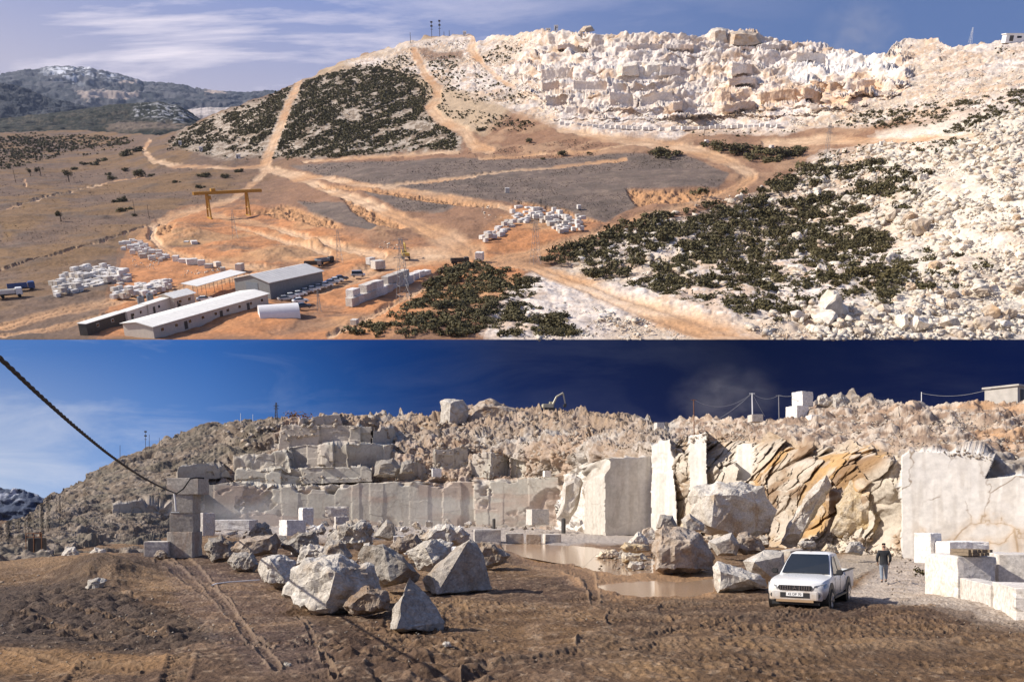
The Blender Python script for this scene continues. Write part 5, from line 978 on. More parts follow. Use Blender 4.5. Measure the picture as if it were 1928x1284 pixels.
for poly, n, lo_, hi_, lb, gr in [([(1480, 632), (1560, 600), (1700, 580), (1928, 520), (1928, 634)], 26, 24, 58, 'large cream stone near the bottom edge of the right slope', 'large stones at the bottom of the right slope'), ([(1640, 620), (1720, 480), (1740, 340), (1928, 260), (1940, 630)], 110, 12, 34, 'pale stone lying in the white scree of the right slope', 'stones in the white scree'), (FG_RIGHT, 56, 11, 28, 'pale stone between the bushes of the right slope', 'stones between the bushes'), ([(1480, 340), (1560, 290), (1720, 265), (1800, 300), (1640, 350)], 40, 9, 20, 'cream stone on the ledges above the bush belt', 'stones on the ledges'), ([(990, 620), (1010, 580), (1100, 575), (1250, 620), (1200, 635)], 26, 8, 16, 'small pale stone beside the wide road at the bottom', 'stones beside the wide road')]:
    for x, y in in_area(RGB, poly, n, 1.1): stone(x, y, lo_ + (hi_ - lo_) * RGB.random() ** 2, lb, gr)

# ------------------------------------------------------------------ paints and metals
WHITEP = pbr('white_paint', (.78, .78, .76), .35, var=.06, scale=2); CARWHITE = pbr('white_car_paint', (.74, .75, .74), .22, var=.05, scale=3, coat=.6); DUSTYW = pbr('dusty_white_panel', (.66, .63, .58), .6, var=.12, scale=.6)
SILVERP = pbr('silver_car_paint', (.42, .43, .45), .3, .4, .05, coat=.5); DARKP = pbr('dark_car_paint', (.05, .055, .07), .25, var=.1, coat=.6); BLUEP = pbr('blue_truck_paint', (.03, .07, .20), .4, var=.15)
GLASS = pbr('dark_glass', (.012, .016, .018), .06, var=.1, spec=.8); RUBBER = pbr('tyre_rubber', (.018, .017, .016), .85, var=.3, scale=12); BLACKPL = pbr('black_plastic', (.02, .02, .021), .55, var=.15); CHROME = pbr('chrome', (.75, .75, .76), .15, 1., .05); ALLOY = pbr('alloy_rim', (.28, .25, .23), .4, .7, .2)
STEEL = pbr('galvanised_steel', (.30, .30, .30), .5, .5, .2, 4); DARKSTEEL = pbr('dark_steel', (.07, .065, .06), .6, .3, .25, 4); RUST = pbr('rusty_steel', (.17, .075, .035), .85, .1, .3, 6); CRANEY = pbr('ochre_crane_paint', (.44, .24, .035), .6, .1, .18, 2); DIGY = pbr('faded_yellow_paint', (.52, .36, .08), .55, .1, .2, 2)
ROOFW = pbr('pale_sheet_roof', (.80, .77, .70), .55, .0, .1, .5); ROOFG = pbr('grey_sheet_roof', (.55, .53, .50), .5, .1, .12, .4); WALLG = pbr('grey_ribbed_wall', (.20, .22, .23), .6, .1, .15, 1.5); WALLC = pbr('cream_wall', (.56, .50, .43), .75, 0, .1, 1.2); WALLB = pbr('blue_grey_wall', (.17, .21, .25), .6, .1, .12, 1.)
LAMPG = pbr('headlamp_glass', (.40, .42, .43), .12, .3, .1, coat=1.); REDL = pbr('red_lamp', (.35, .02, .015), .3); CANVAS = pbr('white_canvas', (.74, .72, .70), .7, 0, .08, 1.); CONC = pbr('weathered_concrete', (.42, .39, .35), .85, 0, .2, 1.5, .3)

# ------------------------------------------------------------------ the works yard on the hillside
def hx(px, py):
    p = np.array(on_hill(px, py)); return np.array([p[0], p @ FWV, p @ UPV])
def site(A, B_, C_):
    """plan axes of a building from the photo pixels of its near corner, the end of its long side and the end of its short side"""
    a, b, c = hx(*A), hx(*B_), hx(*C_); u = (b - a)[:2]; L = float(np.hypot(*u)); u /= L; v = np.array([-u[1], u[0]]); w = float((c - a)[:2] @ v); zs = min(a[2], b[2], c[2])
    return a, math.atan2(u[1], u[0]), L, w, zs
def stand(e, a, ang): e.matrix_world = Matrix.Translation(Vector((a[0], 0, 0)) + v3(FWV) * float(a[1]) + v3(UPV) * float(a[2])) @ TILT @ Matrix.Rotation(ang, 4, 'Z')
def gable(name, label, A, B_, C_, h, rise, wall, roofm, end=None, wins=0, door=None, L=None, Wd=None, over=.5):
    a, ang, l, w, zs = site(A, B_, C_); l = L or l; w = math.copysign(Wd, w) if Wd else w; e = empty(name, label, 'building'); stand(e, a, ang); y0, y1 = min(0, w), max(0, w); ym = (y0 + y1) / 2
    MB().prism([(0, y0, -2), (0, y1, -2), (0, y1, h), (0, ym, h + rise), (0, y0, h)], (l, 0, 0)).build('wall', wall, e)
    mb = MB()
    for s_ in (0, 1):
        ye = y0 - over if s_ == 0 else y1 + over; dz = rise / (ym - y0) * over
        mb.prism([(-over, ye, h - dz + .05), (-over, ym, h + rise + .05), (-over, ym, h + rise + .2), (-over, ye, h - dz + .2)], (l + 2 * over, 0, 0))
    for k in range(int(l / 1.6)):      # standing seams
        for s_ in (-1, 1): mb.bar((k * 1.6 + .6, ym, h + rise + .21), (k * 1.6 + .6, ym + s_ * (abs(w) / 2 + over * .8), h - rise / (ym - y0) * over * .8 + .21), .045, None, 4)
    mb.build('roof', roofm, e)
    ys = y0 if a[1] + 0 <= a[1] and w > 0 else y1      # the long wall turned to the viewer
    for k in range(wins):
        x = l * (k + .6) / (wins + .2); f = MB().box((x, ys - math.copysign(.03, w), h * .58), (1.3, .1, 1.0)).build('window', WHITEP, e); MB().box((x, ys - math.copysign(.09, w), h * .58), (1.1, .04, .82)).build('pane', GLASS, f)
    for k in (door or []): MB().box((l * k, ys - math.copysign(.03, w), 1.05), (1.2, .08, 2.1)).build('door', DARKSTEEL, e)
    if end: MB().box((-.04, ym, h * .45), (.08, abs(w) * .34, h * .85)).build('gate', end, e)
    return e
gable('workshop', 'tall grey workshop shed with a pale pitched roof', (510, 561), (609, 537), (466, 547), 4.6, 1.7, WALLG, ROOFG, WALLB)
gable('long_shed', 'long low cream shed with a pale sheet roof at the bottom edge', (291, 637.5), (506, 573), (245, 628), 3.0, .75, WALLC, ROOFW, None, 9, (.25, .55, .8))
def container(A, B_, C_, label, m, h=2.7, wins=1):
    a, ang, l, w, zs = site(A, B_, C_); w = math.copysign(2.6, w); e = empty('site_cabin', label, 'cabin'); stand(e, a, ang); ym = w / 2; MB().box((l / 2, ym, h / 2 - .4), (l, 2.6, h + .8)).build('wall', m, e, .05)
    MB().box((l / 2, ym, h + .09), (l + .3, 2.9, .16)).build('roof', ROOFW, e); ys = min(0, w)
    for k in range(wins): x = l * (k + .7) / (wins + .6); f = MB().box((x, ys - .03, 1.6), (1.0, .08, .9)).build('window', WHITEP, e); MB().box((x, ys - .08, 1.6), (.84, .04, .74)).build('pane', GLASS, f)
    MB().box((l * .22, ys - .03, 1.0), (.9, .08, 2.0)).build('door', DARKSTEEL, e); return e
container((166, 630), (238, 607), (160, 622), 'dark grey site cabin at the lower end of the cabin row', DARKSTEEL, 2.7, 2)
container((242, 607), (279, 594), (238, 600), 'white site cabin second in the cabin row', DUSTYW, 2.8, 2); container((282, 594), (324, 580), (278, 588), 'pale site cabin third in the cabin row', DUSTYW, 3.0, 1)
gable('office', 'small cream office with a pale roof at the end of the cabin row', (330, 582), (368, 572), (326, 574), 3.2, .9, WALLC, ROOFW, None, 2, (.2,), Wd=6)
def shelter():
    a, ang, l, w, zs = site((374, 560), (462, 533), (356, 552)); w = math.copysign(5, w); e = empty('open_shelter', 'long open sided shelter with a thin white roof on posts', 'shelter'); stand(e, a, ang)
    MB().prism([(-.5, -.5, 3.4), (-.5, w + .5, 3.9), (-.5, w + .5, 4.05), (-.5, -.5, 3.55)], (l + 1, 0, 0)).build('roof', ROOFW, e)
    for k in range(7):
        for y, z in ((.1, 3.42), (w - .1, 3.85)): MB().bar((l * k / 6, y, -1), (l * k / 6, y, z), .08, None, 6).build('post', STEEL, e)
shelter()
def tent():
    a, ang, l, w, zs = site((505, 596), (560, 588), (474, 592)); e = empty('canvas_tunnel', 'white arched canvas tunnel beside the long shed', 'tent'); e2 = hx(538, 596)
    stand(e, hx(488, 598), R(20)); Rr, Ln = 3.6, 11.; n = 20
    out = [[(x, Rr * math.cos(math.pi * k / n), Rr * math.sin(math.pi * k / n) * (1.02) - .3) for k in range(n + 1)] for x in np.linspace(0, Ln, 12)]
    inn = [[(x, (Rr - .12) * math.cos(math.pi * k / n), (Rr - .12) * math.sin(math.pi * k / n) - .3) for k in range(n + 1)] for x in np.linspace(0, Ln, 12)]
    MB().loft([o + i[::-1] for o, i in zip(out, inn)]).build('canvas', CANVAS, e, smooth=True)
    MB().prism([(0.05, (Rr - .13) * math.cos(math.pi * k / n), (Rr - .13) * math.sin(math.pi * k / n) - .3) for k in range(n + 1)], (.08, 0, 0)).build('end_wall', CANVAS, e)
    for x in (.6, Ln / 2, Ln - .3):
        mb = MB(); q = [(x, (Rr - .17) * math.cos(math.pi * k / n), (Rr - .17) * math.sin(math.pi * k / n) - .3) for k in range(n + 1)]
        for p0, p1 in zip(q[:-1], q[1:]): mb.bar(p0, p1, .05, None, 5)
        mb.build('hoop', STEEL, e)
tent()
def car_proto(paint, van=False, name='parked_car'):
    e = empty(name, 'x', 'car'); rs = lambda y, z0, z1, w: [(-w, y, z0), (w, y, z0), (w * 1.02, y, (z0 + z1) / 2), (w * .93, y, z1), (-w * .93, y, z1), (-w * 1.02, y, (z0 + z1) / 2)]
    H = 1.9 if van else 1.45; MB().loft([rs(2.15, .4, .68, .7), rs(2.0, .3, .8, .84), rs(.9, .28, .95, .87), rs(-1.4, .28, .98, .87), rs(-2.0, .32, .95, .84), rs(-2.15, .45, .85, .75)]).build('body', paint, e, smooth=True)
    q = (1.5, .95, -2.0, -1.95) if van else (.95, .25, -1.75, -1.1)
    MB().loft([[(-.8, q[2], .95), (.8, q[2], .95), (.8, q[0], .95), (-.8, q[0], .95)], [(-.64, q[3], H - .06), (.64, q[3], H - .06), (.64, q[1], H - .06), (-.64, q[1], H - .06)]]).build('cabin', GLASS, e)
    MB().loft([[(-.65, q[3] - .02, H - .07), (.65, q[3] - .02, H - .07), (.65, q[1] + .03, H - .07), (-.65, q[1] + .03, H - .07)], [(-.55, q[3] + .1, H), (.55, q[3] + .1, H), (.55, q[1] - .1, H), (-.55, q[1] - .1, H)]]).build('roof', paint, e)
    for x in (-.8, .8):
        for y in (1.3, -1.35): w = MB().cyl((x, y, .32), .32, .2, 'X', 16).build('wheel', RUBBER, e); MB().cyl((x * 1.1, y, .32), .2, .06, 'X', 12).build('rim', ALLOY, w)
    return e
PC = {'w': car_proto(CARWHITE), 's': car_proto(SILVERP), 'd': car_proto(DARKP), 'v': car_proto(SILVERP, True, 'parked_van')}; used = set()
for px, py, yaw, k, lb in [(675, 521, -82, 'v', 'silver van parked alone on the orange yard'), (643, 527, -70, 'd', 'dark car at the far end of the car row beside the workshop'), (634, 531, -70, 'w', 'white car second from the far end of the car row'), (625, 535, -70, 's', 'silver car third from the far end of the car row'), (614, 540, -70, 'w', 'white car in the middle of the row behind the workshop'), (602, 544, -70, 's', 'grey car left of the white one in the middle of the row'), (590, 548, -70, 'w', 'white car fourth from the near end of the car row'), (577, 552, -70, 's', 'silver car third from the near end of the car row'),
        (564, 557, -60, 'w', 'white car at the corner of the workshop'), (550, 561, -60, 'w', 'white car nearest the workshop gable'), (538, 566, -60, 's', 'silver car between the workshop and the tunnel'), (566, 570, -60, 'w', 'white car behind the arched tunnel'), (572, 580, -60, 'd', 'dark car beside the arched tunnel mouth'), (386, 567, -70, 'w', 'white car under the end of the open shelter')]:
    o = PC[k] if k not in used else copy_tree(PC[k]); used.add(k); tag(o, lb, 'van' if k == 'v' else 'car', 'cars parked in the works yard'); put_up(o, px, py, R(yaw), 1.12)
def lorry(px, py, yaw, label, paint, body, s_=1.):
    e = empty('lorry', label, 'truck'); MB().box((0, 2.9, 1.75), (2.4, 1.9, 2.1)).build('cab', paint, e, .15); MB().box((0, 3.87, 2.1), (2.0, .06, .8)).build('windscreen', GLASS, e)
    mb = MB().box((0, -1.1, 1.35), (2.5, 5.8, .2)); [mb.box((x, -1.1, 1.9), (.1, 5.8, 1.)) for x in (-1.2, 1.2)]; [mb.box((0, y, 1.9), (2.3, .1, 1.)) for y in (-3.95, 1.75)]; mb.build('tipper_body', body, e); MB().box((0, 0, .85), (1., 7.6, .3)).build('chassis', DARKSTEEL, e)
    for x in (-1.05, 1.05):
        for y in (2.8, -1.8, -3.1): MB().cyl((x, y, .52), .52, .35, 'X', 16).build('wheel', RUBBER, e)
    put_up(e, px, py, R(yaw), s_)
lorry(866, 497, -76, 'dark tipper lorry on the road by the fork', DARKSTEEL, DARKSTEEL, .85); lorry(42, 548, -60, 'blue lorry at the far left of the block yard', BLUEP, BLUEP); lorry(18, 560, -60, 'white lorry at the left edge of the picture', WHITEP, DUSTYW); lorry(612, 497, -50, 'dark lorry above the workshop roof', DARKSTEEL, WALLB, .9); lorry(590, 502, -85, 'grey lorry beside the dark one above the workshop', STEEL, DARKSTEEL, .8)
def digger(e, paint, arm):
    for x in (-1.2, 1.2): MB().prism([(x - .3, -1.9, .2), (x - .3, -1.5, 0), (x - .3, 1.5, 0), (x - .3, 1.9, .2), (x - .3, 1.9, .7), (x - .3, 1.5, .9), (x - .3, -1.5, .9), (x - .3, -1.9, .7)], (.6, 0, 0)).build('track', DARKSTEEL, e)
    MB().box((0, -.5, 1.6), (2.6, 3.2, 1.2)).build('engine_house', paint, e, .12); c = MB().box((-.8, .9, 2.2), (1., 1.4, 1.7)).build('cab', paint, e, .1); MB().box((-.8, 1.62, 2.4), (.8, .05, 1.)).build('windscreen', GLASS, c)
    (a, b, c_, d) = arm; MB().bar(a, b, .35, .3, 6).bar(b, c_, .3, .25, 6).build('boom', paint, e); MB().bar(c_, d, .26, .2, 6).build('stick', paint, e); d = Vector(d)
    MB().prism([d + Vector((-.6, .3, 0)), d + Vector((-.6, -.5, -.2)), d + Vector((-.6, -.6, -.9)), d + Vector((-.6, .1, -1.1))], (1.2, 0, 0)).build('bucket', DARKSTEEL, e)
e = empty('excavator', 'grey yellow excavator by the stone heap below the fork', 'excavator'); digger(e, DIGY, ((.3, 1, 1.9), (.3, 2.5, 4.8), (.3, 4.6, 5.2), (.3, 6., 2.4))); put_up(e, 764, 487, R(15))
e = empty('excavator', 'pale excavator silhouetted on the quarry crest against the sky', 'excavator'); digger(e, pbr('pale_yellow_paint', (.50, .46, .34), .6, .1, .18, 2), ((.3, 1, 1.9), (.3, 2.2, 4.4), (.3, 4.2, 5.6), (.3, 4.9, 2.4))); e.location = v3(low(1034, 772, 192)); e.rotation_euler = (0, 0, R(-80)); e.location.z -= .3; e.scale = (.72,) * 3
def gantry():
    A, B_ = hx(395, 411), hx(468, 402); u = (B_ - A)[:2]; L = float(np.hypot(*u)); e = empty('gantry_crane', 'ochre gantry crane straddling the cut above the works yard', 'crane'); stand(e, A, math.atan2(u[1], u[0])); H = 12.6
    for y in (-1.1, 1.1): MB().box((L * .5 + .6, y, H), (L * 1.72, .8, 1.5)).build('girder', CRANEY, e)
    for x in (0, L):
        for s_ in (-1, 1): MB().bar((x, s_ * 3.2, -.4), (x, s_ * 1.1, H - .7), .42, .6, 4).build('leg', CRANEY, e)
        MB().box((x, 0, .1), (.8, 8.6, .8)).build('bogie', CRANEY, e); MB().bar((x, -2.4, 4.4), (x, 2.4, 4.4), .22, None, 6).build('tie', CRANEY, e)
    MB().box((L * .16, 0, H + 1.4), (2.2, 3., 1.4)).build('trolley', CRANEY, e, .1); MB().box((L * .02, -2.2, H - 2.2), (1.8, 1.6, 1.9)).build('cabin', CRANEY, e, .08)
gantry()
def pylon(px, py, ph, label, arms=3, place=put_up, w=.1, m=STEEL, D=None):
    h = ph * (hill_scale(px, py) if D is None else D / F); e = empty('lattice_pylon', label, 'pylon'); n = 7; b0 = h * w; b1 = h * .022; r = max(.045, h * .0036)
    mb = MB(); P = lambda k, i: Vector((lerp(b0, b1, (k / n) ** .8) * (1 if i in (0, 3) else -1), lerp(b0, b1, (k / n) ** .8) * (1 if i in (0, 1) else -1), h * k / n - (.5 if k == 0 else 0)))
    for i in range(4):
        for k in range(n): mb.bar(P(k, i), P(k + 1, i), r, None, 4); mb.bar(P(k, i), P(k + 1, (i + 1) % 4), r * .6, None, 4); mb.bar(P(k + 1, i), P(k + 1, (i + 1) % 4), r * .6, None, 4)
    mb.build('lattice', m, e)
    for k in range(arms): z = h * (.72 + .13 * k); MB().bar((-h * .13, 0, z), (h * .13, 0, z), r * 1.1, None, 4).bar((-h * .13, 0, z), (0, 0, z + h * .045), r * .7, None, 4).bar((h * .13, 0, z), (0, 0, z + h * .045), r * .7, None, 4).build('crossarm', m, e)
    if D is None: put_up(e, px, py, R(25))
    else: e.location = v3(low(px, py, D))
    return e
pylon(760, 572, 118, 'tallest lattice pylon, standing behind the row of large blocks'); pylon(1008, 495, 84, 'lattice pylon beside the central block yard'); pylon(640, 497, 60, 'lattice pylon left of the grey stone heap', 2); pylon(443, 450, 52, 'lattice pylon below the gantry crane', 2); pylon(1554, 306, 70, 'slim lattice pylon above the bush belt on the right', 2, w=.05); pylon(601, 584, 36, 'lattice mast beside the parked cars', 1); pylon(1018, 402, 26, 'dark lattice mast among the central white blocks', 1, m=DARKSTEEL)
pylon(1826, 84, 28, 'white mast on the right end of the white ridge', 1, m=WHITEP); pylon(520, 798, 40, 'dark lattice tower on the left crest of the quarry', 2, m=DARKSTEEL, D=196, w=.07)
def mast(px, py, ph, label, m=DARKSTEEL, D=None, top=True, r=.0):
    sc = hill_scale(px, py) if D is None else D / F; h = ph * sc; e = empty('mast', label, 'mast'); r = r or max(.05, sc * .55); MB().bar((0, 0, -1), (0, 0, h), r, r * .7, 8).build('pole', m, e)
    if top:
        for z in (.98, .72): MB().box((0, 0, h * z), (sc * 4, sc * 2, sc * 3)).build('antenna', m, e)
        MB().bar((-sc * 2.4, 0, h * .5), (sc * 2.4, 0, h * .5), r * .7, None, 6).build('crossbar', m, e)
    if D is None: put_up(e, px, py)
    else: e.location = v3(low(px, py, D))
mast(813, 70, 25, 'left of two dark antenna masts on the summit'); mast(828, 69, 26, 'right of two dark antenna masts on the summit'); mast(773, 82, 18, 'thin mast on the ridge left of the summit', top=False); mast(846, 68, 9, 'short dark post on the summit ridge', top=False); mast(836, 69, 8, 'short dark post beside the right antenna mast', top=False)
mast(274, 842, 30, 'left of two dark masts on the left quarry slope', D=180); mast(281, 842, 24, 'right of two dark masts on the left quarry slope', D=181, top=False); mast(226, 866, 28, 'thin lone mast far down the left crest', D=172, top=False); mast(300, 832, 8, 'short post on the left crest right of the two masts', D=184, top=False); mast(453, 796, 18, 'white post on the left quarry crest', WHITEP, 196, False); mast(476, 792, 12, 'white post right of the taller white one on the crest', WHITEP, 197, False); mast(1735, 772, 34, 'thin white mast on the right crest', WHITEP, 86, False, .05)
for x, y, h, lb in [(255, 408, 30, 'wooden line pole right of the two dark bush pairs on the plain'), (281, 412, 26, 'wooden line pole beside the track to the crane'), (30, 345, 26, 'wooden line pole at the far left of the plain'), (1325, 266, 22, 'wooden line pole at the upper right road'), (425, 566, 20, 'thin pole at the far corner of the long shed'), (178, 285, 14, 'line pole near the dark hills on the plain')]: mast(x, y, h, lb, BARK, None, False)
# row of large blocks along the yard edge, block yards and the white block line below the quarry
def block_protos():
    out = []
    for i in range(6):
        rg = np.random.default_rng(500 + i); o = box_block('marble_block', rg.uniform(1.7, 2.4), rg.uniform(1.3, 1.8), rg.uniform(1.2, 1.6), WHITEBLOCK if i % 3 else SAWN, 'x', seed=i, chip=.02, bevel=.04); out.append(o.data); bpy.data.objects.remove(o)
    return out
BLK = block_protos()
REST = []
def yard_block(px, py, s_, yaw, label, group, dz=0, k=None, rest=False):
    if rest:
        REST.append((BLK[RGB.integers(0, 6)], Matrix.Translation(on_hill(px, py) - v3(UPV) * (.15 - dz)) @ TILT @ Matrix.Rotation(yaw, 4, 'Z') @ Matrix.Scale(s_, 4))); return
    o = bpy.data.objects.new('marble_block', BLK[RGB.integers(0, 6) if k is None else k]); COL.objects.link(o); tag(o, label, 'marble block', group); put_up(o, px, py, yaw, s_, .15 - dz)
nb = 0
for i in range(14):
    t = i / 13.; x, y = lerp(664, 800, t), lerp(575, 520, t)
    yard_block(x, y, 1.75, R(64) + RGB.uniform(-.05, .05), 'large cream block in the bottom row at the yard edge', 'bottom row of large blocks')
for i in range(10): t = (i + .5) / 13.; x, y = lerp(664, 797, t) - (3 if i < 2 else 0), lerp(574, 521, t); (i in (1, 5)) or yard_block(x, y, 1.65, R(64) + RGB.uniform(-.1, .1), 'large cream block resting on the bottom row at the yard edge', 'upper row of large blocks', dz=2.35)
for x, y, sc_, lb in [(903, 489, 1.9, 'single cream block at the fork of the roads'), (712, 505, 2., 'cube block on the orange yard below the stone heap'), (698, 497, 1.7, 'cream block left of the cube block on the yard'), (668, 610, 1., 'grey block at the lower yard track'), (955, 363, 1.8, 'white block pair on the heath edge'), (1090, 393, 1.3, 'small white block on the cut edge right of the yard'), (1452, 280, 1.4, 'white block by the upper right road'), (1660, 275, 1.6, 'white block on the right road'), (1330, 270, 1.5, 'white block at the bend of the upper road')]: yard_block(x, y, sc_, RGB.uniform(0, 3), lb, None)
YA = [(101, 543), (118, 524), (186, 503), (238, 514), (246, 530), (228, 541), (200, 538), (150, 552), (108, 561)]; YA2 = [(206, 563), (222, 551), (262, 538), (318, 530), (320, 542), (300, 552), (250, 560)]; YB = [(228, 462), (255, 452), (285, 468), (320, 486), (300, 494), (260, 484), (235, 478)]
YC = [(968, 392), (988, 390), (1040, 402), (1105, 420), (1098, 434), (1046, 442), (1042, 428), (1000, 412)]; YD = [(968, 402), (995, 410), (992, 424), (960, 440), (912, 457), (908, 450), (950, 425)]
def yard(poly, n, label, group, s0, s1, ang, single=50):
    p = in_area(RGB, poly, n * 3, 0); keep = []
    for q in p:
        if all(abs(q[0] - k[0]) > 3.4 or abs(q[1] - k[1]) > 2.1 for k in keep): keep.append(q)
        if len(keep) >= n: break
    for i, (x, y) in enumerate(sorted(keep, key=lambda q: -q[1])): yard_block(x, y, RGB.uniform(s0, s1) * 1.12, ang + RGB.normal(0, .12), label, group, dz=1.3 if RGB.random() < .22 else 0, rest=i >= single)
yard(YA, 120, 'white block in the large block yard at lower left', 'blocks of the large left yard', .8, 1.1, R(65), 70); yard(YA2, 56, 'white block in the smaller yard beside the cabins', 'blocks of the smaller left yard', .75, 1.05, R(65), 38); yard(YB, 42, 'white block in the stone belt above the left yards', 'blocks of the left stone belt', .7, 1.2, .3, 22); yard(YC, 70, 'white block in the right half of the central yard', 'blocks of the central yard, right half', .9, 1.2, R(30), 40); yard(YD, 34, 'white block in the left half of the central yard', 'blocks of the central yard, left half', .9, 1.2, R(50), 22)
for x, y in [(332, 492), (345, 494), (362, 498), (380, 500), (394, 506), (410, 503), (420, 512), (452, 508), (352, 460), (366, 461), (320, 453), (335, 455)]: yard_block(x, y, RGB.uniform(1.2, 1.7), RGB.uniform(0, 3), 'pale block along the inner edge of the curved track', 'blocks along the curved track')
for i in range(40):
    t = i / 39; x = lerp(1058, 1465, t); y = np.interp(x, [1058, 1130, 1250, 1340, 1465], [236, 241, 246, 243, 240]); (.42 < t < .55 and i % 2) or yard_block(x, y, 1.65 * RGB.uniform(.8, 1.1), R(5) + RGB.normal(0, .1), '', None, rest=True)
def rest_blocks():
    Vs, Fs, off = [], [], 0
    for me, M in REST:
        co = np.empty(len(me.vertices) * 3, np.float32); me.vertices.foreach_get('co', co); co = co.reshape(-1, 3); me.calc_loop_triangles(); f = np.array([t.vertices[:] for t in me.loop_triangles], np.int32); A = np.array(M); Vs.append(co @ A[:3, :3].T + A[:3, 3]); Fs.append(f + off); off += len(co)
    setting(mesh_obj('far_blocks', np.concatenate(Vs), np.concatenate(Fs), WHITEBLOCK), 'stuff')
rest_blocks()
# lone trees on the plain
def tree(px, py, ph, label):
    h = ph * hill_scale(px, py); e = empty('tree', label, 'tree'); rg = np.random.default_rng(int(px)); mb = MB().bar((0, 0, -.3), (0, 0, .5), .05, .035, 7)
    for k in range(5): a = rg.uniform(0, 6.28); mb.bar((0, 0, .3 + .04 * k), (math.cos(a) * .22, math.sin(a) * .22, .62 + .05 * k), .025, .01, 5)
    mb.build('trunk', BARK, e); V = leaf_cloud(320, .38, .38, .62, .035, rg, 7); V[:, 2] += .36; mesh_obj('crown', V, quads(320), LEAF, e); put_up(e, px, py, 0, h)
for a in [(130, 342, 24, 'lone bare branched tree on the brown plain'), (115, 416, 22, 'lone dark tree lowest on the brown plain'), (58, 333, 16, 'left of two small trees beside the sandy bend'), (77, 331, 18, 'right of two small trees beside the sandy bend')]: tree(*a)
def hut(px, py, w, d, h, label, yaw=0, m=WHITEP, rm=ROOFW, D=None, name='hut'):
    sc = hill_scale(px, py) if D is None else D / F; w, d, h = w * sc, d * sc, h * sc; e = empty(name, label, 'hut'); MB().box((0, 0, h / 2 - .5), (w, d, h + 1)).build('wall', m, e); MB().box((0, 0, h + h * .06), (w * 1.12, d * 1.12, h * .12)).build('roof', rm, e)
    MB().box((-w * .2, -d / 2 - .02, h * .42), (w * .22, .06, h * .8)).build('door', DARKSTEEL, e); f = MB().box((w * .22, -d / 2 - .02, h * .6), (w * .26, .05, h * .3)).build('window', DARKSTEEL, e); MB().box((w * .22, -d / 2 - .06, h * .6), (w * .2, .04, h * .22)).build('pane', GLASS, f)
    if D is None: put_up(e, px, py, yaw)
    else: e.location = v3(low(px, py, D)); e.rotation_euler = (0, 0, yaw)
    return e
hut(340, 275, 5, 5, 8, 'small white hut at the foot of the dark hill', .2); hut(379, 286, 6, 5, 8, 'small pale hut right of the first one below the dark hill', .2); hut(449, 299, 8, 6, 7, 'small square hut beside the foot of the straight hill road', .2); hut(875, 68, 6, 5, 7, 'tiny white hut on the summit'); hut(1032, 60, 9, 6, 5, 'white machine hut on the quarry rim'); hut(1047, 58, 7, 5, 8, 'taller white cabin on the quarry rim'); hut(1906, 79, 34, 16, 12, 'white flat roofed building at the right end of the ridge', 0)
hut(1898, 760, 54, 60, 28, 'white flat roofed hut on the right quarry crest', R(35), CONC, CONC, 84)
for x, y, lb in [(267, 578, 'left of two dark tanks standing by the cabin row'), (284, 573, 'right of two dark tanks standing by the cabin row')]:
    e = empty('tank', lb, 'tank'); MB().cyl((0, 0, 1.7), 1.2, 4.2, 'Z', 18).build('drum', WALLB, e, .08); MB().cyl((0, 0, 4.), .5, .4, 'Z', 12).build('lid', DARKSTEEL, e); MB().bar((1.25, 0, 0), (1.25, 0, 4), .07, None, 6).build('pipe', STEEL, e); put_up(e, x, y, .4, .8)
# big pale block and tan crag on the white rim
for ol, lb, mt, y_ in [([(1338, 88), (1338, 56), (1350, 52), (1366, 55), (1372, 86)], 'bright squared block on the white quarry rim', WHITEROCK, 915), ([(1366, 88), (1372, 60), (1400, 58), (1426, 62), (1440, 84), (1400, 92)], 'rough tan crag beside the bright block on the rim', TANROCK, 912), ([(1090, 60), (1098, 50), (1112, 48), (1120, 58), (1105, 62)], 'tan boulder heap on the quarry rim', TANROCK, 1010), ([(1160, 146), (1163, 122), (1200, 116), (1206, 146)], 'large sawn block jutting from the middle bench', WHITEROCK, 850), ([(1204, 146), (1208, 118), (1250, 116), (1258, 144)], 'cream sawn block right of the jutting one', WHITEROCK, 852)]:
    o = np.array(ol, float); c = o.mean(0); w = np.ptp(o[:, 0]) * .5; Pf = [upw(x, y, y_) for x, y in o] + [upw(c[0] + (x - c[0]) * .8, c[1] + (y - c[1]) * .8, y_ + w * .9) for x, y in o] + [upw(c[0] + (x - c[0]) * .7 + 4, c[1] + (y - c[1]) * .7 + 1, y_ - w * .35) for x, y in o]; org = Pf[0]
    me = hull_mesh('boulder', [Vector(p - org) for p in Pf], 3, .025, int(o[0, 0])); me.materials.append(mt); ob = bpy.data.objects.new('boulder', me); COL.objects.link(ob); ob.location = v3(org); tag(ob, lb, 'boulder')

# ------------------------------------------------------------------ pickup truck
def muddy_paint():
    m, n, b = material('muddy_white_paint'); tc = n.new('ShaderNodeTexCoord'); sp = n.new('ShaderNodeSeparateXYZ'); n.l.new(tc.outputs['Object'], sp.inputs[0])
    z = n.math('ADD', sp.outputs[2], n.math('MULTIPLY', n.math('SUBTRACT', n.noise(tc.outputs['Object'], 5, 6, .7), .5), .9)); f = n.ramp(z, [(.42, 1.), (.95, .0)]); d = n.math('MAXIMUM', n.math('MULTIPLY', f, .8), n.math('MULTIPLY', n.ramp(n.noise(tc.outputs['Object'], 2.2, 6, .7), [(.4, 0), (.75, 1)]), .3))
    n.l.new(n.mix(d, (.70, .71, .70), (.34, .235, .145)), b.inputs['Base Color']); n.l.new(n.math('ADD', .25, n.math('MULTIPLY', d, .6)), b.inputs['Roughness']); b.inputs['Coat Weight'].default_value = .3; return m
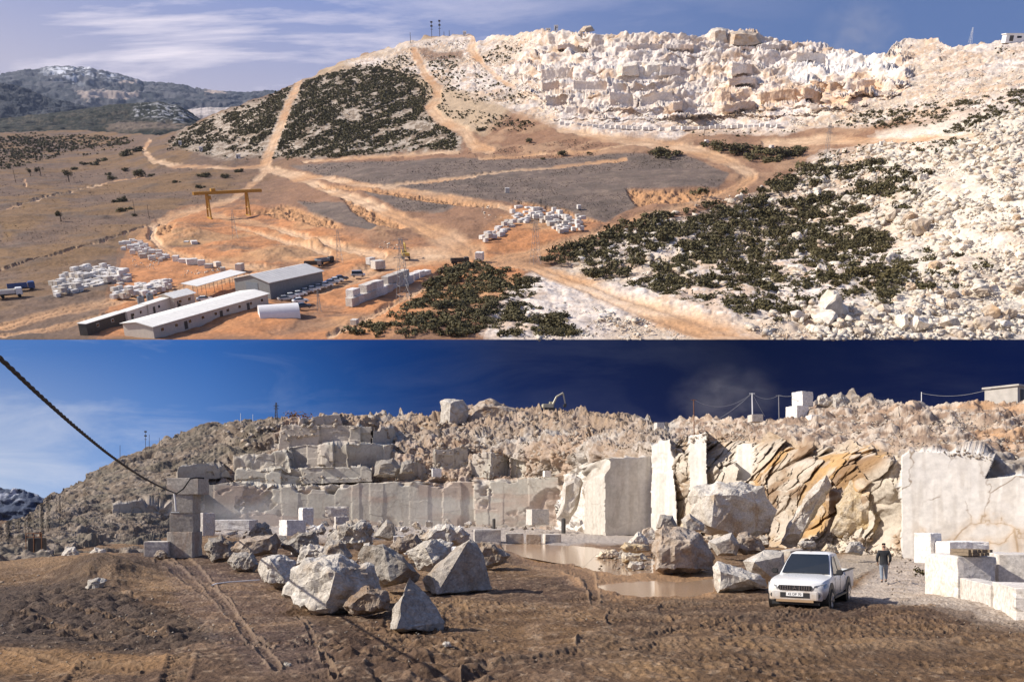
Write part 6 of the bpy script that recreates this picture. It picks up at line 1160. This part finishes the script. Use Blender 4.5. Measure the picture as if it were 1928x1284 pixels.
def pickup():
    CARWHITE = muddy_paint()
    e = empty('pickup_truck', 'white double cab pickup truck parked on the muddy quarry floor', 'pickup')
    def rg_(y, w0, w1, w2, z0, zm, z1, zt): return [(-w0, y, z0), (w0, y, z0), (w1, y, (z0 + zm) / 2), (w1, y, zm), (w2, y, z1), (w2 * .55, y, zt), (-w2 * .55, y, zt), (-w2, y, z1), (-w1, y, zm), (-w1, y, (z0 + zm) / 2)]
    MB().loft([rg_(2.46, .58, .66, .56, .50, .72, .82, .86), rg_(2.38, .72, .80, .70, .46, .74, .90, .95), rg_(2.1, .80, .885, .80, .44, .82, 1.0, 1.03), rg_(1.55, .82, .90, .84, .44, .9, 1.04, 1.08), rg_(1.0, .82, .89, .82, .44, .95, 1.08, 1.13), rg_(.2, .82, .89, .82, .44, .96, 1.08, 1.1), rg_(-.92, .82, .89, .82, .44, .98, 1.09, 1.1)]).build('body', CARWHITE, e, smooth=True)
    cab = [[(-.80, -.90, 1.06), (.80, -.90, 1.06), (.82, .2, 1.06), (.80, 1.06, 1.06), (-.80, 1.06, 1.06), (-.82, .2, 1.06)], [(-.70, -.84, 1.45), (.70, -.84, 1.45), (.72, .2, 1.45), (.69, .62, 1.45), (-.69, .62, 1.45), (-.72, .2, 1.45)], [(-.62, -.74, 1.70), (.62, -.74, 1.70), (.64, .0, 1.72), (.60, .28, 1.71), (-.60, .28, 1.71), (-.64, .0, 1.72)], [(-.48, -.62, 1.765), (.48, -.62, 1.765), (.5, .0, 1.79), (.46, .12, 1.78), (-.46, .12, 1.78), (-.5, .0, 1.79)]]
    c = MB().loft(cab).build('cab', CARWHITE, e, smooth=True)
    lift = lambda pts, d: [tuple(Vector(p) + Vector(d)) for p in pts]
    ws = [(-.72, 1.0, 1.115), (.72, 1.0, 1.115), (.655, .62, 1.44), (.57, .31, 1.68), (-.57, .31, 1.68), (-.655, .62, 1.44)]; MB().prism(lift(ws, (0, .018, .022)), (0, .01, .012)).build('windscreen', GLASS, e)
    for s_ in (-1, 1):
        for nm, pts in (('front_window', [(.80, .80, 1.11), (.80, .06, 1.11), (.655, .06, 1.64), (.64, .22, 1.64), (.70, .52, 1.46)]), ('rear_window', [(.80, -.04, 1.11), (.79, -.66, 1.11), (.66, -.62, 1.60), (.65, -.5, 1.64), (.655, -.04, 1.64)])):
            MB().prism([(s_ * (x + .012), y, z) for x, y, z in pts], (s_ * .012, 0, .004)).build(nm, GLASS, e)
        MB().box((s_ * 1.0, .78, 1.18), (.2, .1, .17)).build('mirror', BLACKPL, e, .03); MB().bar((s_ * .82, .8, 1.1), (s_ * .94, .78, 1.13), .03, None, 6).build('mirror_arm', BLACKPL, e)
        MB().box((s_ * .897, .1, .93), (.03, .16, .035)).build('door_handle', CHROME, e); MB().box((s_ * .893, -.75, .95), (.03, .16, .035)).build('door_handle', CHROME, e)
        mb = MB(); [mb.box((s_ * .889, y, .78), (.012, .012, .5)) for y in (.92, .0, -.88)]; mb.build('door_seam', BLACKPL, e); MB().box((s_ * .86, .02, .42), (.12, 2.1, .06)).build('side_step', BLACKPL, e)
        for y in (1.55, -1.45):
            MB().cyl((s_ * .66, y, .45), .47, .49, 'X', 28).build('wheel_arch', BLACKPL, e); w = MB().cyl((s_ * .79, y, .375), .375, .26, 'X', 28).build('wheel', RUBBER, e, .03); MB().cyl((s_ * .90, y, .375), .235, .05, 'X', 20).build('rim', ALLOY, w)
            mb = MB(); [mb.box((s_ * .93, y + .11 * math.cos(a), .375 + .11 * math.sin(a)), (.02, .19, .05), Matrix.Rotation(a, 4, 'X')) for a in [k * 1.2566 for k in range(5)]]; mb.build('spokes', CHROME, w)
        lamp = [(.50, 2.445, .735), (.56, 2.44, .865), (.74, 2.33, .90), (.86, 2.08, .92), (.885, 2.04, .83), (.80, 2.30, .74)]; MB().prism([(s_ * x, y + .012, z) for x, y, z in lamp], (s_ * .012, .022, 0)).build('headlight', LAMPG, e)
        MB().cyl((s_ * .66, 2.43, .56), .075, .08, 'Y', 16).build('fog_light', BLACKPL, e); MB().box((s_ * .80, -2.52, .88), (.14, .06, .34)).build('tail_light', REDL, e)
    MB().prism([(-.47, 2.45, .72), (.47, 2.45, .72), (.52, 2.45, .80), (.47, 2.45, .865), (-.47, 2.45, .865), (-.52, 2.45, .80)], (0, .035, 0)).build('grille', BLACKPL, e)
    for k in range(-6, 7):
        if abs(k) > 1: MB().box((k * .07, 2.495, .79), (.022, .02, .125)).build('grille_bar', CHROME, e)
    mb = MB(); dia = lambda c, a: [Vector((c[0], 2.50, c[1])) + Vector(p) for p in [(math.sin(a) * .07, 0, math.cos(a) * .07), (math.sin(a) * .035 + math.cos(a) * .02, 0, math.cos(a) * .035 - math.sin(a) * .02), (0, 0, 0), (math.sin(a) * .035 - math.cos(a) * .02, 0, math.cos(a) * .035 + math.sin(a) * .02)]]
    for a in (0, R(120), R(240)): mb.prism(dia((0, .79), a), (0, .015, 0))
    mb.build('emblem', CHROME, e)
    MB().loft([[(-.80, 2.34, .40), (.80, 2.34, .40), (.80, 2.34, .66), (-.80, 2.34, .66)], [(-.66, 2.50, .42), (.66, 2.50, .42), (.66, 2.50, .70), (-.66, 2.50, .70)]]).build('bumper', CARWHITE, e, .02)
    MB().box((0, 2.49, .575), (.86, .05, .15)).build('lower_intake', BLACKPL, e); MB().box((0, 2.48, .40), (1.1, .08, .07)).build('skid_plate', pbr('tan_skid_plate', (.42, .28, .16), .5, .4), e); MB().box((0, 2.36, .33), (1.4, .1, .1)).build('lower_lip', BLACKPL, e)
    p = MB().box((0, 2.522, .60), (.50, .014, .115)).build('number_plate', WHITEP, e)
    cu = bpy.data.curves.new('plate_text', 'FONT'); cu.body = '42 DP 70'; cu.size = .105; cu.align_x = 'CENTER'; cu.align_y = 'CENTER'; cu.extrude = .002; to = bpy.data.objects.new('t', cu); COL.objects.link(to); dg = bpy.context.evaluated_depsgraph_get(); me = bpy.data.meshes.new_from_object(to.evaluated_get(dg)); bpy.data.objects.remove(to)
    me.materials.clear(); me.materials.append(BLACKPL); tx = bpy.data.objects.new('plate_lettering', me); COL.objects.link(tx); tx.parent = p; tx.matrix_local = Matrix.Translation((0, 2.532, .60)) @ Matrix.Rotation(math.pi, 4, 'Z') @ Matrix.Rotation(math.pi / 2, 4, 'X')
    mb = MB(); [mb.box((s_ * .84, -1.72, .80), (.09, 1.62, .60)) for s_ in (-1, 1)]; mb.box((0, -.96, .80), (1.6, .06, .60)); mb.box((0, -2.5, .80), (1.74, .07, .60)); mb.build('cargo_bed', CARWHITE, e, .02); MB().box((0, -1.73, .60), (1.6, 1.5, .05)).build('bed_liner', BLACKPL, e)
    mb = MB(); [mb.box((s_ * .84, -1.72, 1.115), (.10, 1.62, .03)) for s_ in (-1, 1)]; mb.build('bed_rail', BLACKPL, e); MB().box((0, -2.6, .45), (1.6, .14, .16)).build('rear_bumper', BLACKPL, e)
    MB().bar((.0, .15, 1.78), (.02, -.15, 1.98), .008, None, 5).build('aerial', BLACKPL, e); mb = MB(); [mb.bar((x, 1.02, 1.13), (x + .42, .86, 1.26), .010, None, 5) for x in (-.55, .05)]; mb.build('wiper', BLACKPL, e)
    MB().box((0, 0, .48), (1.3, 4.4, .2)).build('underbody', BLACKPL, e)
    c0 = low(1566, 1153, 27.2); rear = np.array([.50, .866]); ang = math.atan2(-rear[1], -rear[0]) - math.pi / 2      # heading of the bonnet
    M = Matrix.Rotation(ang, 4, 'Z'); fw = M @ Vector((.9, 1.55, 0)); fw2 = M @ Vector((-.9, 1.55, 0)); near = fw if fw.x > fw2.x else fw2
    e.matrix_world = Matrix.Translation((c0[0] - near.x, c0[1] - near.y, -.02)) @ M
pickup()

# ------------------------------------------------------------------ the person walking away
def skin_obj(name, verts, edges, radii, root, mat, parent, sub=2):
    bm = bmesh.new(); ly = bm.verts.layers.skin.verify(); vs = [bm.verts.new(v) for v in verts]
    for a, b in edges: bm.edges.new((vs[a], vs[b]))
    for i, v in enumerate(vs): r = radii[i]; v[ly].radius = r if hasattr(r, '__len__') else (r, r); v[ly].use_root = i == root
    me = bpy.data.meshes.new(name); bm.to_mesh(me); bm.free(); o = bpy.data.objects.new(name, me); COL.objects.link(o)
    o.modifiers.new('Skin', 'SKIN').use_smooth_shade = True; m = o.modifiers.new('Sub', 'SUBSURF'); m.levels = m.render_levels = sub
    dg = bpy.context.evaluated_depsgraph_get(); me2 = bpy.data.meshes.new_from_object(o.evaluated_get(dg)); me2.name = name; bpy.data.objects.remove(o); me2.materials.clear(); me2.materials.append(mat); o = bpy.data.objects.new(name, me2); COL.objects.link(o)
    if parent: o.parent = parent
    return o
SKIN = pbr('skin', (.42, .25, .17), .6, 0, .1, 6); JACKET = pbr('black_jacket', (.014, .015, .019), .8, 0, .3, 8, .4); JEANS = pbr('grey_blue_jeans', (.19, .22, .26), .85, 0, .2, 6, .3); SHOE = pbr('dark_shoes', (.035, .028, .022), .7); HAIR = pbr('dark_hair', (.02, .015, .012), .8); CAP = pbr('dark_cap', (.03, .025, .024), .85, 0, .2, 8)
def person():
    e = empty('person', 'person in a black jacket, pale jeans and a dark cap walking away beside the pickup', 'person')
    # facing +y (away from the camera): right leg forward, left leg back
    V = [(0, 0, .95), (0, .02, 1.15), (0, .01, 1.36), (0, .01, 1.47), (0, .03, 1.56), (0, .04, 1.66), (0, .04, 1.73)]; E = [(0, 1), (1, 2), (2, 3), (3, 4), (4, 5), (5, 6)]; Rr = [(.15, .11), (.135, .10), (.17, .11), .06, .075, (.078, .098), .06]
    def add(p, r, to): V.append(p); Rr.append(r); E.append((to, len(V) - 1)); return len(V) - 1
    for s_ in (-1, 1):
        a = add((s_ * .10, .01, .88), .095, 0); k = add((s_ * .105, .14 if s_ > 0 else -.06, .50), .062, a); f = add((s_ * .10, .12 if s_ > 0 else -.28, .10), .042, k); add((s_ * .10, .26 if s_ > 0 else -.16, .04), .035, f)
        h = add((s_ * .19, .0, 1.40), .065, 2); l = add((s_ * .27, -.03, 1.12), .045, h); w = add((s_ * .25, .12, .90), .03, l); pm = add((s_ * .245, .17, .84), (.022, .036), w)
        for j in range(4): q = add((s_ * (.245 - .006 * j), .155 + .022 * j, .775 + .004 * j), .0095, pm); add((s_ * (.225 - .006 * j), .17 + .02 * j, .735 + [.008, 0, .004, .016][j]), .008, q)
        q = add((s_ * .215, .20, .83), .0105, pm); add((s_ * .20, .215, .79), .009, q)
    add((0, .145, 1.645), .018, 5)
    for s_ in (-1, 1): add((s_ * .085, .03, 1.65), .016, 5)
    b = skin_obj('body', V, E, Rr, 0, SKIN, e)
    JV = [(0, .0, .86), (0, 0, 1.0), (0, .02, 1.18), (0, .01, 1.36), (0, .01, 1.46)]; JE = [(0, 1), (1, 2), (2, 3), (3, 4)]; JR = [(.195, .135), (.19, .135), (.185, .135), (.20, .135), (.10, .085)]
    for s_ in (-1, 1):
        n = len(JV); JV += [(s_ * .20, 0, 1.41), (s_ * .285, -.03, 1.12), (s_ * .262, .10, .92)]; JE += [(3, n), (n, n + 1), (n + 1, n + 2)]; JR += [.092, .068, .052]
    skin_obj('jacket', JV, JE, JR, 1, JACKET, e)
    TV = [(0, 0, .95), (0, 0, .90)]; TE = [(0, 1)]; TR = [(.165, .125), (.16, .125)]
    for s_ in (-1, 1):
        n = len(TV); TV += [(s_ * .10, .01, .80), (s_ * .108, .14 if s_ > 0 else -.06, .48), (s_ * .10, .12 if s_ > 0 else -.27, .12)]; TE += [(1, n), (n, n + 1), (n + 1, n + 2)]; TR += [.108, .082, .066]
    skin_obj('trousers', TV, TE, TR, 0, JEANS, e)
    for s_ in (-1, 1): y = .10 if s_ > 0 else -.29; skin_obj('shoe', [(s_ * .10, y - .02, .06), (s_ * .10, y + .10, .055), (s_ * .105, y + .19, .04)], [(0, 1), (1, 2)], [(.05, .055), (.05, .045), (.045, .035)], 0, SHOE, e)
    skin_obj('hair', [(0, .0, 1.60), (0, -.005, 1.68)], [(0, 1)], [(.078, .07), (.08, .075)], 0, HAIR, e)
    skin_obj('cap', [(0, .03, 1.715), (0, .035, 1.755), (0, .15, 1.71)], [(0, 1), (0, 2)], [(.092, .10), (.07, .08), (.05, .014)], 0, CAP, e)
    e.location = v3(low(1664, 1096, gz(1664, 1096))); e.location.z = 0; e.rotation_euler = (0, 0, R(-18)); e.scale = (.93,) * 3
person()
# small weed tuft and hose at the block
e = empty('weed', 'small dry weed tuft at the foot of the tallest cream block', 'plant'); mesh_obj('leaves', leaf_cloud(90, .3, .3, .5, .05, np.random.default_rng(8), 4), quads(90), LEAF_DRY, e); MB().bar((0, 0, -.05), (0, 0, .3), .012, .006, 5).build('stem', BARK, e); e.location = v3(low(1733, 1084, gz(1733, 1084)))

def tube(name, pts, r, mat, n=8, parent=None):
    pts = np.array(pts, float); m = len(pts); V = []
    for i in range(m):
        d = pts[min(i + 1, m - 1)] - pts[max(i - 1, 0)]; d /= np.linalg.norm(d); a = np.cross(d, [0, 0, 1.]) if abs(d[2]) < .95 else np.cross(d, [1., 0, 0]); a /= np.linalg.norm(a); b = np.cross(d, a)
        for k in range(n): t = 2 * math.pi * k / n; V.append(pts[i] + (a * math.cos(t) + b * math.sin(t)) * (r[i] if hasattr(r, '__len__') else r))
    Fc = [(i * n + k, i * n + (k + 1) % n, (i + 1) * n + (k + 1) % n, (i + 1) * n + k) for i in range(m - 1) for k in range(n)]
    return mesh_obj(name, V, Fc, mat, parent, smooth=True)
def cable():
    e = empty('cable', 'thick dark twisted cable sagging from the upper left to the block tower', 'cable'); px = np.linspace(-420, 332, 260); py = np.interp(px, [-420, -200, 10, 60, 130, 200, 260, 300, 332], [330, 500, 683, 731, 794, 852, 894, 916, 929])
    for _ in range(60): py[1:-1] = (py[:-2] + 2 * py[1:-1] + py[2:]) / 4
    D = 1 / (1 / 14. + (1 / 54.5 - 1 / 14.) * (px - 10) / 322); P = low(px, py, D); s_ = np.r_[0, np.cumsum(np.linalg.norm(np.diff(P, axis=0), axis=1))]
    m = pbr('dark_cable', (.025, .022, .020), .7, 0, .35, 9)
    q = np.linspace(0, s_[-1], 900); C = np.stack([np.interp(q, s_, P[:, i]) for i in range(3)], -1)
    for k in range(3): a = q * 5.5 + k * 2.094; tube('strand', C + np.stack([np.cos(a) * .7, np.cos(a) * .7, np.sin(a)], -1) * .020, .024, m, 6, e)
    tag(tube('rope', [low(332, 929, 54.4), low(345, 920, 53.9), low(352, 910, 53.8), low(358, 901, 53.9), low(370, 899, 54.6), low(384, 900, 55)], .05, m), 'dark rope end looped over the top of the block tower', 'rope')
    st = empty('strap', 'pale strap hanging from the cable beside the tower', 'strap'); tube('band', [low(328, 929, 54.), low(330, 945, 54), low(331, 962, 54)], .05, CANVAS, 6, st); MB().bar(v3(low(322, 965, 54)), v3(low(338, 965, 54)), .06, None, 8).build('buckle', STEEL, st)
cable()
def hose():
    q = [(398, 1108), (408, 1104), (430, 1101), (460, 1099), (488, 1097)]; tag(tube('hose', [np.array(low(x, y, gz(x, y))) * [1, 1, 0] + [0, 0, .12] for x, y in q], .03, CANVAS, 6), 'pale hose lying on the mud before the rock pile', 'hose')
hose()
def crest_line():
    D = 96; tops = {}
    for px, y0, y1, m, lb, r in [(1307, 815, 752, RUST, 'rusty post at the left end of the crest wire', .06), (1417, 786, 740, WHITEP, 'white post standing on a block on the crest', .07), (1467, 792, 744, STEEL, 'thin grey post left of the stacked crest blocks', .05)]:
        e = empty('line_post', lb, 'post'); p0, p1 = v3(low(px, y0 + 6, D)), v3(low(px - 1, y1, D)); MB().bar(p0, p1, r, r * .8, 8).build('pole', m, e); MB().bar(p1 + Vector((-.3, 0, -.05)), p1 + Vector((.3, 0, -.05)), .03, None, 6).build('crossbar', m, e); tops[px] = low(px - 1, y1, D)
    def wire(a, b, sag, lb):
        a, b = np.array(a), np.array(b); t = np.linspace(0, 1, 24)[:, None]; P = a + (b - a) * t; P[:, 2] -= (4 * t * (1 - t))[:, 0] * sag; tag(tube('wire', P, .018, STEEL, 5), lb, 'wire')
    wire(tops[1307], tops[1417], 1.1, 'wire sagging between the rusty and the white crest posts'); wire(tops[1417], tops[1467], .5, 'wire from the white crest post to the thin grey one'); wire(tops[1417], low(1440, 784, D), .05, 'stay wire running right from the white crest post'); wire(tops[1417], low(1350, 790, D), .2, 'stay wire running left from the white crest post'); wire(tops[1467], low(1494, 745, 92), .1, 'wire from the thin grey post to the stacked blocks'); wire(low(1735, 740, 86), low(1870, 730, 82), .5, 'faint wire from the thin mast to the flat roofed hut')
crest_line()
for px, y0, y1, D, lb in [(930, 998, 978, 112, 'small dark post standing in the white dust'), (1061, 1002, 977, 104, 'thick dark post left of the tall sawn slab')]:
    e = empty('bollard', lb, 'post'); MB().bar(v3(low(px, y0 + 2, D)), v3(low(px, y1, D)), .2 if D > 110 else .26, None, 8).build('shaft', DARKSTEEL, e); MB().bar(v3(low(px, y1, D)), v3(low(px, y1 - 2, D)), .24, .1, 8).build('cap', DARKSTEEL, e)
e = empty('shrub', 'rust coloured shrub on the left quarry crest', 'bush'); mesh_obj('foliage', leaf_cloud(200, 2., 1.5, 2.4, .16, np.random.default_rng(3), 5), quads(200), foliage_mat('rusty_leaves', (.22, .09, .03), (.14, .09, .04)), e); MB().bar((0, 0, -.4), (0, 0, 1.2), .1, .05, 6).build('stem', BARK, e); e.location = v3(low(556, 792, 196))
e = empty('generator', 'small dark machine with a railing at the foot of the far left slope', 'machine'); MB().box((0, 0, .7), (.9, .7, .9)).build('housing', DARKSTEEL, e, .05); MB().cyl((.2, 0, 1.3), .06, .5).build('exhaust', RUST, e); mb = MB(); [mb.bar((-.5, -.4, z), (.5, -.4, z), .03, None, 6) for z in (1.2, 1.45)]; [mb.bar((x, -.4, .2), (x, -.4, 1.45), .03, None, 6) for x in (-.5, 0, .5)]; mb.build('railing', RUST, e); e.location = v3(low(70, 1046, 57))
# loose stones of the quarry
def quarry_rubble():
    rg = np.random.default_rng(66); P, S = [], []
    def spread(poly, n, a, b, on=True):
        q = in_area(rg, poly, n, 0, None, LORIM if on else None)
        D = np.array([quarry_depth(x, y) for x, y in q]) if on else gz(q[:, 0], q[:, 1]); P.append(low(q[:, 0], q[:, 1], D)); S.append((a + (b - a) * rg.random(n) ** 3) * D / F)
    spread([(400, 800), (540, 790), (830, 782), (1040, 768), (1230, 798), (1240, 830), (1110, 860), (1050, 890), (900, 850), (740, 850), (720, 800), (440, 850)], 900, 1.5, 9); spread([(740, 905), (740, 845), (900, 840), (1050, 860), (1050, 897)], 260, 1.5, 8); spread([(400, 908), (1050, 900), (1050, 894), (400, 900)], 160, 1.5, 6)
    spread([(20, 1040), (60, 975), (210, 880), (400, 800), (500, 795), (430, 860), (380, 980), (300, 1030)], 420, .8, 3.2); spread([(1270, 835), (1290, 790), (1540, 760), (1640, 742), (1928, 765), (1928, 880), (1700, 845), (1500, 830)], 2600, 1.0, 5.5); spread([(1450, 1052), (1540, 1005), (1690, 1010), (1700, 1052), (1560, 1045)], 520, 1.5, 9); spread([(1280, 1010), (1340, 985), (1440, 1010), (1460, 1040)], 90, 2, 8)
    P0, S0 = np.concatenate(P), np.concatenate(S); setting(scatter_mesh('scree', SRV, SRF, P0, S0, rg, rock_mat('scree_stone', (.46, .40, .33), (.34, .28, .22), (.38, .26, .16), .6)), 'stuff')
    P.clear(); S.clear(); spread([(395, 1010), (380, 985), (700, 980), (1100, 985), (1100, 1003), (940, 1000), (760, 1010), (560, 1030)], 420, 1., 8, False); spread([(600, 1130), (900, 1120), (960, 1284), (300, 1284), (200, 1180)], 500, .8, 4, False); spread([(1640, 1150), (1700, 1050), (1928, 1150), (1928, 1200)], 260, .8, 4.5, False); spread([(1500, 1060), (1700, 1050), (1720, 1080), (1560, 1100)], 160, 1, 4, False); spread([(960, 1140), (1928, 1180), (1928, 1284), (900, 1284)], 320, .6, 3, False); spread([(0, 1050), (260, 1060), (420, 1200), (0, 1284)], 320, .8, 5, False); spread([(1115, 1060), (1230, 1040), (1235, 1080), (1130, 1075)], 60, 1.5, 7, False)
    P1, S1 = np.concatenate(P), np.concatenate(S); setting(scatter_mesh('gravel', SRV, SRF, P1 + np.float32([0, 0, .03]), S1, rg, rock_mat('muddy_gravel', (.36, .30, .24), (.22, .16, .11), (.5, .45, .38), .8)), 'stuff')
quarry_rubble()

# ------------------------------------------------------------------ air between here and the far mountains, and rock dust
def haze():
    o = mesh_obj('haze', [(x, y, z) for x in (-6500, 6500) for y in (-60, 9500) for z in (-8, 4400)], [(0, 1, 3, 2), (4, 6, 7, 5), (0, 4, 5, 1), (2, 3, 7, 6), (0, 2, 6, 4), (1, 5, 7, 3)]); m = bpy.data.materials.new('air'); m.use_nodes = True; n = NT(m.node_tree); n.n.clear()
    out = n.new('ShaderNodeOutputMaterial'); v = n.new('ShaderNodeVolumePrincipled'); v.inputs['Color'].default_value = (.62, .74, 1., 1); v.inputs['Density'].default_value = 2.2e-5; v.inputs['Anisotropy'].default_value = .2; n.l.new(v.outputs[0], out.inputs['Volume']); o.data.materials.append(m); setting(o, 'stuff')
haze()
def dust(name_loc, r, dens, seed, rot=None):
    bm = bmesh.new(); bmesh.ops.create_icosphere(bm, subdivisions=3, radius=1); me = bpy.data.meshes.new('dust'); bm.to_mesh(me); bm.free(); o = bpy.data.objects.new('dust', me); COL.objects.link(o)
    m = bpy.data.materials.new('rock_dust'); m.use_nodes = True; n = NT(m.node_tree); n.n.clear(); out = n.new('ShaderNodeOutputMaterial'); v = n.new('ShaderNodeVolumePrincipled'); v.inputs['Color'].default_value = (.95, .90, .86, 1); tc = n.new('ShaderNodeTexCoord')
    ln = n.new('ShaderNodeVectorMath', operation='LENGTH'); n.l.new(tc.outputs['Object'], ln.inputs[0]); fall = n.math('SUBTRACT', 1, ln.outputs['Value'], clamp=True)
    nz = n.ramp(n.noise(n.mapping(tc.outputs['Object'], (1, 1, 1), (0, 0, 0), (seed, 0, 0)), 2.2, 5, .6, .8), [(.40, 0), (.68, 1)])
    n.l.new(n.math('MULTIPLY', n.math('MULTIPLY', fall, nz), dens), v.inputs['Density']); n.l.new(v.outputs[0], out.inputs['Volume']); me.materials.append(m)
    o.matrix_world = Matrix.Translation(v3(name_loc)) @ (rot or Matrix()) @ Matrix.Diagonal((*r, 1)); return setting(o, 'stuff')
dust(low(455, 972, 95), (9, 5, 3.2), .16, 1.3); dust(low(880, 965, 128), (17, 5, 4.5), .10, 4.1); dust(low(1365, 752, 128), (9, 6, 5.5), .05, 7.7)
dust(upw(1615, 62, 920), (46, 30, 34), .016, 9.2, TILT)
#__MORE__
